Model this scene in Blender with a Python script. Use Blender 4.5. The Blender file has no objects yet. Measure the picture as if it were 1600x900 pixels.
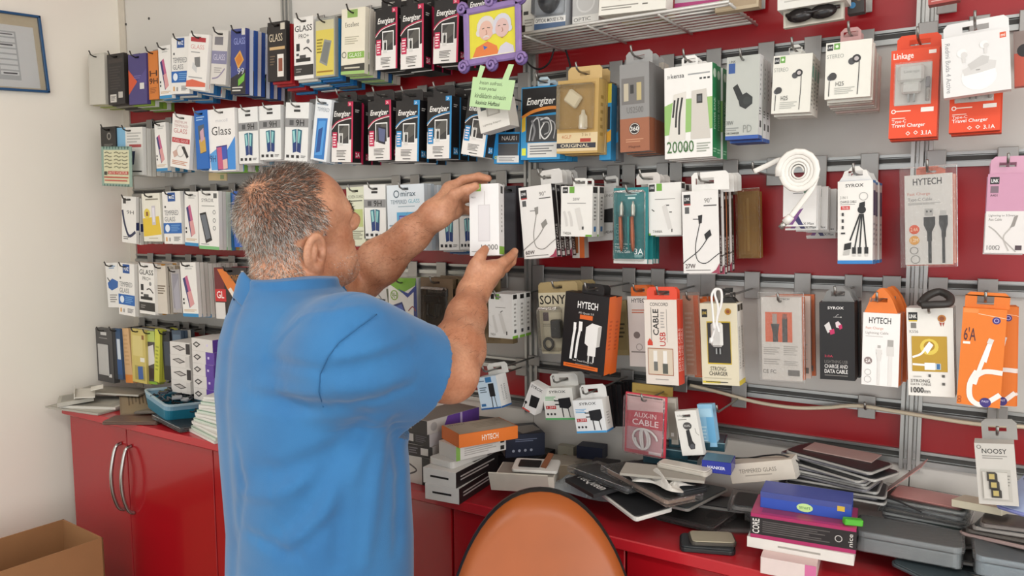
import bpy, bmesh, math, random
import numpy as np
from mathutils import Vector, Matrix
import openvdb

random.seed(7)
rng = np.random.default_rng(11)
SC = bpy.context.scene
COL = SC.collection
R = math.radians

# ------------------------------------------------------------------ camera
CAMZ = 1.58
FPX = 1200.0
YAW, PIT, ROL = R(32.4), R(5.12), R(-0.37)
cF = Vector((-math.sin(YAW)*math.cos(PIT), math.cos(YAW)*math.cos(PIT), -math.sin(PIT)))
cR0 = Vector((math.cos(YAW), math.sin(YAW), 0))
cU0 = cR0.cross(cF)
cR = cR0*math.cos(ROL) + cU0*math.sin(ROL)
cU = -cR0*math.sin(ROL) + cU0*math.cos(ROL)
CAM = Vector((0, 0, CAMZ))
cam = bpy.data.cameras.new('camera')
cam.sensor_width = 36
cam.lens = FPX/1600*36
cam.clip_start = 0.02
co = bpy.data.objects.new('camera', cam)
COL.objects.link(co)
co.matrix_world = Matrix(((cR.x, cU.x, -cF.x, 0), (cR.y, cU.y, -cF.y, 0), (cR.z, cU.z, -cF.z, CAMZ), (0, 0, 0, 1)))
SC.camera = co
# ------------------------------------------------------------------ light
wd = bpy.data.worlds.new('sky')
SC.world = wd
wd.use_nodes = True
wd.node_tree.nodes['Background'].inputs[0].default_value = (0.80, 0.90, 1.0, 1)
wd.node_tree.nodes['Background'].inputs[1].default_value = 1.0

def area(name, loc, rot, sx, sy, power, col):
    l = bpy.data.lights.new(name, 'AREA')
    l.shape = 'RECTANGLE'
    l.size, l.size_y, l.energy, l.color = sx, sy, power, col
    o = bpy.data.objects.new(name, l)
    o.location, o.rotation_euler = loc, rot
    COL.objects.link(o)
    return o
# daylight entering through the glazed shop front behind the camera, and the ceiling tubes
area('shop_front_daylight', (-0.3, -2.75, 1.55), (R(90), 0, 0), 4.2, 2.2, 25, (1.0, 0.965, 0.91))
area('added_side_light', (2.58, -0.9, 1.55), (R(90), 0, R(90)), 3.0, 2.2, 66, (1.0, 0.965, 0.91))  # added light from the right, to brighten the plain left wall
area('ceiling_lamp_light', (-1.1, -0.35, 2.705), (0, 0, 0), 1.2, 0.3, 15, (1.0, 0.97, 0.92))
area('ceiling_lamp_light', (0.7, -0.35, 2.705), (0, 0, 0), 1.2, 0.3, 15, (1.0, 0.97, 0.92))
SC.view_settings.view_transform = 'Standard'
SC.view_settings.look = 'None'
SC.view_settings.exposure = 0.08
SC.view_settings.gamma = 1
SC.view_settings.use_curve_mapping = False

# ------------------------------------------------------------------ helpers
WALLY = 1.55
def ray(px, py):
    return cF + cR*((px-800)/FPX) + cU*((450-py)/FPX)
def W(px, py, off):                      # the point seen at a pixel, `off` metres in front of the product wall
    r = ray(px, py)
    return CAM + r*((WALLY-off)/r.y)
def K(px, py, d):                        # the point seen at a pixel at depth d
    return CAM + ray(px, py)*d
def Zp(px, py, z):                       # the point seen at a pixel at height z
    r = ray(px, py)
    return CAM + r*((z-CAMZ)/r.z)

def lin(c):
    c = c/255.0
    return c/12.92 if c <= 0.04045 else ((c+0.055)/1.055)**2.4
def rgb(h):
    h = h.lstrip('#')
    return tuple(lin(int(h[i:i+2], 16)) for i in (0, 2, 4)) + (1,)
MATS = {}
def M(h, rough=0.5, metal=0.0, var=0.06, scale=60.0, bump=0.0, coat=0.0, alpha=1.0, bscale=None):
    key = (h, rough, metal, var, scale, bump, coat, alpha)
    if key in MATS:
        return MATS[key]
    m = bpy.data.materials.new('finish_' + h.lstrip('#'))
    m.use_nodes = True
    nt = m.node_tree
    p = nt.nodes['Principled BSDF']
    c = rgb(h)
    tc = nt.nodes.new('ShaderNodeTexCoord')
    nz = nt.nodes.new('ShaderNodeTexNoise')
    nz.inputs['Scale'].default_value = scale
    nz.inputs['Detail'].default_value = 3
    nt.links.new(tc.outputs['Object'], nz.inputs['Vector'])
    mx = nt.nodes.new('ShaderNodeMix')
    mx.data_type = 'RGBA'
    mx.inputs[6].default_value = tuple(x*(1-var) for x in c[:3]) + (1,)
    mx.inputs[7].default_value = tuple(min(1, x*(1+var)) for x in c[:3]) + (1,)
    nt.links.new(nz.outputs['Fac'], mx.inputs[0])
    nt.links.new(mx.outputs[2], p.inputs['Base Color'])
    p.inputs['Roughness'].default_value = rough
    p.inputs['Metallic'].default_value = metal
    p.inputs['Coat Weight'].default_value = coat
    p.inputs['Coat Roughness'].default_value = 0.06
    if bump:
        b = nt.nodes.new('ShaderNodeBump')
        b.inputs['Strength'].default_value = bump
        b.inputs['Distance'].default_value = 0.002
        nt.links.new(nz.outputs['Fac'], b.inputs['Height'])
        nt.links.new(b.outputs['Normal'], p.inputs['Normal'])
    if alpha < 1:
        p.inputs['Alpha'].default_value = alpha
    MATS[key] = m
    return m
def clear(h='f4f4f2', op=0.16, rough=0.12):       # clear plastic film or blister: mostly see-through, a glossy skin, a trace of haze
    key = ('clear', h, op, rough)
    if key in MATS:
        return MATS[key]
    m = bpy.data.materials.new('clear_plastic')
    m.use_nodes = True
    nt = m.node_tree
    nt.nodes.remove(nt.nodes['Principled BSDF'])
    out = nt.nodes['Material Output']
    tr = nt.nodes.new('ShaderNodeBsdfTransparent')
    c = rgb(h)
    k = min(1.0, op*1.6)
    tr.inputs[0].default_value = tuple(1-k*(1-x) for x in c[:3])+(1,)
    df = nt.nodes.new('ShaderNodeBsdfDiffuse')
    df.inputs[0].default_value = c
    gl = nt.nodes.new('ShaderNodeBsdfGlossy')
    gl.inputs['Roughness'].default_value = rough
    fz = nt.nodes.new('ShaderNodeFresnel')
    fz.inputs['IOR'].default_value = 1.4
    nz = nt.nodes.new('ShaderNodeTexNoise')
    nz.inputs['Scale'].default_value = 14
    bp = nt.nodes.new('ShaderNodeBump')
    bp.inputs['Strength'].default_value = 0.5
    bp.inputs['Distance'].default_value = 0.01
    nt.links.new(nz.outputs['Fac'], bp.inputs['Height'])
    nt.links.new(bp.outputs['Normal'], gl.inputs['Normal'])
    m1 = nt.nodes.new('ShaderNodeMixShader')
    m1.inputs[0].default_value = op*0.30
    nt.links.new(tr.outputs[0], m1.inputs[1])
    nt.links.new(df.outputs[0], m1.inputs[2])
    m2 = nt.nodes.new('ShaderNodeMixShader')
    nt.links.new(fz.outputs[0], m2.inputs[0])
    nt.links.new(m1.outputs[0], m2.inputs[1])
    nt.links.new(gl.outputs[0], m2.inputs[2])
    nt.links.new(m2.outputs[0], out.inputs['Surface'])
    MATS[key] = m
    return m

class MB:
    """collects shapes; build() links them as one mesh object"""
    def __init__(s):
        s.v, s.f, s.m, s.mats, s.sm = [], [], [], [], []
    def mi(s, mat):
        if mat not in s.mats:
            s.mats.append(mat)
        return s.mats.index(mat)
    def add(s, vs, fs, mat, smooth=False):
        b = len(s.v)
        s.v += [tuple(v) for v in vs]
        k = s.mi(mat)
        for f in fs:
            s.f.append(tuple(b+i for i in f))
            s.m.append(k)
            s.sm.append(smooth)
        return s
    def box(s, c, d, mat, mtx=None, bev=0.0):
        x, y, z = d[0]/2, d[1]/2, d[2]/2
        if bev <= 0:
            vs = [(sx*x, sy*y, sz*z) for sz in (-1, 1) for sy in (-1, 1) for sx in (-1, 1)]
            fs = [(0, 2, 3, 1), (4, 5, 7, 6), (0, 1, 5, 4), (2, 6, 7, 3), (0, 4, 6, 2), (1, 3, 7, 5)]
        else:
            b = min(bev, x*.9, y*.9, z*.9)
            vs, fs, idx = [], [], {}
            for sx in (-1, 1):
                for sy in (-1, 1):
                    for sz in (-1, 1):
                        idx[sx, sy, sz] = len(vs)
                        vs += [(sx*x, sy*(y-b), sz*(z-b)), (sx*(x-b), sy*y, sz*(z-b)), (sx*(x-b), sy*(y-b), sz*z)]
            def q(*a):
                fs.append(a)
            I = lambda sx, sy, sz, k: idx[sx, sy, sz]+k
            for sg in (-1, 1):
                a = [I(sg, -1, -1, 0), I(sg, 1, -1, 0), I(sg, 1, 1, 0), I(sg, -1, 1, 0)]
                q(*(a if sg > 0 else a[::-1]))
                a = [I(-1, sg, -1, 1), I(-1, sg, 1, 1), I(1, sg, 1, 1), I(1, sg, -1, 1)]
                q(*(a if sg > 0 else a[::-1]))
                a = [I(-1, -1, sg, 2), I(1, -1, sg, 2), I(1, 1, sg, 2), I(-1, 1, sg, 2)]
                q(*(a if sg > 0 else a[::-1]))
            for s1 in (-1, 1):
                for s2 in (-1, 1):
                    q(I(s1, s2, -1, 0), I(s1, s2, -1, 1), I(s1, s2, 1, 1), I(s1, s2, 1, 0))
                    q(I(s1, -1, s2, 0), I(s1, -1, s2, 2), I(s1, 1, s2, 2), I(s1, 1, s2, 0))
                    q(I(-1, s1, s2, 1), I(-1, s1, s2, 2), I(1, s1, s2, 2), I(1, s1, s2, 1))
            for k in idx.values():
                q(k, k+1, k+2)
        vs = [Vector(v)+Vector(c) for v in vs]
        if mtx is not None:
            vs = [mtx @ v for v in vs]
        return s.add(vs, fs, mat)
    def prism(s, pts, y0, y1, mat, mtx=None, smooth=False):
        """outline in x,z; extruded along y"""
        n = len(pts)
        vs = [Vector((p[0], y0, p[1])) for p in pts] + [Vector((p[0], y1, p[1])) for p in pts]
        fs = [tuple(range(n)), tuple(range(2*n-1, n-1, -1))] + [(i, (i+1) % n + 0, (i+1) % n + n, i+n)[::-1] for i in range(n)]
        if mtx is not None:
            vs = [mtx @ v for v in vs]
        return s.add(vs, fs, mat, smooth)
    def tube(s, pts, r, mat, n=6, mtx=None, flat=None):
        pts = [Vector(p) for p in pts]
        rs = r if isinstance(r, (list, tuple)) else [r]*len(pts)
        vs, fs = [], []
        up = None
        for i, p in enumerate(pts):
            t = (pts[min(i+1, len(pts)-1)] - pts[max(i-1, 0)])
            t = t.normalized() if t.length > 1e-9 else Vector((0, 0, 1))
            if up is None:
                up = t.orthogonal().normalized() if flat is None else Vector(flat)
            up = up - t*up.dot(t)
            up = up.normalized() if up.length > 1e-6 else t.orthogonal().normalized()
            sd = t.cross(up)
            for k in range(n):
                a = 2*math.pi*k/n
                e = 1.0 if flat is None else 0.35
                vs.append(p + (up*math.cos(a)*e + sd*math.sin(a))*rs[i])
        for i in range(len(pts)-1):
            for k in range(n):
                a, b = i*n+k, i*n+(k+1) % n
                fs.append((a, a+n, b+n, b))
        fs.append(tuple(range(n)))
        fs.append(tuple(range(len(vs)-1, len(vs)-n-1, -1)))
        if mtx is not None:
            vs = [mtx @ v for v in vs]
        return s.add(vs, fs, mat, True)
    def lathe(s, prof, mat, n=20, mtx=None, smooth=True):
        vs, fs = [], []
        for (r, z) in prof:
            for k in range(n):
                a = 2*math.pi*k/n
                vs.append(Vector((r*math.cos(a), r*math.sin(a), z)))
        for i in range(len(prof)-1):
            for k in range(n):
                a, b = i*n+k, i*n+(k+1) % n
                fs.append((a, b, b+n, a+n))
        fs.append(tuple(range(n-1, -1, -1)))
        fs.append(tuple(range(len(vs)-n, len(vs))))
        if mtx is not None:
            vs = [mtx @ v for v in vs]
        return s.add(vs, fs, mat, smooth)
    def build(s, name, parent=None, mtx=None, **tags):
        me = bpy.data.meshes.new(name)
        me.from_pydata(s.v, [], s.f)
        for m in s.mats:
            me.materials.append(m)
        me.polygons.foreach_set('material_index', s.m)
        me.polygons.foreach_set('use_smooth', s.sm)
        me.update()
        o = bpy.data.objects.new(name, me)
        COL.objects.link(o)
        if parent is not None:
            o.parent = parent
        if mtx is not None:
            o.matrix_local = mtx
        for k, v in tags.items():
            o[k] = v
        return o
def thing(name, label, cat, mtx=None, group=None):
    o = bpy.data.objects.new(name, None)
    o.empty_display_size = 0.02
    COL.objects.link(o)
    if mtx is not None:
        o.matrix_world = mtx
    o['label'], o['category'] = label, cat
    if group:
        o['group'] = group
    return o
def tag(o, label, cat, group=None):
    o['label'], o['category'] = label, cat
    if group:
        o['group'] = group
    return o
def T(x, y, z):
    return Matrix.Translation((x, y, z))
def RZ(a): return Matrix.Rotation(R(a), 4, 'Z')
def RX(a): return Matrix.Rotation(R(a), 4, 'X')
def RY(a): return Matrix.Rotation(R(a), 4, 'Y')

# ------------------------------------------------------------------ room shell
LX, RX_, BY, CZ = -2.553, 2.6, -2.8, 2.72
plaster = M('f6f0e4', 0.75, var=0.03, scale=3, bump=0.08)
RAILS = [2.352, 2.131, 1.911, 1.691, 1.4695, 1.246, 1.156]       # underside of each panel = top of each rail
POSTS = [-1.728, -0.925, -0.122, 0.681, 1.484, 2.287]
red = M('980a15', 0.36, var=0.05, scale=2.5, coat=0.08)
white = M('c3c0bb', 0.42, var=0.03, scale=2.5)  # white panels, greyed in colour for the shade of the products hung before them
white_lit = M('d8d4cd', 0.42, var=0.03, scale=2.5)  # same white panels, painted lighter where more light reaches top and bottom
alu = M('a9aaa8', 0.38, 0.85, var=0.06, scale=20)
grv = M('4b4a48', 0.6, 0.4)
wb = MB().box((0.02, WALLY+0.06, CZ/2), (5.2, 0.08, CZ), plaster).build('wall_back', kind='structure')
def panel(x0, x1, z0, z1, mat):
    MB().box(((x0+x1)/2, WALLY+0.009, (z0+z1)/2), (x1-x0-0.002, 0.018, z1-z0), mat).build('panel', wb)
RH = 0.026
bays = [LX+0.035] + POSTS + [2.6]
rail_prof = [(0, 0), (-.009, 0), (-.009, -.005), (-.003, -.006), (-.003, -.016), (-.011, -.017), (-.011, -RH), (0, -RH)]
for i in range(len(bays)-1):
    x0, x1 = bays[i], bays[i+1]
    top = CZ
    for k, z in enumerate(RAILS):
        panel(x0, x1, z, top, red if k in (0, 2, 4, 6) else (white_lit if k == 1 else white))
        top = z-RH
        b = MB()
        n = len(rail_prof)
        vs = [(x, WALLY+p[0]+0.002, z+p[1]) for x in (x0, x1) for p in rail_prof]
        b.add(vs, [(j, (j+1) % n, (j+1) % n+n, j+n) for j in range(n)] + [tuple(range(n-1, -1, -1)), tuple(range(n, 2*n))], alu)
        b.box(((x0+x1)/2, WALLY-0.0012, z-0.011), (x1-x0-.004, 0.001, 0.008), grv)
        b.build('rail', wb)
    panel(x0, x1, 0.1, top, white_lit)
for x in POSTS:
    b = MB()
    w = 0.017
    pr = [(-w, 0), (-w, -.012), (-w+.006, -.012), (-w+.008, -.006), (-.005, -.006), (-.003, -.013), (.003, -.013), (.005, -.006), (w-.008, -.006), (w-.006, -.012), (w, -.012), (w, 0)]
    n = len(pr)
    vs = [(x+p[0], WALLY+p[1], z) for z in (1.12, CZ) for p in pr]
    b.add(vs, [(j, j+n, (j+1) % n+n, (j+1) % n) for j in range(n)] + [tuple(range(n)), tuple(range(2*n-1, n-1, -1))], M('b4b4b1', 0.4, 0.75))
    b.build('post', wb)
wl = MB().box((LX-0.05, (WALLY+BY)/2, CZ/2), (0.1, WALLY-BY+0.2, CZ), plaster).build('wall_left', kind='structure')
b = MB()
b.box((RX_+.05, 1.15, CZ/2), (.1, .9, CZ), plaster).box((RX_+.05, -2.6, CZ/2), (.1, .4, CZ), plaster)
b.box((RX_+.05, -.85, .2), (.1, 3.1, .4), plaster).box((RX_+.05, -.85, 2.69), (.1, 3.1, .06), plaster)
b.build('wall_right', kind='structure')
b = MB()
for y in (-2.38, -1.4, -.4, .68):
    b.box((RX_+.03, y, 1.53), (.05, .05, 2.26), M('a9aaa8', 0.38, 0.85, var=0.06, scale=20))
b.build('added_window_2', kind='structure')  # unseen bars of an opening added along with the right-hand light
# corner strip and two screws in the white panel
MB().box((LX+0.017, WALLY+0.006, CZ/2+0.5), (0.034, 0.02, CZ-1.0), M('cfc6b8', 0.5)).build('trim_1', kind='structure')
for p in ((197, 38), (233, 29)):
    c = W(p[0], p[1], 0)
    MB().lathe([(0.0045, 0), (0.004, 0.002), (0.0015, 0.0025)], grv, 8, T(c.x, WALLY, c.z) @ RX(90)).build('screw', wb)
MB().box((0, (WALLY+BY)/2, -0.03), (5.6, WALLY-BY+0.4, 0.06), M('9b948a', 0.35, var=0.1, scale=5)).build('floor', kind='structure')
MB().box((0, (WALLY+BY)/2, CZ+0.04), (5.6, WALLY-BY+0.4, 0.08), M('f0eee9', 0.8)).build('ceiling', kind='structure')
# the glazed shop front behind the camera: a wall with a wide opening
b = MB()
b.box((0, BY-.05, 0.2), (5.3, 0.1, 0.4), plaster).box((0, BY-.05, 2.69), (5.3, 0.1, 0.1), plaster)
b.box((-2.5, BY-.05, 1.5), (0.25, 0.1, 2.4), plaster).box((2.25, BY-.05, 1.5), (0.7, 0.1, 2.4), plaster)
wf = b.build('wall_front', kind='structure')
win = MB()
for x in (-2.35, -1.2, -0.2, 0.8, 1.88):
    win.box((x, BY-.03, 1.52), (0.05, 0.05, 2.24), alu)
win.box((-.24, BY-.03, 0.42), (4.3, 0.05, 0.05), alu).box((-.24, BY-.03, 2.62), (4.3, 0.05, 0.05), alu)
win.build('window_1', kind='structure')
for x in (-1.1, 0.7):
    t = thing('ceiling_lamp', 'slim white ceiling lamp nearer the %s wall' % ('plain' if x < 0 else 'far'), 'lamp', T(x, -0.35, 2.715), 'ceiling lamps')
    MB().box((0, 0, 0), (1.24, 0.34, 0.01), M('f2f2f0', 0.4)).build('housing', t)

# ------------------------------------------------------------------ the man
Fh = np.array([-math.sin(YAW), math.cos(YAW), 0.0])
Rh = np.array([math.cos(YAW), math.sin(YAW), 0.0])
UP = np.array([0, 0, 1.0])
def Kn(px, py, d): return np.array(K(px, py, d))

class Field:
    def __init__(s, lo, hi, vx):
        s.lo, s.vx = np.array(lo, float), vx
        s.n = np.ceil((np.array(hi)-s.lo)/vx).astype(int)+1
        s.a = np.full(s.n, 0.06, np.float32)
    def sub(s, lo, hi):
        i0 = np.clip(np.floor((np.array(lo)-s.lo)/s.vx).astype(int), 0, s.n-1)
        i1 = np.clip(np.ceil((np.array(hi)-s.lo)/s.vx).astype(int)+1, 1, s.n)
        sl = tuple(slice(a, b) for a, b in zip(i0, i1))
        P = [(s.lo[k]+np.arange(i0[k], i1[k])*s.vx).astype(np.float32) for k in range(3)]
        return sl, (P[0][:, None, None], P[1][None, :, None], P[2][None, None, :])
    def op(s, fn, lo, hi, k=0.0, mode='u'):
        sl, P = s.sub(lo, hi)
        a = s.a[sl]
        if a.size == 0:
            return s
        d = fn(*P).astype(np.float32)
        if mode == 'u':
            r = np.minimum(a, d)
            if k > 0:
                h = np.maximum(k-np.abs(a-d), 0)/k
                r = r-h*h*k*0.25
        elif mode == 's':
            r = np.maximum(a, -d)
            if k > 0:
                h = np.maximum(k-np.abs(a+d), 0)/k
                r = r+h*h*k*0.25
        elif mode == 'i':
            r = np.maximum(a, d)
        else:
            r = a+d
        s.a[sl] = r
        return s
    def ell(s, c, r, k=0.02, rot=None, mode='u', mg=0.04):
        c, r = np.array(c, float), np.array(r, float)
        A = np.eye(3) if rot is None else np.array(rot)          # columns are the local axes
        def fn(x, y, z):
            x, y, z = x-c[0], y-c[1], z-c[2]
            q = [(A[0, i]*x+A[1, i]*y+A[2, i]*z)/r[i] for i in range(3)]
            k0 = np.sqrt(q[0]**2+q[1]**2+q[2]**2)+1e-6
            k1 = np.sqrt((q[0]/r[0])**2+(q[1]/r[1])**2+(q[2]/r[2])**2)+1e-6
            return k0*(k0-1)/k1
        m = r.max()+mg
        return s.op(fn, c-m, c+m, k, mode)
    def cone(s, a, b, ra, rb, k=0.02, mode='u', mg=0.04, e=0.0):
        a, b = np.array(a, float), np.array(b, float)
        ab = b-a
        L2 = max(ab@ab, 1e-9)
        def fn(x, y, z):
            t = np.clip(((x-a[0])*ab[0]+(y-a[1])*ab[1]+(z-a[2])*ab[2])/L2, 0, 1)
            d = np.sqrt((x-a[0]-t*ab[0])**2+(y-a[1]-t*ab[1])**2+(z-a[2]-t*ab[2])**2)
            return d-(ra+(rb-ra)*t)-e
        m = max(ra, rb)+e+mg
        return s.op(fn, np.minimum(a, b)-m, np.maximum(a, b)+m, k, mode)
    def chain(s, pts, rs, k=0.012, e=0.0, kk=None):
        for i in range(len(pts)-1):
            s.cone(pts[i], pts[i+1], rs[i], rs[i+1], (k if kk is None or i else kk), e=e)
        return s
    def val(s, p):
        i = np.clip(((np.array(p)-s.lo)/s.vx).astype(int), 0, s.n-1)
        return s.a[tuple(i)]
    def hit(s, px, py, d0=0.9, d1=2.0):
        d = d0
        while d < d1:
            p = Kn(px, py, d)
            if s.val(p) < 0.0:
                return p
            d += 0.002
        return None
    def mesh(s):
        g = openvdb.FloatGrid(0.06)
        g.copyFromArray(s.a)
        v, q = g.convertToQuads(0.0)
        return np.array(v)*s.vx+s.lo, np.array(q)[:, ::-1]
def mesh_obj(name, v, q, mat, parent=None, smooth=True):
    me = bpy.data.meshes.new(name)
    me.vertices.add(len(v))
    me.vertices.foreach_set('co', np.asarray(v, np.float32).ravel())
    me.loops.add(q.size)
    me.loops.foreach_set('vertex_index', q.astype(np.int32).ravel())
    me.polygons.add(len(q))
    me.polygons.foreach_set('loop_start', np.arange(0, q.size, q.shape[1], dtype=np.int32))
    me.polygons.foreach_set('use_smooth', np.full(len(q), smooth))
    me.update(calc_edges=True)
    me.validate()
    me.materials.append(mat)
    o = bpy.data.objects.new(name, me)
    COL.objects.link(o)
    if parent is not None:
        o.parent = parent
    return o
def unit(v): return v/np.linalg.norm(v)
def rotv(v, ax, deg):
    return np.array(Matrix.Rotation(R(deg), 3, Vector(ax)) @ Vector(v))

def skin_material():
    m = bpy.data.materials.new('skin')
    m.use_nodes = True
    nt = m.node_tree
    p = nt.nodes['Principled BSDF']
    tc = nt.nodes.new('ShaderNodeTexCoord')
    n1 = nt.nodes.new('ShaderNodeTexNoise'); n1.inputs['Scale'].default_value = 14; n1.inputs['Detail'].default_value = 4
    n2 = nt.nodes.new('ShaderNodeTexNoise'); n2.inputs['Scale'].default_value = 190; n2.inputs['Detail'].default_value = 2
    cr = nt.nodes.new('ShaderNodeValToRGB')
    e = cr.color_ramp.elements
    e[0].position, e[0].color = 0.36, rgb('b27758')
    e[1].position, e[1].color = 0.66, rgb('d49e7e')
    mx = nt.nodes.new('ShaderNodeMix'); mx.data_type = 'RGBA'; mx.blend_type = 'MULTIPLY'; mx.inputs[0].default_value = 0.35
    c2 = nt.nodes.new('ShaderNodeValToRGB')
    c2.color_ramp.elements[0].position, c2.color_ramp.elements[0].color = 0.35, (0.72, 0.62, 0.58, 1)
    c2.color_ramp.elements[1].position, c2.color_ramp.elements[1].color = 0.6, (1, 1, 1, 1)
    for n in (n1, n2):
        nt.links.new(tc.outputs['Object'], n.inputs['Vector'])
    nt.links.new(n1.outputs['Fac'], cr.inputs[0])
    nt.links.new(n2.outputs['Fac'], c2.inputs[0])
    nt.links.new(cr.outputs[0], mx.inputs[6])
    nt.links.new(c2.outputs[0], mx.inputs[7])
    nt.links.new(mx.outputs[2], p.inputs['Base Color'])
    p.inputs['Roughness'].default_value = 0.48
    p.inputs['Subsurface Weight'].default_value = 0.12
    p.inputs['Subsurface Radius'].default_value = (0.012, 0.004, 0.002)
    b = nt.nodes.new('ShaderNodeBump'); b.inputs['Strength'].default_value = 0.25; b.inputs['Distance'].default_value = 0.002
    nt.links.new(n2.outputs['Fac'], b.inputs['Height'])
    nt.links.new(b.outputs['Normal'], p.inputs['Normal'])
    return m
def shirt_material():
    m = bpy.data.materials.new('blue_jersey')
    m.use_nodes = True
    nt = m.node_tree
    p = nt.nodes['Principled BSDF']
    tc = nt.nodes.new('ShaderNodeTexCoord')
    n1 = nt.nodes.new('ShaderNodeTexNoise'); n1.inputs['Scale'].default_value = 700
    n3 = nt.nodes.new('ShaderNodeTexNoise'); n3.inputs['Scale'].default_value = 9; n3.inputs['Detail'].default_value = 3
    cr = nt.nodes.new('ShaderNodeValToRGB')
    cr.color_ramp.elements[0].position, cr.color_ramp.elements[0].color = 0.3, rgb('27659a')
    cr.color_ramp.elements[1].position, cr.color_ramp.elements[1].color = 0.7, rgb('2f71a6')
    for n in (n1, n3):
        nt.links.new(tc.outputs['Object'], n.inputs['Vector'])
    nt.links.new(n3.outputs['Fac'], cr.inputs[0])
    nt.links.new(cr.outputs[0], p.inputs['Base Color'])
    p.inputs['Roughness'].default_value = 0.85
    p.inputs['Sheen Weight'].default_value = 0.25
    b = nt.nodes.new('ShaderNodeBump'); b.inputs['Strength'].default_value = 0.3; b.inputs['Distance'].default_value = 0.001
    nt.links.new(n1.outputs['Fac'], b.inputs['Height'])
    nt.links.new(b.outputs['Normal'], p.inputs['Normal'])
    return m
SKIN, SHIRT = skin_material(), shirt_material()

PHI = R(54)
fr = math.sin(PHI)*Rh+math.cos(PHI)*Fh          # where the chest faces
rt = math.cos(PHI)*Rh-math.sin(PHI)*Fh          # his right
BD = 1.37
# torso levels: height relative to the lens, pixel of the centre line, half width, half depth
LV = [(-.116, 456, .066, .064), (-.142, 461, .112, .084), (-.172, 467, .154, .104), (-.215, 473, .180, .121), (-.30, 481, .194, .136),
      (-.42, 490, .186, .138), (-.55, 499, .178, .138), (-.70, 498, .178, .140), (-.85, 498, .178, .140)]
lz = np.array([l[0] for l in LV][::-1])+CAMZ
ctr = np.array([Kn(l[1], 343-l[0]*FPX/BD, BD)[:2] for l in LV][::-1])
la, lb = np.array([l[2] for l in LV][::-1]), np.array([l[3] for l in LV][::-1])
def torso(F, e=0.0, zlo=0.7):
    def fn(x, y, z):
        zz = np.clip(z, lz[0], lz[-1])
        cx, cy = np.interp(zz, lz, ctr[:, 0]), np.interp(zz, lz, ctr[:, 1])
        a, b = np.interp(zz, lz, la)+e, np.interp(zz, lz, lb)+e
        u = ((x-cx)*rt[0]+(y-cy)*rt[1])/a
        w = ((x-cx)*fr[0]+(y-cy)*fr[1])/b
        # rounder flanks than an ellipse, and a shallow spine furrow
        k0 = (np.abs(u)**2.3+np.abs(w)**2.3)**(1/2.3)
        d = (k0-1)*np.minimum(a, b)*0.92
        spine = np.exp(-(u/0.12)**2)*np.where(w < 0, 1, 0)*0.004
        return np.maximum(d+spine, z-lz[-1]-e)
    c = ctr.mean(0)
    F.op(fn, (c[0]-.33, c[1]-.33, zlo-.02), (c[0]+.33, c[1]+.33, lz[-1]+.06), 0.03)

# --- joints
DH = 0.085
neckb = Kn(455, 458, 1.385)
SHr, ELr, WRr = Kn(552, 550, 1.205), Kn(703, 585, 1.335), Kn(739, 458, 1.53)
SHl, ELl, WRl = Kn(437, 490, 1.54), Kn(563, 436, 1.70), Kn(679, 336, 1.605)
# --- head frame: f forward, l to his right, u up
ALP = R(38)
hf = math.cos(ALP)*Rh+math.sin(ALP)*Fh
hl = math.sin(ALP)*Rh-math.cos(ALP)*Fh
hu = UP.copy()
hf, hu = rotv(hf, hl, 20), rotv(hu, hl, 20)          # chin up
hl, hu = rotv(hl, hf, 15), rotv(hu, hf, 15)          # tilted towards the near shoulder
HR = np.stack([hf, hl, hu], 1)
HO = Kn(466, 371, 1.40)
def H(f, l, u): return HO+hf*f+hl*l+hu*u

body = Field((-1.52, 0.62, 0.86), (-0.62, 1.44, 1.74), 0.0026)
torso(body, -0.014, 0.9)
# arms
def arm(F, S, E_, Wr, e=0.0, fore=True):
    S, E_, Wr = map(np.array, (S, E_, Wr))
    F.cone(S, S+(E_-S)*.55, .060, .056, .04, e=e)
    F.cone(S+(E_-S)*.55, E_, .056, .046, .03, e=e)
    if fore:
        F.cone(E_, E_+(Wr-E_)*.28, .045, .049, .025)
        F.cone(E_+(Wr-E_)*.28, E_+(Wr-E_)*.7, .049, .036, .02)
        F.cone(E_+(Wr-E_)*.7, Wr, .036, .029, .02)
for S, E_, Wr in ((SHr, ELr, WRr), (SHl, ELl, WRl)):
    body.ell(S, (.062, .062, .058), .05)
    arm(body, S, E_, Wr)
# trapezius and neck
nk0, nk1 = neckb+UP*(-.02), H(-.03, 0, -.03)
body.cone(nk0, nk1, .074, .064, .03)
body.cone(nk0-UP*.012, SHr*.55+nk0*.45-UP*.010, .05, .045, .05)
body.cone(nk0+UP*.012, SHl*.55+nk0*.45+UP*.015, .05, .045, .05)
# skull and face
body.ell(H(-.004, 0, .050), (.099, .079, .084), .03, HR)
body.ell(H(.042, 0, .040), (.054, .062, .058), .03, HR)
body.ell(H(.046, 0, -.028), (.046, .058, .062), .03, HR)
for sg in (-1, 1):
    body.cone(H(.000, sg*.054, -.048), H(.062, sg*.024, -.090), .023, .021, .03)
    body.ell(H(.055, sg*.045, -.006), (.026, .020, .022), .02, HR)
    body.ell(H(.045, sg*.050, -.050), (.034, .018, .030), .025, HR)
    body.cone(H(.082, sg*.042, .030), H(.092, sg*.008, .030), .013, .013, .018)
    body.ell(H(.092, sg*.031, .012), (.014, .017, .010), .012, HR, 's')
    body.ell(H(.077, sg*.031, .013), (.014, .015, .012), .004, HR)
    body.ell(H(.103, sg*.013, -.014), (.012, .009, .009), .008, HR)
body.ell(H(.076, 0, -.092), (.024, .028, .022), .025, HR)
body.cone(H(.092, 0, .022), H(.116, 0, -.008), .011, .0135, .014)
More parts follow.
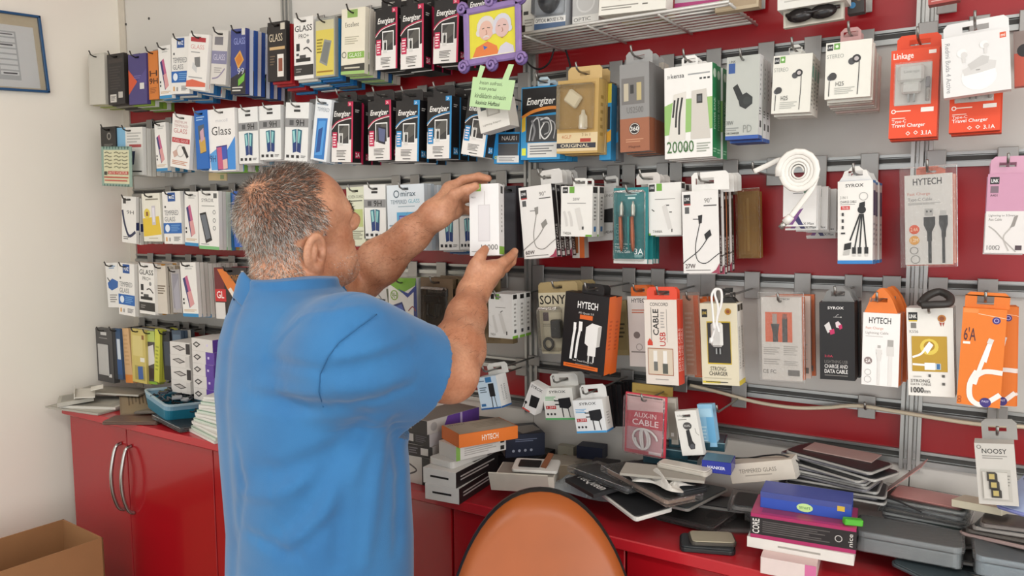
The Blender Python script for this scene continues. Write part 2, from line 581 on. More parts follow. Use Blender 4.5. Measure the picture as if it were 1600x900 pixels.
body.cone(H(.088, -.018, -.040), H(.088, .018, -.040), .010, .010, .012)
body.cone(H(.086, -.016, -.052), H(.086, .016, -.052), .010, .010, .010)
body.cone(H(.104, -.02, -.0455), H(.104, .02, -.0455), .003, .003, .004, 's')
body.ell(H(.02, 0, -.085), (.05, .045, .03), .03, HR)
# ears
for sg in (-1, 1):
    er = np.stack([rotv(hf, hl, -16)*.995-hl*sg*.08, hl*sg*.995+hf*.08, rotv(hu, hl, -14)], 1)
    er[:, 0] = unit(er[:, 0]); er[:, 1] = unit(er[:, 1])
    ec = H(-.012, sg*.083, -.002)
    body.ell(ec, (.0235, .0080, .0365), .006, er)
    body.ell(ec+er[:, 1]*.007+er[:, 0]*.003+er[:, 2]*.002, (.0140, .0085, .0235), .005, er, 's')
    body.ell(ec+er[:, 1]*.003-er[:, 0]*.002, (.006, .005, .016), .004, er)
    body.ell(ec+er[:, 1]*.004+er[:, 0]*.006-er[:, 2]*.003, (.006, .009, .009), .003, er, 's')
    body.ell(ec+er[:, 0]*.013+er[:, 1]*.001-er[:, 2]*.003, (.006, .005, .008), .006, er)
    body.ell(ec-er[:, 2]*.028+er[:, 0]*.004+er[:, 1]*.002, (.010, .006, .011), .006, er)
# hands
def hp(px, py, d): return Kn(px, py, d+DH)
def hand(F, wr, palm, digits):
    for (a, b, ra, rb) in palm:
        F.cone(a, b, ra, rb, .014)
    for pts, rs in digits:
        F.chain(pts, rs, .004, kk=.010)
LH_palm = [(WRl, hp(702, 316, 1.535), .028, .024), (WRl, hp(704, 300, 1.545), .026, .018), (WRl, hp(707, 330, 1.54), .027, .019),
           (hp(704, 297, 1.55), hp(712, 328, 1.555), .016, .015), (hp(690, 334, 1.515), hp(704, 318, 1.505), .022, .015)]
LH_dig = [([hp(698, 322, 1.505), hp(711, 304, 1.487), hp(729, 297, 1.476), hp(743, 291, 1.474)], [.0155, .0125, .0105, .0085]),
          ([hp(702, 295, 1.550), hp(724, 281, 1.549), hp(748, 276, 1.536), hp(763, 279, 1.526)], [.0115, .0098, .0088, .0075]),
          ([hp(708, 300, 1.558), hp(733, 288, 1.568), hp(756, 290, 1.562), hp(768, 300, 1.556)], [.0115, .0100, .0090, .0078]),
          ([hp(710, 313, 1.560), hp(735, 309, 1.571), hp(757, 312, 1.566), hp(768, 322, 1.560)], [.0112, .0096, .0086, .0075]),
          ([hp(711, 327, 1.557), hp(731, 329, 1.566), hp(749, 333, 1.562), hp(758, 341, 1.556)], [.0105, .0086, .0077, .0068])]
hand(body, WRl, LH_palm, LH_dig)
RH_palm = [(WRr, hp(757, 425, 1.462), .027, .023), (WRr, hp(771, 424, 1.468), .026, .017), (WRr, hp(742, 424, 1.455), .024, .018),
           (hp(771, 421, 1.468), hp(761, 440, 1.492), .016, .016), (WRr, hp(762, 438, 1.490), .026, .018)]
RH_dig = [([hp(744, 430, 1.452), hp(745, 412, 1.447), hp(751, 400, 1.452), hp(757.5, 390, 1.4585)], [.017, .0135, .0112, .0090]),
          ([hp(769, 421, 1.466), hp(786, 410, 1.478), hp(797, 402, 1.494), hp(804, 393, 1.508)], [.0130, .0105, .0095, .0080]),
          ([hp(770, 429, 1.476), hp(789, 418, 1.495), hp(799, 409, 1.517), hp(803, 399, 1.533)], [.0130, .0105, .0095, .0082]),
          ([hp(766, 436, 1.487), hp(781, 427, 1.515), hp(788, 415, 1.540), hp(788, 402, 1.552)], [.0125, .0100, .0090, .0078]),
          ([hp(761, 441, 1.495), hp(771, 434, 1.522), hp(775, 422, 1.543), hp(774, 410, 1.553)], [.0115, .0090, .0080, .0070])]
hand(body, WRr, RH_palm, RH_dig)

man = thing('person', 'grey-haired man in a blue polo shirt holding up a small white box', 'person', T(*[float(v) for v in (ctr[0][0], ctr[0][1], 0)]))
MINV = man.matrix_world.inverted()
def under_man(o):
    o.parent = man
    o.matrix_parent_inverse = T(-man.location.x, -man.location.y, -man.location.z)
    return o
bv, bq = body.mesh()
bo = under_man(mesh_obj('body', bv, bq, SKIN))

# --- polo shirt
sh = Field((-1.54, 0.60, 0.80), (-0.70, 1.42, 1.56), 0.0035)
torso(sh, 0.012, 0.82)
def sleeve(S, E_, t, r0, r1):
    S, E_ = np.array(S), np.array(E_)
    end = S+(E_-S)*t
    ax = unit(E_-S)
    sh.ell(S, (.073, .073, .070), .07)
    sh.cone(S, end+ax*.02, r0, r1, .06)
    c = end
    rr = r1+.03
    m = rr+.03
    # cut the sleeve square at its hem, only near the arm
    def cut(x, y, z):
        al = (x-c[0])*ax[0]+(y-c[1])*ax[1]+(z-c[2])*ax[2]
        return -al
    sl, P = sh.sub(c-m*1.3, c+m*1.3)
    al = (P[0]-c[0])*ax[0]+(P[1]-c[1])*ax[1]+(P[2]-c[2])*ax[2]
    dd = np.sqrt(np.maximum((P[0]-c[0])**2+(P[1]-c[1])**2+(P[2]-c[2])**2-al**2, 0))
    near = dd < rr
    a = sh.a[sl]
    sh.a[sl] = np.where(near & (al > -0.03), np.maximum(a, al), a)
    # hollow mouth
    sh.cone(c-ax*.035, c+ax*.05, r1-.006, r1-.004, .004, 's')
    return c, ax, r1
tr0 = nk0+UP*.004
sh.cone(tr0-UP*.020, SHr*.6+tr0*.4-UP*.004, .046, .056, .06)
sh.cone(tr0, SHl*.6+tr0*.4+UP*.012, .054, .058, .06)
slr = sleeve(SHr, ELr-UP*.012, .67, .080, .083)
sll = sleeve(SHl, ELl, .55, .075, .072)
# belly drape below the sleeve
# neck opening
sh.cone(nk0+UP*.03, nk1, .072, .07, .01, 's')
# folds, each a soft valley or ridge along a line laid on the cloth
def lay(pts, F=sh, n=10):
    out = []
    for i in range(len(pts)-1):
        for t in np.linspace(0, 1, n, endpoint=(i == len(pts)-2)):
            p = F.hit(pts[i][0]*(1-t)+pts[i+1][0]*t, pts[i][1]*(1-t)+pts[i+1][1]*t)
            if p is not None:
                out.append(p)
    return out
def fold(pts, amp, sg):
    L = lay(pts, n=8)
    jobs = []
    for i in range(len(L)-1):
        jobs.append((L[i], L[i+1], 1.15*amp*math.sin(math.pi*(i+1)/(len(L)+0.5))**.6))
    lo = np.min(L, 0)-4*sg; hi = np.max(L, 0)+4*sg
    sl, P = sh.sub(lo, hi)
    g = np.zeros(sh.a[sl].shape, np.float32)
    for a, b, am in jobs:
        ab = b-a
        L2 = max(ab@ab, 1e-9)
        t = np.clip(((P[0]-a[0])*ab[0]+(P[1]-a[1])*ab[1]+(P[2]-a[2])*ab[2])/L2, 0, 1)
        d2 = (P[0]-a[0]-t*ab[0])**2+(P[1]-a[1]-t*ab[1])**2+(P[2]-a[2]-t*ab[2])**2
        g = np.maximum(g, abs(am)*np.exp(-d2/(sg*sg)))
    sh.a[sl] += g*(1 if amp > 0 else -1)
for pts, amp, sg in [
    ([(566, 652), (520, 730), (470, 808), (428, 838)], .010, .012),
    ([(585, 655), (545, 730), (500, 806), (455, 850)], -.008, .014),
    ([(572, 648), (536, 755), (526, 880)], .006, .009),
    ([(600, 655), (585, 760), (570, 880)], -.006, .013),
    ([(617, 655), (628, 740), (622, 860)], .006, .009),
    ([(400, 735), (440, 738), (500, 715), (545, 690)], .007, .009),
    ([(375, 770), (430, 775), (480, 752)], -.005, .011),
    ([(390, 620), (450, 632), (505, 636), (560, 640)], .006, .009),
    ([(400, 600), (455, 608), (500, 612)], -.004, .010),
    ([(502, 582), (560, 574), (615, 556), (664, 537)], .007, .007),
    ([(520, 560), (580, 550), (640, 528)], -.004, .010),
    ([(520, 610), (580, 606), (640, 585)], -.004, .012),
    ([(530, 630), (590, 626), (640, 605)], .004, .007),
    ([(590, 492), (560, 508), (540, 528)], .005, .007),
    ([(460, 500), (520, 490), (560, 478)], -.003, .010),
    ([(370, 690), (380, 760), (372, 850)], .003, .012),
    ([(420, 560), (460, 572), (500, 578)], .004, .008),
    ([(440, 870), (480, 850), (520, 810)], .005, .009),
    ([(385, 830), (420, 850), (470, 870)], .004, .010)]:
    fold(pts, amp, max(sg, 2.3*abs(amp)))
sv, sq = sh.mesh()
under_man(mesh_obj('polo_shirt', sv, sq, SHIRT))
SEAM = M('285f8e', 0.9)
def seam(pts, name='seam', r=.0009, mat=SEAM):
    L = lay(pts, n=7)
    if len(L) > 1:
        L = [Vector(p)+Vector(cF)*-.0030 for p in L]
        under_man(MB().tube(L, r, mat, 5).build(name))
seam([(589, 491), (560, 512), (530, 535), (514, 556), (501, 584), (499, 612), (506, 636)])
# sleeve hem stitching
c, ax, r1 = slr
e1 = unit(np.cross(ax, UP)); e2 = np.cross(ax, e1)
# collar: a folded band around the neck, open at the throat
def collar():
    axn = unit(unit(nk1-nk0)*.55+UP*.45)
    side = unit(np.cross(axn, fr)); fwd = np.cross(side, axn)
    prof = [(.074, .020), (.077, .040), (.082, .044), (.089, .030), (.097, .002), (.099, -.006), (.094, -.004), (.084, .022)]
    vs, fs, n = [], [], 44
    base = nk0+axn*.006
    for i in range(n+1):
        t = -1+2*i/n
        a = math.pi+t*R(155)
        drop = .052*(abs(t)**1.25)-.012
        for (r, h) in prof:
            rr = r*(1+.10*abs(t)**3)
            p = base+fwd*(math.cos(a)*rr*1.02)+side*(math.sin(a)*rr*1.0)+axn*(h-drop)
            q = p-base
            p = p-UP*(.36*max(q@fr+.085, 0)+.46*max(q@rt, -.01))
            vs.append(p)
    k = len(prof)
    for i in range(n):
        for j in range(k):
            fs.append((i*k+j, i*k+(j+1) % k, (i+1)*k+(j+1) % k, (i+1)*k+j))
    fs += [tuple(range(k)), tuple(range(len(vs)-1, len(vs)-k-1, -1))]
    o = MB().add(vs, fs, SHIRT, True).build('collar')
    md = o.modifiers.new('round', 'SUBSURF'); md.levels = md.render_levels = 1
    return under_man(o)
collar()

# --- trousers and shoes, below the frame
tp = Field((-1.50, 0.62, 0.0), (-0.72, 1.30, 0.96), 0.007)
hipc = np.array([ctr[0][0], ctr[0][1], 0])
tp.ell(hipc+UP*.86, (.18, .15, .13), .03, np.stack([rt, fr, UP], 1))
for sg in (-1, 1):
    tp.cone(hipc+rt*sg*.095+UP*.82, hipc+rt*sg*.10+fr*.01+UP*.46, .098, .072, .03)
    tp.cone(hipc+rt*sg*.10+fr*.01+UP*.46, hipc+rt*sg*.105+UP*.06, .072, .062, .02)
tv, tq = tp.mesh()
under_man(mesh_obj('trousers', tv, tq, M('2c313b', 0.9, bump=0.2, scale=300)))
for sg in (-1, 1):
    so = Field(hipc+rt*sg*.105-np.array([.2, .2, 0]), hipc+rt*sg*.105+np.array([.2, .2, .14]), 0.006)
    c0 = hipc+rt*sg*.105
    so.cone(c0-fr*.05+UP*.045, c0+fr*.13+UP*.036, .042, .036, .02)
    so.cone(c0-fr*.04+UP*.05, c0-fr*.03+UP*.10, .045, .042, .02)
    so.op(lambda x, y, z: 0*x+0*y-z, so.lo, so.lo+so.n*so.vx, 0, 'i')
    vv, qq = so.mesh()
    under_man(mesh_obj('shoe', vv, qq, M('1d1a18', 0.4)))

# --- hair: single short strands rooted on the scalp
def strands(name, mask, count, mats, length, width, flow, lift, wts, seed):
    g = np.random.default_rng(seed)
    rel = (bv-HO) @ HR if name != 'arm_hair' else bv
    tri = bq
    cen = rel[tri].mean(1)
    pr = mask(cen)
    if name != 'arm_hair':
        pr = pr*(np.linalg.norm(cen, axis=1) < .17)
    sel = np.where(pr > 0)[0]
    p = pr[sel]/pr[sel].sum()
    pick = g.choice(sel, count, p=p)
    w = g.random((count, 4)); w /= w.sum(1, keepdims=True)
    root = (bv[tri[pick]]*w[:, :, None]).sum(1)
    nrm = np.cross(bv[tri[pick, 2]]-bv[tri[pick, 0]], bv[tri[pick, 3]]-bv[tri[pick, 1]])
    nrm /= np.linalg.norm(nrm, axis=1, keepdims=True)+1e-12
    out = (root-HO) if name != 'arm_hair' else nrm
    if name != 'arm_hair':
        flip = (nrm*out).sum(1) < 0
        nrm[flip] *= -1
    loc = cen[pick]
    fl = flow(loc, root)
    fl = fl-(fl*nrm).sum(1, keepdims=True)*nrm
    fl /= np.linalg.norm(fl, axis=1, keepdims=True)+1e-9
    fl += g.normal(0, .36, fl.shape)
    ln = length(loc)*(0.7+0.6*g.random(count))
    li = lift(loc)
    d1 = unit_rows(fl*(1-li[:, None]*.6)+nrm*li[:, None])
    d2 = unit_rows(fl+nrm*(li[:, None]*.35))
    p0 = root-nrm*.001
    p1 = p0+d1*(ln*.5)[:, None]
    p2 = p1+d2*(ln*.5)[:, None]
    sd = unit_rows(np.cross(d1, nrm)+g.normal(0, .15, d1.shape))
    wd_ = (width*(0.7+.6*g.random(count)))[:, None]
    V = np.empty((count, 6, 3))
    V[:, 0], V[:, 1] = p0-sd*wd_, p0+sd*wd_
    V[:, 2], V[:, 3] = p1-sd*wd_*.8, p1+sd*wd_*.8
    V[:, 4], V[:, 5] = p2-sd*wd_*.2, p2+sd*wd_*.2
    base = (np.arange(count)*6)[:, None]
    Q = np.concatenate([base+np.array([[0, 1, 3, 2]]), base+np.array([[2, 3, 5, 4]])], 0)
    o = mesh_obj(name, V.reshape(-1, 3), Q, mats[0], None, False)
    for m in mats[1:]:
        o.data.materials.append(m)
    wt = wts(loc)
    c = wt.cumsum(1); c /= c[:, -1:]
    mi = (g.random(count)[:, None] > c).sum(1)
    o.data.polygons.foreach_set('material_index', np.concatenate([mi, mi]).astype(np.int32))
    o['kind'] = 'stuff'
    return under_man(o)
def unit_rows(a): return a/(np.linalg.norm(a, axis=1, keepdims=True)+1e-12)
HM = [M('2f231c', 0.55), M('66594f', 0.5), M('a8a29a', 0.45), M('cfcac2', 0.45)]
def hair_mask(c):
    f, l, u = c[:, 0], np.abs(c[:, 1]), c[:, 2]
    line = np.interp(u, [-.09, -.06, -.02, .01, .03, .05, .075, .10, .14], [-.06, -.045, -.028, .010, .026, .034, .046, .058, .058])
    line = line-np.clip(l-.02, 0, .05)*np.clip((u-.06)/.03, 0, 1)*.5
    m = (f < line).astype(float)
    m *= (u > -.078-.0*f)
    m *= ~((np.abs(f+.014) < .027) & (np.abs(u+.004) < .040) & (l > .070))
    m *= ~((f > -.035) & (u < -.03))
    top = np.clip((u-.06)/.05, 0, 1)*np.clip((.09-np.abs(f+.02))/.05, 0, 1)
    m *= (1-.28*top)
    soft = np.clip((line-f)/.02, .25, 1)
    return m*soft
def hair_flow(loc, root):
    cr_ = np.array([-.055, 0, .115])
    rel = loc-cr_
    v = rel/(np.linalg.norm(rel, axis=1, keepdims=True)+1e-6)
    v[:, 2] -= .5
    fw = np.clip((loc[:, 2]-.09)/.03, 0, 1)*np.clip((loc[:, 0]+.05)/.03, 0, 1)
    v[:, 0] += fw*1.2
    return v @ HR.T
def hair_len(c):
    u = c[:, 2]
    return np.interp(u, [-.08, -.03, .03, .08, .12], [.005, .008, .010, .012, .013])
def hair_wt(c):
    f, u = c[:, 0], c[:, 2]
    t = np.clip((u-.025)/.06, 0, 1)*np.clip((.085-np.abs(f+.012))/.03, 0, 1)
    return np.stack([.16+.50*t, .26+.14*t, .36-.26*t, .30-.27*t], 1).clip(.01)
strands('hair', hair_mask, 42000, HM, hair_len, .00032, hair_flow, lambda c: np.interp(c[:, 2], [-.05, .05, .11], [.13, .17, .26]), hair_wt, 3)
def beard_mask(c):
    f, l, u = c[:, 0], np.abs(c[:, 1]), c[:, 2]
    return ((u < -.030) & (u > -.115) & (f > .005) & (f > -.02-u*.2)).astype(float)
strands('stubble', beard_mask, 2600, HM[1:], lambda c: np.full(len(c), .0035), .00035, lambda l, r: np.tile(-hu+hf*.3, (len(l), 1)), lambda c: np.full(len(c), .5), lambda c: np.tile([.3, .4, .4], (len(c), 1)), 4)
def brow_mask(c):
    f, l, u = c[:, 0], np.abs(c[:, 1]), c[:, 2]
    return ((u > .026) & (u < .038) & (f > .07) & (l > .012) & (l < .052)).astype(float)
strands('eyebrows', brow_mask, 420, HM[:2], lambda c: np.full(len(c), .008), .0004, lambda l, r: np.sign(l[:, 1:2])*hl[None]*1.0-hf[None]*.2+hu[None]*.2, lambda c: np.full(len(c), .4), lambda c: np.tile([.8, .2], (len(c), 1)), 5)
def arm_mask(c):
    out = np.zeros(len(c))
    for E_, Wr in ((ELr, WRr), (ELl, WRl)):
        ab = Wr-E_
        t = ((c-E_) @ ab)/(ab @ ab)
        d = np.linalg.norm(c-E_-t[:, None]*ab, axis=1)
        out = np.maximum(out, ((t > .02) & (t < .93) & (d < .07)).astype(float))
    return out
ra_ = unit(WRr-ELr); lf_ = unit(WRl-ELl)
def arm_flow(loc, root):
    near_r = np.linalg.norm(loc-(ELr+WRr)/2, axis=1) < np.linalg.norm(loc-(ELl+WRl)/2, axis=1)
    return np.where(near_r[:, None], ra_[None]+rt[None]*.5-UP*.5, lf_[None]+rt[None]*.3-UP*.6)
strands('arm_hair', arm_mask, 1500, [M('3a2a20', .6)], lambda c: np.full(len(c), .014), .00016, arm_flow, lambda c: np.full(len(c), .25), lambda c: np.ones((len(c), 1)), 6)
# --- nails
NAIL = M('d9a58e', 0.25)
def nail(tip, prev, nrm, w=.0062):
    tip, prev = np.array(tip), np.array(prev)
    d = unit(tip-prev)
    n = unit(nrm-d*(nrm@d))
    s = np.cross(d, n)
    vs, fs = [], []
    for i in range(5):
        t = i/4
        for j in range(5):
            q = -1+j/2
            ww = w*(1-.25*abs(t-.4))
            vs.append(tip+d*(-.006+.011*t)+s*(q*ww)+n*(.0078-.0028*q*q-.003*t*t))
    for i in range(4):
        for j in range(4):
            a = i*5+j
            fs.append((a, a+1, a+6, a+5))
    under_man(MB().add(vs, fs, NAIL, True).build('fingernail'))
tocam = -np.array(cF)
nail(LH_dig[0][0][3], LH_dig[0][0][2], tocam*.8+UP*.3)
nail(LH_dig[1][0][3], LH_dig[1][0][2], tocam*.45+UP*.8)
nail(RH_dig[0][0][3], RH_dig[0][0][2], tocam+Rh*.2)

# --- the white box in his hands
def box_frame(fr_top, fl_top, fr_bot):
    """origin at the front face's lower left corner; x to the right, z up, -y out of the front"""
    a, b, c_ = Vector(fl_top), Vector(fr_top), Vector(fr_bot)
    z = (b-c_); h = z.length; z.normalize()
    x = b-a; w = x.length
    x = (x-z*x.dot(z)).normalized()
    y = z.cross(x)
    o = b-x*w-z*h
    m = Matrix(((x.x, y.x, z.x, o.x), (x.y, y.y, z.y, o.y), (x.z, y.z, z.z, o.z), (0, 0, 0, 1)))
    return m, w, h
HELD, HELD_W, HELD_H = box_frame(hp(779, 286, 1.477), hp(733, 289, 1.497), hp(780, 399, 1.477))

# ------------------------------------------------------------------ printed packages
_TXT = {}
def text_mesh(s, bold=0.0, shear=0.0):
    key = (s, bold, shear)
    if key not in _TXT:
        c = bpy.data.curves.new('t', 'FONT')
        c.body = s
        c.resolution_u = 2
        c.offset = bold
        c.shear = shear
        o = bpy.data.objects.new('t', c)
        me = bpy.data.meshes.new_from_object(o)
        v = np.array([x.co[:2] for x in me.vertices]) if len(me.vertices) else np.zeros((1, 2))
        f = [tuple(p.vertices) for p in me.polygons]
        bpy.data.objects.remove(o)
        bpy.data.curves.remove(c)
        bpy.data.meshes.remove(me)
        lo, hi = v.min(0), v.max(0)
        v = (v-lo)/np.maximum(hi-lo, 1e-6)
        _TXT[key] = (v, f)
    return _TXT[key]
INK_R = 0.42
def ink(h): return M(h, INK_R, var=0.02)
def art_mesh(mb, ops, w, h, P):
    """ops in face coordinates 0..1 (v down from the top); P(u, v, layer) gives the 3D point"""
    for k, op in enumerate(ops):
        t = op[0]
        z = k+1
        if t == 'r':
            _, a, b, c, d, col = op[:6]
            mb.add([P(a, d, z), P(c, d, z), P(c, b, z), P(a, b, z)], [(0, 1, 2, 3)], ink(col))
        elif t == 'p':
            mb.add([P(u, v, z) for u, v in op[1]], [tuple(range(len(op[1])))], ink(op[2]))
        elif t == 'c':
            _, u, v, r, col = op[:5]
            n = 16
            sx = op[5] if len(op) > 5 else 1.0
            mb.add([P(u+r*sx*math.cos(2*math.pi*i/n), v+r*math.sin(2*math.pi*i/n)*w/h, z) for i in range(n)], [tuple(range(n))], ink(col))
        elif t == 'o':                                # ring
            _, u, v, r, wd_, col = op[:6]
            n = 20
            pts = []
            for rr in (r, r-wd_):
                pts += [P(u+rr*math.cos(2*math.pi*i/n), v+rr*math.sin(2*math.pi*i/n)*w/h, z) for i in range(n)]
            mb.add(pts, [(i, (i+1) % n, n+(i+1) % n, n+i) for i in range(n)], ink(col))
        elif t == 'l':                                # stroke; width as a share of the face width
            _, pts, wd_, col = op[:4]
            pts = smooth_pts(pts) if len(pts) > 2 else pts
            q = [Vector((u*w, -v*h, 0)) for u, v in pts]
            vs = []
            for i, p in enumerate(q):
                tg = (q[min(i+1, len(q)-1)]-q[max(i-1, 0)])
                n_ = Vector((-tg.y, tg.x, 0)).normalized()*wd_*w*.5
                for s_ in (1, -1):
                    a = p+n_*s_
                    vs.append(P(a.x/w, -a.y/h, z))
            mb.add(vs, [(2*i, 2*i+1, 2*i+3, 2*i+2) for i in range(len(q)-1)], ink(col))
        elif t == 't':
            _, a, b, c, d, s, col = op[:7]
            o = op[7] if len(op) > 7 else {}
            v, f = text_mesh(s, o.get('b', 0.0)*.5, o.get('i', 0.0))
            rot = o.get('rot', 0)
            pts = []
            for x, y in v:
                if rot == 90:
                    x, y = 1-y, x
                elif rot == -90:
                    x, y = y, 1-x
                pts.append(P(a+(c-a)*x, d-(d-b)*y, z))
            if f:
                mb.add(pts, f, ink(col))
        elif t == 'n':                                # lines of small print
            _, a, b, c, d, n, col = op[:7]
            for i in range(n):
                y0 = b+(d-b)*(i+.2)/n
                y1 = b+(d-b)*(i+.65)/n
                e = c-(c-a)*(.0, .18, .07, .3, .12)[i % 5]
                mb.add([P(a, y1, z), P(e, y1, z), P(e, y0, z), P(a, y0, z)], [(0, 1, 2, 3)], ink(col))
def smooth_pts(pts, n=5):
    out = []
    for i in range(len(pts)-1):
        p0, p1, p2, p3 = pts[max(i-1, 0)], pts[i], pts[i+1], pts[min(i+2, len(pts)-1)]
        for k in range(n):
            t = k/n
            out.append(tuple(.5*(2*p1[j]+(p2[j]-p0[j])*t+(2*p0[j]-5*p1[j]+4*p2[j]-p3[j])*t*t+(3*p1[j]-p0[j]-3*p2[j]+p3[j])*t**3) for j in range(len(p1))))
    out.append(tuple(pts[-1]))
    return out
EPS = 0.00006
def front_P(w, h): return lambda u, v, k: (u*w, -EPS*(k+1), (1-v)*h)
def side_P(w, h, th): return lambda u, v, k: (w+EPS*(k+1), u*th, (1-v)*h)
def bot_P(w, h, th): return lambda u, v, k: (u*w, v*th, -EPS*(k+1))
def top_P(w, h, th): return lambda u, v, k: (u*w, (1-v)*th, h+EPS*(k+1))

def card(mb, w, h, th, mat, slot=None, bev=0.0):
    """an upright box, with a real hanging slot (centre u, distance below the top, width, height) when given"""
    if slot is None:
        mb.box((w/2, th/2, h/2), (w, th, h), mat, bev=bev)
        return
    su, sd, sw, sh_ = slot
    x0, x1 = w*su-sw/2, w*su+sw/2
    z0, z1 = h-sd-sh_/2, h-sd+sh_/2
    mb.box((w/2, th/2, z0/2), (w, th, z0), mat)
    mb.box((w/2, th/2, (z1+h)/2), (w, th, h-z1), mat)
    mb.box((x0/2, th/2, (z0+z1)/2), (x0, th, z1-z0), mat)
    mb.box(((x1+w)/2, th/2, (z0+z1)/2), (w-x1, th, z1-z0), mat)

HOOKM = M('8d8c89', 0.3, 0.9, var=0.1)
HOOKD = M('4a4744', 0.4, 0.8, var=0.1)
PLATE = M('9b9996', 0.38, 0.55)
def hook(lab, x, z, off, rail, tip=.016, dark=False, plate=True, group='display hooks'):
    m = HOOKD if dark else HOOKM
    t = thing('display_hook', ('display hook carrying ' if lab.startswith(('nothing', 'only', 'tip')) else 'display hook carrying the ') + lab, 'hook', T(x, WALLY, z), group)
    up = max(rail-z, 0)+.004
    dn = .020
    MB().box((0, -.0135, (up-dn)/2), (.030, .003, up+dn), PLATE, bev=.001).box((0, -.012, up-.003), (.030, .004, .006), PLATE).build('bracket', t)
    L = off
    MB().tube([(0, -.015, 0), (0, -L*.5, -.001), (0, -L+.004, .000), (0, -L-.006, .004), (0, -L-.011, tip)], .0021, m, 7).build('rod', t)
    return t

def frame_px(TL, TR, BL, off, yaw=0.0):
    a, b, c = W(TL[0], TL[1], off), W(TR[0], TR[1], off), W(BL[0], BL[1], off)
    x = (b-a)
    w = x.length
    x.normalize()
    z = a-c
    h = abs(z.dot(Vector((-x.z, 0, x.x)))) if True else z.length
    zz = Vector((-x.z, 0, x.x))
    # share the tilt between the top edge and the left edge
    zl = z.normalized()
    z2 = (zz+zl).normalized()
    x2 = Vector((z2.z, 0, -z2.x))
    y = z2.cross(x2)
    h = z.length
    o = a-z2*h
    m = Matrix(((x2.x, y.x, z2.x, o.x), (x2.y, y.y, z2.y, o.y), (x2.z, y.z, z2.z, o.z), (0, 0, 0, 1)))
    if yaw:
        m = m @ T(w/2, 0, 0) @ RZ(yaw) @ T(-w/2, 0, 0)
    return m, w, h

def pack(lab, TL, TR, BL, off, th, col, ops=(), rail=None, name='screen_protector_pack', cat='packet', where='', n=0, step=None,
         tab=None, tabcol=None, slot=False, side=(), bot=None, top=None, back_cols=None, yaw=0.0, group=None, extra=None, dark=False,
         rough=.45, bname='card_box', jit=.0012, hk=True, backlab=None, hook_off=None, tabslot=(.5, .022, .008), shift=0.0, tabtrap=0.0, drop=0.0):
    """a package whose front face shows at the given pixels, `off` metres clear of the wall; n more of the kind hang behind it"""
    m, w, h = frame_px(TL, TR, BL, off, yaw)
    full = lab+(' '+where if where else '')
    ref = full if len(full.split()) <= 11 else lab
    t = thing(name, lab+(' '+where if where else ''), cat, m, group)
    mb = MB()
    sl = None
    if slot:
        sl = (.5, .010, min(.020, w*.4), .0055)
    card(mb, w, h, th, M(col, rough, var=0.03), sl)
    b_ = mb.build(bname, t)
    arts = []
    hole = (w/2, h-.010) if slot else None
    if ops:
        a = MB()
        art_mesh(a, ops, w, h, front_P(w, h))
        arts.append(a.build('printed_front', t))
    if side:
        a = MB()
        art_mesh(a, side, th, h, side_P(w, h, th))
        arts.append(a.build('printed_side', t))
    if bot:
        a = MB()
        art_mesh(a, [('r', 0, 0, 1, 1, bot)], w, th, bot_P(w, h, th))
        arts.append(a.build('printed_base', t))
    if top:
        a = MB()
        art_mesh(a, [('r', 0, 0, 1, 1, top)], w, th, top_P(w, h, th))
        arts.append(a.build('printed_top', t))
    tb = None
    if tab:
        # hanging tab: u0, u1 on the box, height in metres, position through the thickness 0..1
        u0, u1, hh, dp = tab
        x0, x1 = u0*w, u1*w
        su, sw, sh_ = tabslot
        xc = x0+(x1-x0)*su
        tm = M(tabcol or col, rough, var=0.03)
        tb_ = MB()
        y0 = th*dp
        zc = h+hh*.52
        tt = .0012
        ins = tabtrap*hh
        def poly(pts):
            tb_.prism(pts, y0-tt/2, y0+tt/2, tm)
        poly([(x0, h), (x1, h), (x1-ins*.4, zc-sh_/2), (x0+ins*.4, zc-sh_/2)])
        poly([(x0+ins*.4, zc-sh_/2), (xc-sw/2, zc-sh_/2), (xc-sw/2, zc+sh_/2), (x0+ins*.6, zc+sh_/2)])
        poly([(xc+sw/2, zc-sh_/2), (x1-ins*.4, zc-sh_/2), (x1-ins*.6, zc+sh_/2), (xc+sw/2, zc+sh_/2)])
        cc = min(.006, hh*.3)
        poly([(x0+ins*.6, zc+sh_/2), (x1-ins*.6, zc+sh_/2), (x1-ins, h+hh-cc), (x1-ins-cc, h+hh), (x0+ins+cc, h+hh), (x0+ins, h+hh-cc)])
        tb = tb_.build('hang_tab', t)
        hole = (xc, zc)
    if extra:
        extra(t, w, h, th)
    # more of the same behind
    st = step or th+.0012
    rr = random.Random(hash((TL, TR)) % 9999)
    kids = [b_]+arts+([tb] if tb else [])
    for i in range(n):
        o = t.copy()
        COL.objects.link(o)
        o['label'] = ('next', 'second', 'third', 'fourth', 'fifth', 'sixth', 'seventh', 'eighth', 'ninth')[min(i, 8)]+' in line behind the '+ref
        o['group'] = 'packages behind the '+ref
        roll = rr.uniform(-1, 1)*jit*200
        o.matrix_world = m @ T(rr.uniform(-1, 1)*jit*2+shift*(i+1), st*(i+1), -abs(rr.uniform(0, 1))*jit*3-drop*(i+1)) @ RY(roll)
        for c in kids:
            d = c.copy()
            COL.objects.link(d)
            d.parent = o
            if back_cols and c is b_:
                d.data = c.data.copy()
                d.data.materials[0] = M(back_cols[i % len(back_cols)], rough, var=0.03)
    if rail is not None and hk:
        hx, hz = hole if hole else (w/2, h-.006)
        p = m @ Vector((hx, 0, hz))
        hook(ref, p.x, p.z-.001, hook_off or off+.012, rail, dark=dark)
    return t, m, w, h

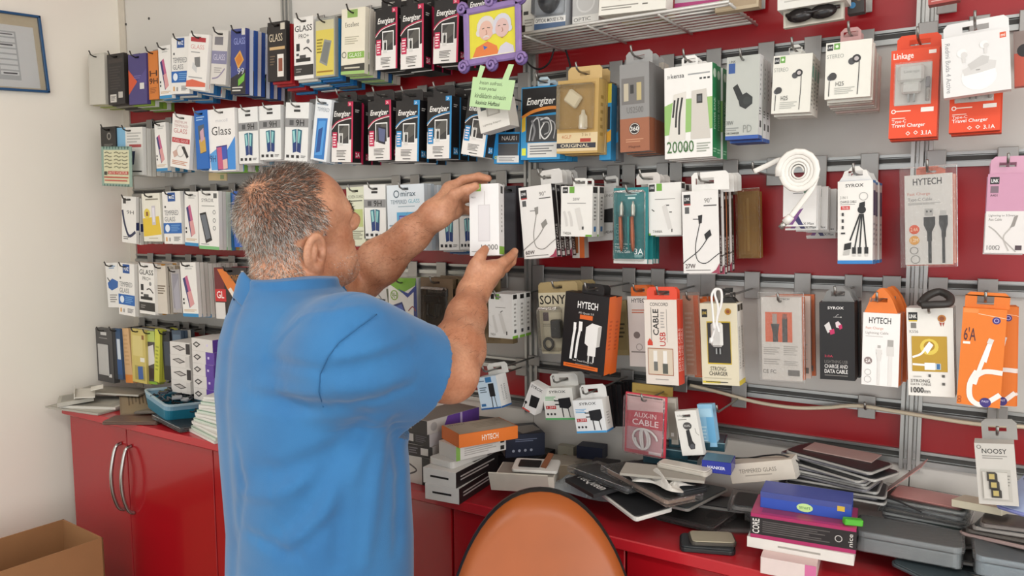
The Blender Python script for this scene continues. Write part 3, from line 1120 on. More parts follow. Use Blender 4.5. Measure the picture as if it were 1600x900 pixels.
# ---- recurring prints
def A_energy(acc, plug=True):
    o = [('r', 0, 0, 1, 1, '171416'), ('r', .93, 0, 1, 1, acc), ('p', [(0, .70), (.93, .62), (.93, 1), (0, 1)], 'e8e4e0'), ('p', [(0, .56), (.3, .66), (0, .75)], 'b8b0ae'),
         ('l', [(0, .43), (.25, .33), (.6, .28), (.93, .25)], .035, acc), ('l', [(0, .46), (.25, .35), (.6, .30), (.93, .275)], .025, 'f4e8e4'),
         ('t', .10, .15, .88, .27, 'Energizer', 'f6f3ef', {'b': .03, 'i': .25}), ('r', .76, 0, .93, .075, acc), ('t', .80, .02, .89, .06, '2A', 'ffffff'),
         ('r', .32, .37, .84, .71, 'f1f0ee'), ('r', .35, .39, .81, .69, '3a3838'), ('p', [(.35, .69), (.35, .52), (.62, .39), (.81, .39), (.81, .55)], '55534f')]
    if plug:
        o += [('r', .36, .52, .54, .73, 'd8d6d2'), ('r', .41, .56, .50, .68, '222222'), ('r', .43, .53, .48, .56, '999999')]
    else:
        o += [('p', [(.42, .42), (.80, .46), (.74, .74), (.44, .70)], '262430'), ('p', [(.46, .45), (.76, .49), (.71, .70), (.48, .67)], '5d6488')]
    o += [('r', .05, .50, .27, .76, acc), ('n', .08, .52, .24, .74, 5, 'f4dfe2'), ('n', .25, .80, .72, .92, 5, '6b6763'), ('n', .33, .945, .66, .975, 1, '2a2826')]
    return o
ENSIDE = lambda acc: [('r', 0, 0, 1, 1, '1b181a'), ('r', .86, 0, 1, 1, acc), ('r', .25, .82, .75, .93, acc), ('t', .3, .84, .7, .91, '2A', 'ffffff'), ('n', .2, .12, .6, .18, 2, 'd8d4d0')]
A_9H = [('r', 0, .27, 1, .42, '8f8f90'), ('t', .46, .29, .82, .40, '9H', '1b1b1d', {'b': .02}), ('r', .18, .30, .36, .39, '515255'), ('r', .36, .12, .64, .16, '2a2a2c'),
        ('p', [(.30, .47), (.50, .45), (.52, .84), (.36, .86)], '2c6f86'), ('p', [(.33, .49), (.42, .48), (.50, .80), (.44, .83)], '9cd3d2'), ('p', [(.36, .70), (.51, .66), (.52, .84), (.37, .86)], '1c3a78'),
        ('p', [(.54, .45), (.74, .47), (.70, .86), (.54, .84)], '276479'), ('p', [(.58, .48), (.68, .49), (.60, .80), (.56, .80)], '8fcaca'), ('p', [(.55, .68), (.71, .71), (.70, .86), (.54, .84)], '1b3673'),
        ('r', .08, .90, .20, .95, '26272b'), ('r', .30, .90, .42, .95, '26272b'), ('r', .52, .90, .64, .95, '26272b'), ('n', .72, .90, .92, .95, 2, '777777')]
A_TEMP = [('r', .30, .02, .72, .19, '1c4f96'), ('t', .37, .07, .66, .14, 'MIXZ', 'f4f6f8', {'b': .03}), ('r', .1, .27, .18, .31, '444444'), ('t', .08, .36, .86, .45, 'TEMPERED', '6d6f73'), ('t', .08, .48, .66, .57, 'GLASS', '6d6f73'),
          ('r', 0, .60, 1, .80, '1f62ae'), ('c', .22, .70, .13, 'dfe8f2'), ('n', .42, .63, .92, .77, 4, '6fa0d2'), ('r', .10, .87, .18, .95, 'd9a05a'), ('r', .28, .88, .36, .95, '999999'), ('n', .55, .86, .92, .95, 4, '5a5a5e')]
A_PINK = [('p', [(.12, .30), (.42, .24), (.78, .76), (.46, .84)], '37366f'), ('p', [(.26, .27), (.42, .24), (.78, .76), (.60, .80)], 'c06087'), ('p', [(.36, .55), (.62, .52), (.78, .76), (.50, .83)], 'd89a9a'),
          ('n', .3, .06, .85, .14, 2, 'b7b7b4'), ('r', .06, .66, .16, .70, '333333'), ('r', .06, .73, .16, .77, '333333'), ('n', .1, .86, .9, .91, 2, 'c9a77a'), ('r', 0, .94, 1, 1, '2f86ba')]
A_PRO = [('t', .05, .13, .95, .23, 'GLASS', '191919', {'b': .02}), ('t', .25, .27, .78, .34, 'PRO+', '191919'), ('r', .12, .42, .30, .54, '232323'), ('c', .74, .40, .08, '8a8a8a'), ('r', .12, .58, .26, .62, '444444'),
         ('l', [(.5, .52), (.7, .50), (.92, .58)], .05, '2a2a2a'), ('r', .10, .66, .86, .72, '222222'), ('r', .3, .61, .62, .66, '4a4a4a'), ('r', 0, .77, 1, .94, '2b2928'), ('n', .1, .82, .4, .9, 2, '8d8a86')]

A1, A2, B3, C4, D5 = 2.131, 1.911, 1.691, 1.4695, 1.246
WB = 'e9e6e1'
# ------------------------------------------------------------------ top row (left of the drawing)
pack('plain grey blank-backed pack by the corner', (138, 85), (163, 83), (141, 164), .150, .010, 'c4bfb3', rail=A1, n=6, slot=True, where='in the top row', back_cols=['b9b48e', 'c9c6bd', '8f9a4c'], dark=True, drop=.001,
     ops=[('r', .03, .03, .97, .98, 'cbc6bb')])
pack('black backed pack with two white stickers', (167, 86), (193, 81), (169, 164), .152, .012, '2b2624', rail=A1, n=6, slot=True, where='in the top row', back_cols=['3a332e', '8a8478', '2b2624'], dark=True,
     ops=[('r', .08, .1, .92, .18, '3d3530'), ('n', .12, .24, .8, .72, 9, '3f3834'), ('r', .12, .80, .5, .96, 'cfcac2'), ('n', .16, .83, .46, .93, 4, '5b5752'), ('r', .62, .76, .88, .88, 'bdb8b0')], drop=.002)
pack('purple pack with an orange triangle', (200, 86), (228, 81), (201, 164), .150, .012, '4b4178', rail=A1, n=6, slot=True, where='in the top row', back_cols=['87a33a', 'd8d5ce', '6b8a34'], dark=True, drop=.002,
     ops=[('p', [(0, .30), (.48, .55), (0, .80)], 'd1552f'), ('p', [(.48, .55), (1, .3), (1, .62)], '564b88'), ('r', .62, .58, .86, .70, 'd9d6d0'), ('n', .3, .42, .7, .5, 2, '776ca6')])
pack('narrow orange pack with black lettering', (231, 81), (246, 78), (232, 156), .146, .012, 'cf7a35', rail=A1, n=5, slot=False, where='in the top row', dark=True, back_cols=['7d9a38', 'd9d6d0'],
     ops=[('t', .12, .40, .9, .52, 'H', '3a1d0e'), ('t', .08, .56, .95, .68, '9H', '3a1d0e', {'b': .03}), ('n', .15, .75, .8, .88, 4, '8a4c1c')])
pack('white phone-print pack with blue base', (247, 73), (266, 69), (249, 155), .152, .012, WB, A_PINK, rail=A1, n=6, slot=True, where='in the top row', back_cols=['3f7fb0', 'd8d4cc'], dark=True)
pack('white and blue square-logo pack', (268, 59), (296, 55), (267, 147), .156, .012, WB, A_TEMP, rail=A1, n=7, slot=True, where='in the top row', back_cols=['2c5f97', 'd8d4cc', '2b77ab'], dark=True, drop=.002)
pack('white pack with red GLASS banner', (296, 52), (327, 50), (286, 137), .168, .012, 'ece8e3', [('r', .1, .06, .86, .14, 'b0343c'), ('t', .12, .19, .80, .27, 'GLASS', 'd79a98'), ('n', .15, .31, .6, .35, 1, '999999'), ('p', [(.34, .42), (.62, .40), (.66, .58), (.4, .6)], '777777'), ('p', [(.28, .5), (.5, .6), (.5, .7), (.25, .62)], 'cfcfcf'),
     ('p', [(0, .86), (.3, .82), (.98, .86), (.98, .93), (0, .97)], 'd9694f'), ('n', .1, .76, .8, .81, 1, 'aaaaaa')], rail=A1, n=7, slot=True, where='in the top row', back_cols=['dcd8d2', '2d6ea8', '1f5f97'], dark=True, drop=.002)
pack('grey pack with a purple-grey GLASS band', (333, 47), (357, 44), (324, 130), .160, .012, 'd6d1cb', [('r', .15, .12, .7, .27, '77747a'), ('r', 0, .38, 1, .62, '8583a0'), ('t', .12, .44, .88, .55, 'GLASS', 'c9c6d8'), ('l', [(.1, .9), (.5, .86), (.9, .7)], .06, '8f84a0'), ('n', .2, .68, .7, .8, 3, 'a7a2a0')],
     rail=A1, n=7, slot=True, where='in the top row', back_cols=['c9c5be', '4a7aa5', 'b9b098'], dark=True, drop=.002)
pack('blue pack with a gold diamond and green print', (361, 46), (384, 39), (353, 147), .166, .012, '3b4583', [('t', .2, .14, .95, .24, 'GLASS', '9aa2d8'), ('r', .72, .0, .95, .1, 'd8d4cc'), ('p', [(.25, .45), (.62, .33), (.88, .48), (.5, .62)], 'd8a04a'), ('p', [(.3, .46), (.6, .37), (.8, .48), (.5, .57)], 'c97a2c'),
     ('p', [(0, .75), (1, .62), (1, 1), (0, 1)], '26252a'), ('p', [(.5, .78), (.95, .68), (.9, .80), (.5, .88)], '6fb23a'), ('n', .1, .88, .8, .97, 2, 'cfccc4'), ('t', .45, .6, .9, .7, '99', 'c9c9d0')], rail=A1, n=9, slot=True, where='in the top row', back_cols=['cfd6e2', '2c55a0', 'd8d8dc', '2a4f98'], dark=True, step=.0135)
pack('black GLASS pack with gold band', (418, 36), (447, 31), (418, 128), .165, .012, '1f1a1a', [('t', .08, .20, .8, .33, 'GLASS', 'd9c9b0'), ('r', .1, .42, .92, .47, 'c9a878'), ('r', .52, .55, .86, .93, 'e6e0d8'), ('r', .58, .62, .8, .84, '8a4a34'), ('n', .12, .56, .4, .74, 4, '6b5a48'), ('r', .7, .03, .93, .14, 'cfc7b8')],
     rail=A1, n=6, slot=True, where='in the top row', back_cols=['b9262c', 'a52026', '2a78b0'], dark=True, drop=.003, step=.016)
pack('white GLASS PRO+ pack', (459, 29), (489, 24), (460, 125), .165, .012, WB, A_PRO, rail=A1, n=7, slot=True, where='in the top row', back_cols=['dcd8d0', '2d83b8', '2c6ea8'], dark=True, drop=.0025)
pack('yellow pack with a grey phone in clear case', (492, 30), (523, 24), (491, 122), .165, .012, '9a9a94', [('r', .05, .04, .95, .97, 'd8c65a'), ('r', .05, .04, .95, .2, 'c9c2a0'), ('p', [(.48, .36), (.84, .40), (.6, .82), (.22, .74)], '8d8f8c'), ('p', [(.5, .4), (.78, .43), (.58, .78), (.28, .71)], '777a78'), ('n', .1, .34, .4, .6, 5, '8a7a2a'), ('n', .1, .88, .9, .94, 1, 'a0782a')],
     rail=A1, n=7, slot=True, where='in the top row', back_cols=['2d83c0', '1f6cb0', '3b3f46'], dark=True, drop=.0025)
pack('cream pack reading Excellent with green strip', (534, 15), (571, 11), (534, 117), .168, .013, 'e6dfcc', [('t', .16, .21, .74, .28, 'Excellent', '5a554a'), ('r', .25, .02, .68, .14, '8fb060'), ('n', .15, .42, .75, .55, 4, 'b5ae98'), ('r', .28, .66, .98, .76, '86b050'), ('t', .34, .68, .86, .74, 'GLASS', 'eef2e0'), ('o', .13, .7, .1, .03, '777764'),
     ('p', [(0, .86), (1, .84), (1, .95), (0, .95)], '3b3934'), ('r', 0, .95, 1, 1, '9cc070'), ('n', .15, .88, .8, .93, 1, 'cfc8b4')], rail=A1, n=8, slot=True, where='in the top row', back_cols=['d6d0c4', 'e0dace', '2d6fae'], dark=True, drop=.001, step=.0145)
for i, (a, b, c, nm) in enumerate([((587, 16), (621, 10), (586, 110), 'beside the cream pack'), ((626, 11), (662, 5), (626, 109), 'second from the cream pack'), ((679, 2), (718, -3), (677, 100), 'left of the framed drawing'), ((731, -10), (770, -16), (729, 84), 'behind the framed drawing')]):
    pack('black and pink charger box '+nm, a, b, c, .17, .034, '171416', A_energy('c02450'), rail=A1, n=2, tab=(.05, .95, .028, .5), tabcol='1c181a', side=ENSIDE('c02450'), name='charger_box', cat='box', where='', dark=True)

# ------------------------------------------------------------------ second row
pack('black pack behind the handwritten price card', (157, 199), (180, 195), (158, 272), .155, .012, '262321', [('o', .55, .2, .14, .05, '8a867f'), ('n', .2, .36, .8, .42, 2, '77736c')], rail=A2, n=5, slot=True, back_cols=['2b2826', 'd0ccc4'], dark=True)
pack('white pack with light blue left stripe', (181, 200), (222, 196), (182, 273), .150, .012, 'e4e1db', [('r', 0, 0, .36, 1, '7db4d6'), ('n', .42, .1, .95, .34, 4, 'b5b3ae'), ('r', .5, .36, .95, .42, 'b24a4a'), ('p', [(.5, .5), (.72, .5), (.66, .78), (.5, .8)], '2a3350'), ('n', .5, .9, .95, .96, 1, '333333')], rail=A2, n=8, slot=True, where='in the second row', back_cols=['e2ded6', 'd2cec4', 'e6e2da'], dark=True, step=.015)
pack('narrow white pack with pink phone', (241, 193), (258, 188), (241, 268), .158, .012, WB, A_PINK, rail=A2, n=6, slot=False, where='in the second row', back_cols=['ddd9d2', '3d88ae'], dark=True)
pack('white pack with dark plug, partly hidden', (286, 192), (304, 190), (288, 262), .140, .012, 'e6e3de', [('r', .4, .4, .9, .62, '22242a'), ('n', .2, .2, .8, .3, 2, '999999'), ('r', 0, .94, 1, 1, '2f7fb0')], rail=A2, n=4, where='in the second row', hk=False, back_cols=['2f7fb0'])
pack('tilted white pack with red banner', (270, 177), (300, 175), (260, 258), .178, .012, 'ece8e3', [('t', .14, .12, .76, .17, 'PREMIUM', 'b98a88'), ('t', .10, .19, .84, .24, 'TEMPERED', 'b98a88'), ('t', .10, .265, .80, .35, 'GLASS', 'c06a68'), ('r', .04, .44, .96, .53, 'b8383e'), ('t', .12, .46, .88, .51, 'FULL GLUE', 'e8c8c6'), ('o', .5, .68, .2, .03, 'b9b4b0'), ('p', [(.55, .6), (.7, .58), (.95, .76), (.85, .8)], '34302f'), ('p', [(.1, .72), (.3, .66), (.4, .76), (.2, .82)], 'c9a79a'), ('n', .1, .86, .9, .95, 3, 'c98a6a')],
     rail=A2, n=5, slot=True, where='in the second row', back_cols=['dedad4', 'd0ccc6'])
pack('bright blue pack with a photo panel', (303, 174), (322, 171), (308, 265), .176, .014, '1e66b8', [('p', [(.25, .26), (.75, .24), (.85, .72), (.35, .74)], '4a5a6a'), ('p', [(.3, .5), (.8, .46), (.85, .7), (.36, .73)], 'c9a04a'), ('p', [(.4, .36), (.7, .3), (.74, .5), (.44, .54)], 'c9a0b0'), ('n', .15, .1, .8, .18, 2, 'a8c8ea')], rail=A2, n=6, slot=True, where='in the second row', back_cols=['2f79c6', 'd0d8e2', '2f8a5a'])
pack('large white pack reading Glass over blue phone', (324, 172), (366, 169), (328, 268), .172, .012, 'eeebe8', [('t', .30, .16, .74, .21, 'mocoll', 'c2c2c6'), ('t', .14, .28, .86, .42, 'Glass', '2b2b2e'), ('p', [(.62, .72), (1, .45), (1, .98), (.62, .98)], '3f8cd8'), ('p', [(.05, .72), (.3, .64), (.35, .98), (.1, .98)], '5aa0de'), ('p', [(.30, .60), (.70, .58), (.72, .97), (.34, .99)], '40307a'), ('p', [(.32, .62), (.50, .61), (.55, .97), (.36, .97)], 'c25a80'), ('p', [(.50, .61), (.68, .60), (.70, .80), (.52, .82)], '3b55b0'), ('p', [(.53, .82), (.70, .80), (.71, .96), (.55, .97)], 'e0b8b0'), ('t', .05, .74, .28, .85, '9H', '2a3a6a')],
     rail=A2, n=6, slot=True, where='in the second row', back_cols=['e2ded8', '7ab04a', 'e6e2dc'])
for i, (a, b, c, nm) in enumerate([((372, 169), (402, 166), (374, 256), 'right of the Glass pack'), ((405, 166), (438, 163), (406, 250), 'above his crown'), ((447, 160), (483, 157), (441, 250), 'left of the blue one')]):
    pack('white 9H pack with teal phones '+nm, a, b, c, .168+.006*(i == 2), .012, 'e9e9e7', A_9H, rail=A2, n=6, slot=True, where='', back_cols=['dcdcda', 'd2d2d0', '8ab0c4'])
pack('tilted white pack with big blue phone', (494, 153), (519, 151), (476, 246), .180, .012, 'e6eaee', [('n', .1, .06, .8, .12, 1, '8a96a2'), ('t', .15, .14, .9, .20, 'TEMPERED', '7a8692'), ('p', [(.2, .32), (.85, .30), (.85, .97), (.2, .97)], '2f78c0'), ('p', [(.3, .36), (.75, .34), (.7, .9), (.25, .92)], '4f9ade'), ('p', [(.34, .5), (.6, .45), (.55, .85), (.3, .88)], '1f4f94')], rail=A2, n=7, slot=True, where='in the second row', back_cols=['cfdbe6', 'e2e6ea', '3a86c6'])
for i, (a, b, c, acc, pl, nm) in enumerate([((519, 160), (552, 157), (516, 253), 'c02450', True, 'pink-trimmed charger box right of tilted blue pack'), ((575, 159), (611, 155), (575, 251), 'c02450', False, 'pink-trimmed charger box showing a phone'),
                                   ((619, 158), (656, 155), (616, 252), '2a8ac4', True, 'blue-trimmed charger box hung straight'), ((668, 152), (706, 148), (665, 248), '2a8ac4', True, 'blue-trimmed charger box with cream plug'), ((732, 150), (770, 153), (719, 240), '2a8ac4', True, 'tilted blue-trimmed charger box')]):
    pack(nm, a, b, c, .172+.012*(i == 4), .034, '171416', A_energy(acc, pl), rail=A2, n=2, tab=(.05, .95, .026, .5), tabcol='1c181a', side=ENSIDE(acc), name='charger_box', cat='box', where='in the second row')
pack('blue-bordered cable pack low under white box', (773, 207), (812, 205), (771, 256), .150, .02, '2a8ac4', [('r', .16, .06, 1, .34, '2a2628'), ('r', .16, .36, .95, .74, '4a4a4c'), ('r', .12, .74, 1, .96, 'd8d8d6'), ('t', .3, .12, .9, .26, 'NAU01', 'cfcac4'), ('n', .2, .78, .85, .93, 3, '77787a'), ('o', .07, .8, .05, .02, 'd8e04a')], name='cable_pack', rail=None)
pack('wide blue-bordered blister reading Energizer over earphones', (815, 137), (877, 133), (815, 250), .150, .022, '2f93cc', [('p', [(.02, .02), (.98, .02), (.98, .36), (.02, .40)], '1b181a'), ('t', .14, .15, .86, .28, 'Energizer', 'f4f1ec', {'b': .03, 'i': .25}), ('l', [(.02, .42), (.3, .34), (.7, .30), (.98, .31)], .07, 'e08a3a'), ('p', [(.02, .44), (.12, .40), (.12, .98), (.02, .98)], 'e0b83a'), ('p', [(.02, .62), (.12, .6), (.12, .98), (.02, .98)], '2f93cc'),
     ('r', .14, .40, .92, .76, '3c3c3e'), ('r', .18, .77, .92, .97, 'd9d8d4'), ('n', .24, .80, .84, .94, 4, '6f7072'), ('r', .03, .84, .14, .94, 'd9e04a'),
     ('l', [(.22, .74), (.3, .5), (.45, .45), (.5, .72)], .03, 'c8c8c8'), ('l', [(.5, .46), (.7, .44), (.78, .6), (.62, .72), (.5, .62), (.6, .5)], .03, 'e0e0de'), ('l', [(.56, .5), (.7, .5), (.72, .62), (.6, .66)], .025, 'a8a8a8'), ('l', [(.28, .46), (.36, .6), (.3, .74)], .05, '8a8a8c'), ('l', [(.4, .42), (.84, .5), (.84, .72)], .025, 'b0b0b2')],
     name='earphone_blister', cat='blister pack', where='', n=2, rail=A2, tab=(.35, .65, .02, .5), tabcol='c8dce8', step=.03)
def gold_extra(t, w, h, th):
    MB().box((w*.48, -.008, h*.63), (w*.84, .015, h*.6), clear('e8d8a8', .16)).build('window', t)
    c = MB().box((w*.42, -.006, h*.74), (w*.36, .010, w*.30), M('e6dfcf', .35), T(w*.42, 0, h*.74) @ RY(35) @ T(-w*.42, 0, -h*.74), bev=.003).build('charger', t)
    MB().lathe([(w*.08, 0), (w*.10, h*.02), (w*.085, h*.18), (w*.05, h*.2), (w*.03, h*.26)], M('e9e4da', .35), 12, T(w*.68, -.007, h*.32)).build('car_charger', t)
pack('tan box with clear window reading ORIGINAL', (872, 127), (936, 124), (873, 240), .175, .032, 'bb9a5c', [('r', .05, .04, .92, .70, 'a8864a'), ('r', 0, .72, 1, .97, 'd8c39a'), ('t', .12, .75, .36, .80, '4GLF', 'b86a3a'), ('t', .62, .73, .82, .77, '3 in 1', '8a6a3a'), ('r', .58, .80, .84, .85, 'a83a2a'), ('r', 0, .86, .96, .93, '2b2d38'), ('t', .10, .873, .80, .918, 'ORIGINAL', 'e8dcc0')],
     rail=A2, tab=(.15, .98, .028, .55), tabcol='c8a970', name='charger_set_box', cat='box', n=1, extra=gold_extra, side=[('r', 0, 0, 1, 1, 'c4a262'), ('n', .3, .2, .7, .8, 6, 'a08040')])
for i, (a, b, c, col, nm) in enumerate([((938, 132), (956, 131), (940, 250), '2f93cc', 'blue and yellow blister right of the tan box'), ((955, 138), (966, 137), (957, 250), '7d7f82', 'grey-edged blister beside the steel box')]):
    pack(nm, a, b, c, .135-.03*i, .014, col, [('r', .0, .0, 1, .25, 'd8c83a' if i == 0 else '55575a'), ('r', .1, .3, .9, .6, '2a2a2c' if i == 0 else '6a6c70'), ('p', [(0, .7), (1, .6), (1, .75), (0, .82)], 'e0a83a' if i == 0 else '4aa0d0')], name='cable_blister', cat='blister pack', rail=A2, where='in the second row', hk=i == 0, n=1)
pack('steel-grey and brown box marked 360 degrees', (968, 102), (1014, 97), (973, 238), .175, .03, '8a8988', [('r', .06, .16, .84, .46, '6f6c6a'), ('r', .14, .22, .3, .42, 'b8ae98'), ('r', .36, .24, .48, .34, '2f2d2c'), ('r', .58, .22, .74, .42, 'b8a878'), ('t', .24, .49, .80, .56, 'US2500', '6a6866'), ('r', 0, .62, 1, 1, '9a5f42'), ('c', .5, .74, .19, '1f1b1a'), ('o', .5, .74, .17, .02, 'd8d0c8'), ('t', .36, .715, .64, .765, '360', 'eeeae4', {'b': .02}), ('n', .2, .85, .8, .9, 2, 'c08a6a'), ('t', .3, .93, .7, .965, 'Magnet', '5a3020')],
     rail=A2, tab=(.1, 1.0, .026, .6), tabcol='9a9998', name='cable_box', cat='box', n=2, side=[('r', 0, 0, 1, .62, '7a7978'), ('r', 0, .62, 1, 1, '8a5238')])
pack('white box with brown round logos behind steel box', (1014, 100), (1036, 98), (1018, 238), .10, .03, 'cfc8bc', [('c', .6, .2, .35, '6a4430'), ('r', .3, .34, 1, .52, '7a5038'), ('r', .1, .62, 1, .96, '55514c'), ('n', .2, .56, .9, .6, 1, '444444')], name='cable_box', cat='box', rail=A2, hk=False)
pack('white and green power bank box reading 20000', (1038, 107), (1113, 98), (1041, 249), .165, .026, 'e8e6e2', [('t', .06, .09, .12, .125, '»', '2b2d2e'), ('t', .14, .075, .42, .125, 'kensa', '2b2d2e', {'b': .02}), ('n', .50, .085, .95, .12, 1, '9a9c9c'), ('r', .74, .145, .79, .165, '3a3c3c'), ('r', .82, .145, .87, .165, '3a3c3c'), ('r', .9, .145, .95, .165, '3a3c3c'),
     ('p', [(0, .42), (.3, .36), (1, .36), (1, .70), (0, .74)], '8fb86a'), ('p', [(.20, .30), (.46, .28), (.44, .80), (.08, .82)], 'd8d4cc'), ('l', [(.22, .36), (.18, .55)], .04, '2e2c2a'), ('l', [(.30, .34), (.26, .48), (.24, .66)], .04, '2e2c2a'), ('l', [(.38, .34), (.32, .55), (.31, .74)], .04, '2e2c2a'),
     ('p', [(.58, .28), (.88, .27), (.96, .80), (.56, .80)], 'c9c4bc'), ('r', .68, .32, .80, .42, '33302e'), ('r', .7, .34, .78, .40, '55565a'), ('t', .05, .81, .62, .94, '20000', '3f6a36', {'b': .01}), ('n', .68, .84, .96, .95, 4, '9aa094'), ('t', .42, .87, .5, .92, 'mAh', '3f6a36')],
     rail=A2, name='power_bank_box', cat='box', n=2, side=[('r', 0, 0, 1, 1, '1e8a52'), ('c', .5, .10, .32, 'd8ecd8'), ('t', .3, .36, .7, .70, 'POWER BANK', 'd8f0dc', {'rot': 90}), ('n', .15, .9, .85, .96, 2, '9ad0a8')], tab=(.32, .66, .02, .5))
pack('grey-green car charger box reading PD', (1136, 90), (1188, 84), (1133, 219), .165, .024, 'b5b8b2', [('r', .06, .08, .26, .2, '2a4f90'), ('t', .08, .045, .27, .075, 'LINK', '333333'), ('p', [(.20, .37), (.34, .33), (.50, .46), (.44, .56), (.36, .52)], '1b1d1c'), ('p', [(.36, .49), (.62, .44), (.80, .50), (.80, .58), (.6, .64), (.42, .6)], '232625'), ('c', .64, .54, .12, '2e3230'), ('t', .02, .77, .24, .82, '38W', '5a5d5a'), ('n', .02, .85, .4, .9, 2, '8a8d8a'), ('t', .02, .91, .42, .935, 'CAR CHARGER', '2a2c2a', {'b': .02}), ('t', .54, .83, .80, .92, 'PD', '8a8d88'), ('r', 0, .955, 1, 1, '2d55a2')],
     rail=A2, name='car_charger_box', cat='box', n=2, step=.03, side=[('r', 0, 0, 1, 1, 'dcdcdc'), ('n', .1, .62, .5, .72, 3, '3a3a3a'), ('r', .25, .78, .7, .86, '555555'), ('r', 0, .955, 1, 1, '2d55a2'), ('n', .2, .1, .4, .5, 7, '8a8a8a')], bot='2a3f96')
A_H25 = [('r', .03, .03, .16, .14, '1c1c1c'), ('t', .04, .065, .15, .105, 'LINK', 'eeeeee'), ('r', .18, .02, .31, .13, '6aa04a'), ('c', .245, .075, .035, 'dcecd0'), ('t', .03, .21, .40, .28, 'STEREO', 'a0a29c'),
         ('c', .58, .36, .08, '4a4a4c'), ('c', .68, .32, .095, '2e2c2d'), ('c', .68, .32, .05, 'b8b0b0'), ('l', [(.74, .36), (.74, .6), (.72, .95)], .018, '3a3838'), ('c', .12, .62, .07, '55555a'), ('c', .17, .60, .09, '3a3838'), ('l', [(.1, .68), (.09, .95)], .018, '3a3838'),
         ('t', .24, .70, .42, .775, 'H25', '555753'), ('n', .22, .80, .66, .93, 4, 'b5b5ae')]
pack('white earphone box beside the grey-green box', (1209, 88), (1270, 82), (1204, 178), .160, .022, 'dfddd4', A_H25, rail=A2, name='earphone_box', cat='box', n=2, tab=(.38, .68, .018, .4), tabcol='c9c8c2', side=[('n', .25, .08, .75, .9, 12, '9a9a94'), ('r', .2, .2, .8, .4, '86b0a0')])
pack('white earphone box hanging higher on the hook', (1291, 68), (1363, 58), (1286, 156), .170, .014, 'e3e1d8', A_H25, rail=A2, name='earphone_box', cat='box', n=7, tab=(.3, .75, .022, .4), tabcol='b48a88', step=.0165, drop=.0015, back_cols=['dddbd2', 'd8d5cc', 'd9c0b8'])
A_LINK = [('r', 0, 0, 1, 1, 'e2481c'), ('t', .05, .035, .47, .125, 'Linkage', 'f6eee8', {'b': .03}), ('r', .78, .03, .93, .07, 'f0e6de'), ('r', .10, .16, .86, .63, 'b9b5b0'), ('r', .12, .17, .84, .62, 'c6c3bf'), ('n', .1, .68, .45, .71, 1, 'f0d8c8'), ('c', .09, .695, .05, 'f4ece4'), ('c', .09, .695, .03, 'e2481c'),
          ('r', .66, .665, .92, .715, 'f0ebe4'), ('n', .06, .765, .34, .785, 1, 'f2d8ca'), ('t', .06, .79, .36, .835, 'Type-C', 'fbf4ee'), ('t', .06, .835, .76, .89, 'Travel Charger', 'fbf4ee', {'b': .02}), ('t', .68, .925, .9, .975, '3.1A', 'fbf4ee', {'b': .02}),
          ('p', [(.36, .95), (.41, .925), (.46, .95), (.41, .975)], 'f4e0d6'), ('p', [(.38, .95), (.41, .936), (.44, .95), (.41, .964)], 'e2481c'), ('p', [(.52, .945), (.57, .92), (.62, .945), (.57, .97)], 'f4e0d6'), ('p', [(.54, .945), (.57, .931), (.60, .945), (.57, .959)], 'e2481c')]
def link_extra(t, w, h, th):
    wh = M('d4d2ce', .35)
    MB().box((w*.44, -.006, h*.72), (w*.54, .014, h*.20), wh, bev=.004).build('charger', t)
    MB().box((w*.45, -.006, h*.555), (w*.40, .012, h*.13), wh, bev=.003).box((w*.40, -.006, h*.45), (w*.04, .006, h*.10), M('8a8a88', .3, .8)).box((w*.52, -.006, h*.45), (w*.04, .006, h*.10), M('8a8a88', .3, .8)).build('plug', t)
    a = MB()
    art_mesh(a, [('t', .3, .25, .62, .29, 'Linkage', '9a9894')], w, h, lambda u, v, k: (u*w, -.0133, (1-v)*h))
    a.build('lettering', t)
    MB().tube([(w*.79, -.004, h*.40), (w*.79, -.004, h*.52), (w*.79, -.004, h*.55)], .003, M('9a9894', .4), 6).box((w*.79, -.005, h*.61), (w*.09, .006, h*.12), M('77757a', .4), bev=.001).build('cable', t)
    MB().box((w*.48, -.0145, h*.605), (w*.76, .0005, h*.47), clear()).build('window', t)
LSIDE = [('r', 0, 0, 1, 1, 'd8401a'), ('t', .25, .8, .6, .97, '3.1A USB', 'f0b8a0', {'rot': 90}), ('n', .3, .1, .6, .2, 2, 'e07050')]
pack('orange travel charger box on the aluminium post', (1393, 80), (1469, 72), (1389, 217), .170, .026, 'dc441a', A_LINK, rail=A2, name='charger_box', cat='box', n=1, tab=(.08, 1.0, .026, .9), tabcol='e2481c', side=LSIDE, extra=link_extra, tabslot=(.52, .030, .009))
pack('orange travel charger box under the white earbuds box', (1486, 84), (1567, 76), (1485, 208), .155, .026, 'dc441a', A_LINK, rail=A2, name='charger_box', cat='box', n=1, tab=(.08, .96, .026, .9), tabcol='e2481c', side=LSIDE, extra=link_extra, hk=False)
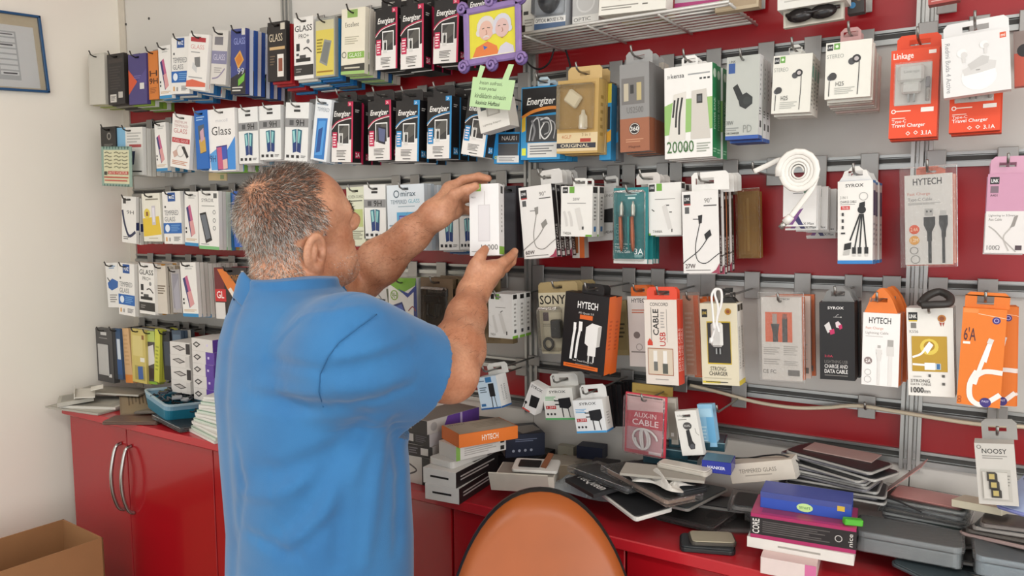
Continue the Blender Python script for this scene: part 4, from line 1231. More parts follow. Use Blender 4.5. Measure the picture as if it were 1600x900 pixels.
pack('white earbuds box with red square logo', (1471, 61), (1577, 46), (1479, 153), .205, .026, 'dfdedd', [('r', .86, .06, .95, .15, 'd4552c'), ('t', .875, .08, .935, .13, 'mi', 'f4e8e2', {'b': .02}), ('t', .05, .10, .125, .93, 'Redmi Buds 4 Active', '8d8d90', {'rot': -90}), ('c', .54, .72, .23, 'eceae8', 1.15), ('p', [(.32, .68), (.30, .58), (.60, .44), (.80, .50), (.78, .62), (.55, .66)], 'cfcdcb'), ('p', [(.38, .50), (.60, .38), (.70, .42), (.68, .52), (.42, .60)], 'c2c0be'),
     ('c', .30, .30, .075, 'e9e8e6'), ('c', .33, .33, .05, 'd2d0ce'), ('r', .30, .36, .35, .46, 'd2d0ce'), ('c', .63, .21, .065, 'e9e8e6'), ('c', .66, .23, .04, 'cfcdcb'), ('r', .63, .26, .67, .36, 'd4d2d0'), ('r', .5, .60, .56, .615, '9a9896')],
     rail=A2, name='earbuds_box', cat='box', tab=(.02, 1.0, .024, .95), tabcol='e2e1e0', tabslot=(.5, .034, .008))
pack('red pack with black round print at frame edge', (1584, 50), (1640, 43), (1590, 135), .165, .02, 'b8503c', [('r', 0, 0, 1, .4, '8a7a74'), ('c', .3, .36, .22, '1f1a1a')], rail=A2, name='earphone_box', cat='box', slot=True)

# ------------------------------------------------------------------ third row
pack('white pack with navy swoosh by the corner', (190, 306), (212, 304), (187, 377), .150, .010, WB, [('r', .1, .04, .3, .16, '333333'), ('t', .35, .3, .85, .38, '9H', '555555'), ('l', [(.05, .3), (.2, .6), (.5, .85), (.95, .75)], .12, '23294a'), ('n', .1, .86, .5, .94, 2, '555555')], rail=B3, n=8, slot=True, where='in the third row', back_cols=['dcd9d2', 'd2cfc6'], dark=True, step=.0135, side=[('r', 0, .55, 1, .72, '27305e')])
pack('white and yellow pack', (221, 303), (249, 301), (225, 377), .160, .012, 'e6e2d4', [('n', .2, .1, .9, .16, 1, '8a8578'), ('p', [(0, .52), (.9, .48), (1, .86), (.02, .9)], 'e0bf3a'), ('c', .25, .42, .17, 'e0c850'), ('r', .2, .38, .32, .47, '8a5a2a'), ('r', .52, .26, .72, .66, 'c9c4cc'), ('r', .56, .3, .68, .6, 'e4dfe6'), ('n', .3, .92, .8, .96, 1, 'b5ae98')], rail=B3, n=5, slot=True, where='in the third row', back_cols=['d8d4ca', 'cfcabf'], dark=True)
pack('white and blue square-logo pack', (253, 300), (281, 297), (256, 381), .160, .012, WB, A_TEMP, rail=B3, n=5, slot=True, where='in the third row', back_cols=['2a4a78', 'd8d4cc', '20406c'], dark=True)
pack('white phone-print pack with blue base', (288, 299), (309, 298), (287, 383), .155, .012, WB, A_PINK, rail=B3, n=5, slot=True, where='in the third row', back_cols=['d8d4cc'], dark=True)
pack('white pack with black phone and green base', (310, 298), (341, 296), (309, 388), .168, .012, WB, [('r', .75, .04, .92, .12, '555555'), ('t', .15, .13, .75, .19, 'SYROX', '3a3a3a'), ('n', .15, .24, .8, .28, 1, 'a8a8a4'), ('p', [(.04, .39), (.36, .36), (.66, .84), (.34, .90)], '1f1d1e'), ('p', [(.09, .42), (.34, .40), (.58, .80), (.36, .84)], '6a7078'), ('o', .78, .36, .07, .02, '777777'), ('o', .78, .5, .07, .02, '777777'), ('o', .78, .63, .07, .02, '777777'), ('n', .1, .9, .5, .93, 1, '999999'), ('r', 0, .945, 1, 1, '7ab87a')], rail=B3, n=8, slot=True, where='in the third row', back_cols=['e2ded8', 'd5e2d2', '3f83b8', 'd9b06a'], step=.014)
pack('blue pack with red and white print', (362, 299), (384, 297), (366, 386), .158, .014, '1f59b0', [('p', [(.3, .34), (.7, .3), (.9, .8), (.4, .86)], '3a3a6a'), ('p', [(.45, .4), (.75, .36), (.9, .7), (.6, .76)], 'b8483a'), ('n', .2, .1, .8, .18, 2, 'cfdcee')], rail=B3, n=6, slot=True, where='in the third row, left of his head', back_cols=['2a68b8', 'c86a3a'])
pack('pale green pack beside his nose', (541, 293), (568, 292), (546, 384), .165, .012, 'd9dcc4', [('t', .1, .14, .95, .19, 'SCREEN GUARD', '4a4c40'), ('n', .1, .22, .9, .26, 1, '555548'), ('r', .1, .38, .9, .68, 'b8c480'), ('o', .4, .5, .2, .04, 'e6ead2'), ('n', .1, .74, .9, .9, 5, '8a8c78')], rail=B3, n=6, slot=True, where='', back_cols=['c9ccb8', 'dedfd4'])
pack('white 9H pack with teal phones', (568, 289), (602, 287), (568, 373), .165, .012, 'e9e9e7', A_9H, rail=B3, n=6, slot=True, where='right of the man in the third row', back_cols=['dcdcda', '8ab0c4'])
pack('wide white and pale blue pack reading TEMPERED GLASS', (604, 290), (662, 286), (607, 391), .170, .012, 'dde6ee', [('o', .26, .14, .08, .025, '556a7a'), ('t', .38, .10, .78, .18, 'mirax', '3f5666', {'b': .02}), ('t', .10, .23, .54, .29, 'TEMPERED', '5a7484'), ('t', .58, .225, .88, .285, 'GLASS', '6ab0c4'), ('n', .3, .32, .75, .35, 1, '9ab0bc'), ('r', .26, .42, .76, .78, '5aa8d6'), ('r', .32, .47, .62, .78, '55509a'), ('p', [(.34, .49), (.58, .49), (.4, .78), (.34, .78)], '8a90d0'), ('n', .05, .6, .18, .8, 4, '8aa0b0')],
     rail=B3, n=7, slot=True, back_cols=['dfe6ec', 'cbd6df', 'e6eaee'])
for i, (a, b, c) in enumerate([((684, 300), (715, 298), (686, 391)), ((717, 300), (741, 298), (717, 390))]):
    pack('white 9H pack under the '+('raised wrist' if i == 0 else 'held box'), a, b, c, .155, .012, 'e9e9e7', A_9H, rail=B3, n=5, slot=True, where='in the third row', back_cols=['dcdcda', '5f93b4', '2f5f9a'], drop=.002)
pack('dark edged pack right of the held box', (786, 291), (806, 290), (788, 402), .130, .012, '3b3c42', [('r', .1, .1, .9, .9, '55585f')], rail=B3, n=3, where='in the third row', back_cols=['2a2b30', '77797e'], slot=True)
A_CAB = lambda wt, dk: [('r', .05, .04, .24, .16, '1c1a1b'), ('t', .07, .075, .22, .115, 'LINK', 'f0efee', {'b': .02}), ('r', .06, .15, .24, .17, 'a83a3a'), ('r', .08, .19, .2, .27, '555555'), ('t', .62, .09, .82, .15, "90°", '77736f'), ('n', .6, .17, .95, .2, 1, '55524f'),
         ('l', [(.30, .34), (.47, .345), (.49, .38), (.44, .48), (.35, .68), (.40, .84), (.62, .88), (.88, .80), (1.0, .76)], .022, dk), ('p', [(.44, .30), (.56, .29), (.54, .39), (.46, .40)], dk), ('p', [(.60, .53), (.76, .47), (.80, .54), (.64, .60)], dk), ('l', [(.70, .57), (.45, .72), (.10, .84), (0, .88)], .022, dk),
         ('t', .06, .885, .34, .94, wt, '3a2626', {'b': .02}), ('n', .07, .955, .75, .975, 1, '77736f'), ('p', [(.76, 1), (.9, .96), (1, .88), (1, 1)], '9a3a52')]
BSIDE = [('r', 0, 0, 1, .20, '161415'), ('t', .2, .05, .8, .09, 'LINK', 'eeeeee'), ('r', 0, .2, 1, 1, '221f20'), ('t', .25, .55, .75, .9, 'FAST CABLE', 'd8d4d0', {'rot': 90}), ('r', .2, .92, .85, .98, 'd0ccc8')]
pack('white cable box reading 60W', (810, 294), (861, 287), (820, 405), .178, .016, 'e4e1dd', A_CAB('60W', '8a8782'), rail=B3, name='cable_box', cat='box', n=3, step=.022, side=BSIDE, tab=(.6, 1.25, .030, .9), tabcol='cfccc8', tabslot=(.3, .02, .008))
pack('small white charger box with green tag', (877, 291), (926, 290), (876, 369), .180, .024, 'e4e2dd', [('r', .05, .02, .22, .14, '1b1b1b'), ('t', .07, .06, .2, .1, 'LINK', 'eeeeee'), ('r', .27, .01, .43, .14, '6aa03a'), ('t', .38, .23, .60, .29, '20W', '6a6864'), ('n', .2, .33, .8, .355, 1, '8a8884'), ('l', [(.1, .5), (.15, .6), (.2, .8)], .08, 'cfccc8'), ('l', [(.25, .5), (.32, .62), (.36, .8)], .08, 'cfccc8'), ('p', [(.45, .45), (.60, .42), (.75, .82), (.6, .88)], 'd4d1cc'), ('r', .68, .8, .74, .86, '3a3836'), ('t', .08, .91, .34, .965, 'T402A', '77746f'), ('r', .8, .96, 1, 1, '6aa03a')],
     rail=B3, name='charger_box', cat='box', n=1, side=[('r', .1, .02, .9, .14, '1b1b1b'), ('n', .3, .2, .7, .7, 7, '8a8884'), ('r', .3, .8, .7, .9, '3a78b0')], tab=(.3, .75, .016, .5))
pack('pale box with black plug behind the small charger box', (913, 296), (962, 289), (917, 378), .115, .03, 'c9c7c4', [('r', 0, 0, 1, .1, 'b5b3b0'), ('t', .3, .14, .9, .19, 'SAMSUNG', '55534f'), ('p', [(.55, .42), (.98, .40), (.98, .68), (.55, .66)], '1c1b1b'), ('l', [(.42, .48), (.56, .48)], .03, '444444'), ('l', [(.42, .6), (.56, .6)], .03, '444444'), ('t', .4, .82, .98, .87, 'USB ADAPTER', '3a3836')], rail=B3, name='charger_box', cat='box', tab=(.55, 1.0, .022, .5), tabcol='c2c0bc')
def orange_small(i): pass
pack('orange and white pack under the small charger box', (893, 330), (912, 329), (894, 403), .09, .02, 'd9d5ce', [('r', .6, 0, 1, 1, 'd9692c'), ('r', .1, .55, .5, .9, '9a5a30'), ('n', .1, .1, .5, .5, 6, '9a9894')], rail=B3, name='cable_box', cat='box', hk=False)
def teal_extra(t, w, h, th):
    cop = M('b5613c', .3, .4)
    for ux in (.28, .62):
        MB().lathe([(.0015, 0), (.0038, .008), (.0044, .028), (.0036, h*.40), (.0036, h*.46)], cop, 10, T(w*ux, -.007, h*.16) @ RY(-2)).lathe([(.0036, 0), (.0042, .004), (.0040, h*.14), (.002, h*.17), (.002, h*.2)], M('c9c8bd', .25, .7), 10, T(w*ux+.002*(0), -.007, h*.62)).build('cable', t)
    MB().tube([(w*.48, -.006, h*.18), (w*.47, -.006, h*.62)], .0016, M('2fa6a4', .4), 6).build('cable_tie', t)
    MB().box((w*.5, -.007, h*.5), (w*.92, .014, h*.93), clear('f0f6f6', .04), bev=.004).build('blister', t)
pack('teal blister card with two copper cables', (959, 294), (1012, 290), (955, 411), .182, .004, '1f7f82', [('n', .34, .06, .76, .11, 2, 'c9e6e4'), ('r', .42, .125, .64, .15, 'd8efec'), ('n', .04, .735, .6, .755, 1, 'd0ebe8'), ('t', .04, .775, .45, .81, 'TYPE-C to', 'e6f4f2', {'b': .01}), ('t', .04, .825, .50, .86, 'TYPE-C Cable', 'e6f4f2', {'b': .01}), ('t', .62, .80, .88, .88, '3A', 'eaf6f4', {'b': .02}), ('n', .62, .89, .88, .92, 2, 'b0d8d4'), ('o', .12, .5, .05, .012, '8ac8c4'), ('o', .12, .58, .05, .012, '8ac8c4'), ('o', .12, .66, .05, .012, '8ac8c4'), ('r', 0, .94, 1, 1, 'd9d8d4')],
     rail=B3, name='cable_blister', cat='blister pack', n=3, step=.02, extra=teal_extra, slot=True)
pack('white charger box between teal card and 27W box', (1013, 287), (1064, 284), (1014, 368), .175, .022, 'e0deda', [('r', .02, .02, .20, .16, '1b1b1b'), ('t', .04, .06, .18, .11, 'LINK', 'eeeeee'), ('r', .25, .01, .42, .15, '6aa03a'), ('n', .2, .30, .82, .325, 1, '8a8884'), ('p', [(.42, .45), (.55, .40), (.72, .86), (.6, .9)], 'cfccc8'), ('r', .55, .42, .64, .44, '3a3836'), ('r', .64, .55, .72, .57, '55534f'), ('l', [(.1, .5), (.18, .54)], .03, '55534f'), ('r', .7, .88, .73, .94, '3a3836'), ('t', .12, .90, .42, .955, 'T448A', '77746f'), ('r', .0, .96, .06, 1, '6aa03a')],
     rail=B3, name='charger_box', cat='box', n=2, tab=(-.5, .25, .022, .9), tabcol='cfc9c4', side=[('r', .1, .02, .9, .12, '1b1b1b'), ('n', .3, .2, .7, .8, 8, 'a8a6a2')], tabslot=(.5, .02, .007))
pack('white cable box reading 27W', (1065, 300), (1122, 295), (1066, 427), .182, .014, 'e2dfdc', A_CAB('27W', '1c1a1a'), rail=B3, name='cable_box', cat='box', n=3, step=.024, side=BSIDE, tab=(.22, 1.24, .034, .9), tabcol='e6e4e0', tabslot=(.36, .034, .011), back_cols=['e2dfdc', 'd8875a', 'e2dfdc'])
def bag(t, w, h, th, c='f2ece0', op=.18, ex=.10, eh=.06):
    MB().box((w/2, -.002, h*(.5+eh/4)), (w*(1+2*ex), .003, h*(1+eh)), clear(c, op), bev=.001).build('clear_bag', t)
pack('gold translucent cable bag right of the 27W box', (1152, 300), (1184, 298), (1155, 403), .06, .014, '9c7a3a', [('r', .1, .05, .9, .95, 'a8864a'), ('l', [(.5, .1), (.5, .9)], .12, 'c4a86a'), ('l', [(.3, .15), (.35, .6), (.3, .9)], .08, 'b5975a')], rail=B3, name='cable_bag', cat='bag', n=1, extra=lambda t, w, h, th: bag(t, w, h, th, 'd8b870', .2), hk=False)
A_X = [('r', .4, .06, .52, .16, '9aa0a2'), ('r', .62, .06, .8, .24, '5f7a6a'), ('n', .3, .22, .6, .26, 1, '777777'), ('p', [(.0, .78), (.16, .74), (.30, .94), (.0, .96)], 'b06a72'), ('p', [(.22, .70), (.36, .60), (.62, .97), (.48, .97)], '3a3566'), ('p', [(.48, .62), (.62, .58), (.30, .96), (.16, .96)], '7a4a86'), ('t', .62, .91, .94, .965, 'X Max', '444448')]
pack('white X-print pack under the cable coil', (1224, 287), (1276, 283), (1221, 354), .165, .006, 'e2e0de', A_X, rail=B3, n=8, step=.0095, where='', shift=.0032, drop=.001, jit=.002)
pack('lower white X-print pack', (1260, 302), (1306, 299), (1258, 371), .08, .006, 'dddbd8', A_X, rail=B3, n=2, where='behind the cable coil', hk=False)
pack('white and blue box with four-way charging cable', (1309, 284), (1364, 281), (1309, 412), .172, .032, 'e6e3de', [('t', .22, .035, .74, .075, 'SYROX', '2e2c2b', {'b': .03}), ('t', .07, .18, .28, .215, '3 IN 1', '6a6866'), ('t', .07, .235, .54, .265, 'CHARGE CABLE', '55534f', {'b': .02}), ('n', .07, .275, .5, .29, 1, '8a8884'), ('r', .09, .30, .35, .345, 'c23a36'), ('t', .13, .308, .31, .337, 'TR-106', 'f0e0de'), ('o', .74, .19, .13, .025, 'b0aeab'), ('p', [(.62, .27), (.78, .25), (.78, .31), (.66, .32)], '161514'), ('c', .69, .35, .12, '1c1b1a'), ('c', .69, .30, .08, '1c1b1a'),
     ('l', [(.64, .40), (.36, .72)], .045, '1c1b1a'), ('l', [(.67, .40), (.50, .80)], .04, '1c1b1a'), ('l', [(.70, .40), (.64, .80)], .04, '1c1b1a'), ('l', [(.73, .40), (.82, .80)], .04, '1c1b1a'), ('p', [(.20, .76), (.40, .74), (.38, .82), (.18, .84)], '1c1b1a'), ('p', [(.18, .85), (.36, .83), (.34, .89), (.16, .90)], 'b5b3af'), ('r', .42, .80, .53, .88, '1c1b1a'), ('r', .58, .80, .69, .88, '1c1b1a'), ('r', .77, .80, .88, .88, '1c1b1a'), ('r', .44, .88, .52, .91, 'c9c6c2'), ('r', .60, .88, .68, .91, 'c9c6c2'), ('r', .79, .88, .87, .91, 'c9c6c2'),
     ('r', .12, .38, .18, .42, '333333'), ('r', .12, .46, .18, .50, '333333'), ('r', .12, .54, .18, .58, '333333'), ('r', .10, .62, .22, .64, '333333'), ('r', 0, .96, 1, 1, '2a7cc0')],
     rail=B3, name='cable_box', cat='box', n=2, tab=(.02, .98, .024, .15), tabcol='e2dfda', tabtrap=.6, side=[('r', 0, 0, 1, 1, 'd8d6d4'), ('r', .2, .12, .95, .42, '3c4466'), ('n', .2, .5, .8, .8, 5, '9a9aa0'), ('r', 0, .96, 1, 1, '2a7cc0'), ('r', 0, 0, 1, .03, '2a7cc0')], bot='2a7cc0', top='2a7cc0')
A_HYB = [('t', .18, .04, .78, .115, 'HYTECH', '1c1a1a', {'b': .03}), ('t', .06, .195, .54, .235, 'Fast Charge', 'c96a52'), ('t', .07, .255, .58, .30, 'Type-C Cable', '6a6866'), ('n', .07, .31, .75, .335, 2, '8a8884'),
         ('r', .42, .38, .60, .46, 'b0aeab'), ('r', .45, .40, .49, .42, '444444'), ('r', .53, .40, .57, .42, '444444'), ('p', [(.40, .47), (.64, .47), (.64, .56), (.57, .64), (.57, .74), (.47, .74), (.47, .64), (.40, .56)], '1b1a1b'), ('r', .49, .74, .56, .985, '1b1a1b'),
         ('r', .74, .405, .87, .46, 'bdbbb7'), ('p', [(.72, .46), (.90, .46), (.90, .56), (.86, .63), (.86, .70), (.77, .70), (.77, .63), (.72, .56)], '222122'), ('r', .78, .70, .84, .985, '222122'),
         ('c', .20, .605, .11, 'd9542c'), ('t', .12, .585, .28, .625, '2.4A', 'f4d8b8'), ('c', .20, .725, .11, 'd99a3a'), ('t', .12, .705, .28, .745, '1.2M', 'f8ecd0'), ('o', .19, .84, .09, .015, '77746f'), ('o', .22, .94, .10, .015, '8a8884')]
pack('white type-C cable pack in a clear bag', (1413, 275), (1488, 270), (1416, 414), .178, .008, 'd9d6d2', A_HYB, rail=B3, name='cable_bag', cat='bag', n=3, step=.018, extra=lambda t, w, h, th: bag(t, w, h, th, 'f6f2ee', .10, .10, .12), tab=(.25, .75, .012, .5), tabcol='c85a34', back_cols=['c9603c', 'd8a090', 'c9603c'], shift=.002)
pack('pink and white audio cable pack', (1544, 272), (1608, 270), (1537, 395), .172, .010, 'c490aa', [('r', .06, .04, .29, .13, '1a1818'), ('t', .09, .065, .27, .11, 'LINK', 'f0eeee', {'b': .03}), ('r', .08, .155, .28, .24, '77626e'), ('t', .08, .255, .26, .285, 'A401', '4a3a42'), ('r', 0, .47, 1, 1, 'dcd8d6'), ('t', .07, .51, .72, .545, 'Lightning to 3.5mm', '4a4846'), ('t', .07, .555, .40, .59, 'Aux Cable', '77746f'), ('l', [(.76, .52), (.62, .68), (.46, .80), (.6, .97)], .04, 'b5b0ac'), ('l', [(.08, .66), (.25, .72), (.48, .84), (.78, .98)], .035, 'aaa5a1'), ('p', [(.7, .54), (.80, .52), (.72, .66), (.62, .68)], '8d8884'), ('t', .06, .90, .38, .96, '100Ω', '6a6866'), ('r', .76, .9, .92, .96, '4a3a40')],
     rail=B3, name='cable_box', cat='box', n=2, tab=(.05, 1.0, .026, .5), tabcol='cc9ab2', tabslot=(.45, .022, .007))

# ------------------------------------------------------------------ fourth row
pack('white pack with a blue device by the corner', (164, 411), (183, 409), (168, 480), .150, .012, 'e6e4e0', [('n', .3, .06, .8, .14, 2, '3f7fb8'), ('p', [(.1, .45), (.5, .35), (.95, .42), (.9, .55), (.4, .62), (.15, .56)], '2f62a8'), ('l', [(.1, .33), (.3, .42)], .06, '2a2a2a'), ('n', .2, .7, .8, .9, 4, '8a8886')], rail=C4, n=6, slot=True, where='in the fourth row', dark=True, back_cols=['d8d4cc', '4a90b8'])
pack('white and blue square-logo pack', (184, 410), (209, 408), (181, 489), .162, .012, WB, A_TEMP, rail=C4, n=6, slot=True, where='in the fourth row', dark=True, back_cols=['d8d4cc'])
pack('white GLASS PRO+ pack', (216, 410), (240, 409), (215, 488), .160, .012, WB, A_PRO, rail=C4, n=6, slot=True, where='in the fourth row', dark=True, back_cols=['dcd8d0', 'd89a3a', 'cfc9be'])
pack('thin brown-edged white pack in a tight row', (243, 415), (258, 413), (243, 489), .150, .008, 'd2c9bc', [('n', .1, .4, .9, .6, 4, '6b5d4c')], rail=C4, n=9, where='in the fourth row', dark=True, back_cols=['c9bfb0', 'ddd4c6', 'b8a890'], step=.0125)
pack('grey phone case pack', (266, 421), (280, 419), (268, 488), .148, .012, 'aca7a6', [('r', .12, .1, .88, .9, '8f8c96'), ('p', [(.2, .5), (.8, .2), (.85, .9), (.3, .95)], 'a5a2ac')], rail=C4, n=4, where='in the fourth row', dark=True, back_cols=['c0bbb2'])
pack('white phone-print pack with blue base', (281, 410), (305, 407), (283, 494), .166, .012, WB, A_PINK, rail=C4, n=9, slot=True, where='in the fourth row', dark=True, back_cols=['dedad2', 'd2cec6'], step=.0145, drop=.001)
pack('black and red pack with an orange hand', (334, 418), (384, 411), (334, 497), .165, .014, '2a2324', [('r', 0, 0, .30, .6, '6a1c22'), ('p', [(.10, .03), (.32, .03), (.62, .28), (.95, .62), (.70, .72), (.40, .42)], 'd9772c'), ('p', [(.42, .42), (.5, .38), (.78, .70), (.68, .74)], 'e6dcd2'), ('r', 0, .42, .34, .66, 'c4262a'), ('t', .05, .46, .28, .60, 'GL', 'f6e8e4', {'b': .02}), ('t', .46, .14, .80, .26, 'POWER', 'b87a3a'), ('r', .84, .06, .92, .16, 'b8b0a8'), ('r', .84, .2, .92, .3, 'b8b0a8'), ('r', 0, .68, .3, 1, 'd8d4d0')], rail=C4, n=4, slot=True, where='above his shoulder', dark=True, back_cols=['a8323a', '8a2a40', 'b84a5a'])
pack('white and grey pack under his far elbow', (574, 456), (603, 450), (580, 508), .150, .014, 'c9c8c6', [('p', [(.3, .2), (.9, .3), (.7, .6), (.2, .5)], '33363c'), ('l', [(.1, .2), (.5, .1), (.8, .4)], .05, '77797c'), ('r', .5, .6, 1, 1, '3a3c40'), ('c', .7, .85, .08, 'd8d8d6')], rail=C4, n=3, where='')
pack('white, green and navy pack with a blue phone', (606, 434), (650, 431), (605, 517), .165, .016, 'e4e4e0', [('p', [(0, 0), (1, 0), (1, .12), (.5, .28), (0, .10)], '7ab03a'), ('p', [(.96, .15), (1, 0), (1, 1), (.86, 1), (.9, .2)], '2a3c80'), ('p', [(.35, .2), (.7, .28), (1, .12), (1, .2), (.68, .36)], '2c4290'), ('o', .21, .32, .14, .03, '8ab04a'), ('t', .12, .27, .30, .38, '9H', '7a9a3a'), ('p', [(.08, .52), (.48, .44), (.80, .93), (.46, .98)], '26326a'), ('p', [(.14, .55), (.46, .48), (.70, .86), (.46, .92)], '4a62b0'), ('c', .27, .80, .06, 'e6e6ea'), ('c', .45, .87, .07, 'e6e6ea'), ('c', .66, .80, .06, 'e6e6ea'), ('l', [(.7, .6), (.85, .52), (.95, .6)], .03, '8a3a3a')], rail=C4, n=4, slot=True, where='in the fourth row', back_cols=['7ab03a', 'dcdcd8', '2a3c80'], bot='7ab03a')
def bb_extra(t, w, h, th):
    MB().box((w*.5, -.009, h*.47), (w*.80, .018, h*.78), clear('6a5c4c', .35, .2), bev=.005).build('blister', t)
    MB().box((w*.45, -.008, h*.66), (w*.5, .012, h*.12), M('2c2a29', .4), bev=.003).box((w*.62, -.008, h*.50), (w*.16, .012, h*.22), M('333231', .4), bev=.003).build('charger', t)
    MB().tube([(w*.3, -.007, h*.6), (w*.28, -.007, h*.4), (w*.5, -.007, h*.36), (w*.7, -.007, h*.44)], .004, M('1f1e1e', .5), 6).build('cable', t)
pack('brown blister card with dark car charger', (657, 433), (706, 430), (651, 527), .165, .004, '7a6650', [('r', .18, .16, .88, .29, '2a2624'), ('t', .24, .19, .82, .255, 'BlackBerry', '9a938a'), ('r', .08, .80, .9, .97, '3a322a'), ('n', .15, .86, .6, .9, 1, '8a8074')], rail=C4, name='car_charger_blister', cat='blister pack', n=3, step=.025, extra=bb_extra, slot=True)
pack('brown blister card behind his forearm', (712, 434), (762, 431), (706, 527), .140, .004, '7d6a50', [('o', .25, .3, .12, .04, '3a2a22'), ('r', .1, .6, .9, .95, '4a3f34')], rail=C4, name='car_charger_blister', cat='blister pack', n=2, step=.022, extra=bb_extra, slot=True, back_cols=['84704f'])
pack('white charger box right of his forearm', (763, 458), (800, 456), (759, 526), .175, .022, 'e4e3e0', [('r', .10, .01, .24, .13, '1b1b1b'), ('r', .30, .01, .46, .13, '6aa03a'), ('n', .3, .30, .72, .325, 1, '77746f'), ('p', [(.15, .5), (.24, .48), (.40, .86), (.3, .9)], 'd2d0cc'), ('p', [(.42, .46), (.56, .42), (.78, .86), (.64, .9)], 'd2d0cc'), ('l', [(.5, .42), (.6, .38)], .03, '4a4846'), ('r', .74, .84, .79, .92, '4a4846'), ('t', .08, .90, .30, .95, 'T402A', '77746f'), ('r', 0, .96, 1, 1, 'e0e0dc')],
     rail=C4, name='charger_box', cat='box', n=2, step=.027, side=[('r', .15, .02, .85, .12, '1b1b1b'), ('n', .3, .2, .7, .75, 6, '9a9894'), ('r', .3, .80, .7, .88, '33363c'), ('r', 0, .94, 1, 1, '7ab03a')])
pack('brown pack in a low row under white boxes', (756, 508), (800, 507), (757, 536), .09, .02, '8a7656', (), name='cable_bag', cat='packet', rail=None)
def sony_extra(t, w, h, th):
    MB().box((w*.45, -.012, h*.42), (w*.82, .024, h*.72), clear('e6e2d4', .14, .15), bev=.006).build('blister', t)
    MB().box((w*.66, -.010, h*.42), (w*.34, .016, h*.30), M('2b2c2e', .4), bev=.003).build('charger', t)
    MB().tube([(w*(.32+.16*math.cos(a)), -.008, h*(.17+.09*math.sin(a))) for a in np.linspace(0, 11, 26)], .003, M('1f2022', .5), 6).build('cable', t)
pack('cream and tan charger blister reading SONY', (841, 458), (884, 452), (840, 552), .150, .004, 'cfc6ac', [('t', .04, .04, .96, .19, 'SONY', '1d1a18', {'b': .03}), ('r', .04, .24, .96, .95, 'c4bca6'), ('r', .12, .32, .32, .46, '4a3a44'), ('n', .1, .5, .5, .56, 2, '8a8474')], rail=C4, name='charger_blister', cat='blister pack', n=3, step=.028, extra=sony_extra, tab=(.0, 1.4, .022, .5), tabcol='a8946a', back_cols=['a8946a', 'b09c74', 'a8946a'])
A_HYBLACK = [('t', .30, .10, .76, .19, 'HYTECH', 'f2f0ee', {'b': .03}), ('t', .34, .235, .68, .265, 'PD Quick 3.0', 'd8d4d0'), ('r', .37, .27, .66, .325, 'd9682c'), ('l', [(.28, .44), (.25, .60), (.22, .86)], .055, 'eeecea'), ('r', .24, .38, .30, .48, 'f4f2f0'), ('l', [(.40, .44), (.36, .60), (.33, .84)], .055, 'eeecea'), ('r', .36, .36, .44, .48, 'f4f2f0'),
             ('p', [(.53, .42), (.66, .36), (.88, .38), (.86, .64), (.78, .66), (.78, .78), (.60, .78), (.60, .66), (.52, .63)], 'e9e7e4'), ('p', [(.80, .40), (.88, .38), (.86, .64), (.79, .65)], 'bdbab6'), ('l', [(.63, .78), (.63, .86)], .03, 'd8d6d2'), ('l', [(.74, .78), (.74, .86)], .03, 'd8d6d2'), ('t', .28, .855, .74, .885, 'Fast Travel Charge Set', 'd8d4d0'), ('n', .34, .9, .66, .915, 1, '8a8784'), ('r', .07, .915, .86, .965, 'dc6a26'), ('n', .12, .93, .8, .95, 1, '8a3a14')]
pack('tilted black charger box with orange side', (884, 455), (953, 462), (872, 573), .200, .030, '161314', A_HYBLACK, rail=C4, name='charger_box', cat='box', n=1, side=[('r', 0, 0, 1, 1, 'dc6420'), ('n', .3, .3, .7, .7, 8, 'c04a14')], tab=(.3, .8, .02, .5), tabcol='1c1818', yaw=0)
pack('tan blister card edge right of the black box', (955, 470), (978, 468), (957, 555), .09, .016, 'a89468', [('r', .1, .2, .9, .9, '9a865c'), ('n', .3, .4, .8, .7, 4, '4a4030')], rail=C4, name='charger_blister', cat='blister pack', n=1, hk=False)
pack('white and orange cable box half hidden', (980, 463), (1012, 462), (982, 572), .120, .02, 'd8d4d0', [('t', .2, .03, .98, .09, 'HYTECH', '2a2828', {'b': .03}), ('n', .2, .18, .9, .25, 2, 'c07a60'), ('c', .4, .55, .16, '77706c'), ('o', .5, .72, .16, .03, '9a9490'), ('r', .1, .78, .9, .8, '8a8682')], rail=C4, name='cable_box', cat='box', n=2, tab=(.1, .95, .022, .5), tabcol='dc6a26')
pack('white and red box reading USB CABLE', (1006, 468), (1057, 468), (1009, 599), .195, .018, 'dcd2c8', [('t', .18, .035, .74, .075, 'CONCORD', '4a4644', {'b': .02}), ('r', .20, .09, .215, .5, '4a4644'), ('t', .26, .11, .44, .42, 'CABLE', '1f1c1c', {'rot': 90, 'b': .03}), ('t', .46, .38, .64, .545, 'USB', 'b8302c', {'rot': 90, 'b': .02}), ('r', .68, .11, .69, .5, '77726e'), ('n', .50, .14, .62, .34, 6, 'aaa49e'), ('p', [(.08, .50), (.15, .455), (.24, .50), (.24, .54), (.08, .54)], 'c8402c'), ('r', .08, .57, .86, .89, 'a06a50'), ('r', .10, .58, .84, .88, 'cfc0ac'), ('r', .25, .60, .37, .74, 'e2ded8'), ('r', .26, .73, .38, .84, '6a6a66'), ('r', .55, .60, .67, .76, 'e6e2dc'), ('r', .53, .75, .69, .87, '55564f'), ('n', .3, .93, .7, .95, 1, '9a9490')],
     rail=C4, name='cable_box', cat='box', n=1, side=[('r', 0, 0, 1, 1, 'd8462c'), ('t', .2, .34, .8, .84, 'DATA LINE CABLE', 'f4d8d0', {'rot': 90})], tab=(.08, 1.0, .024, .2), tabcol='de4a30', tabslot=(.5, .03, .009))
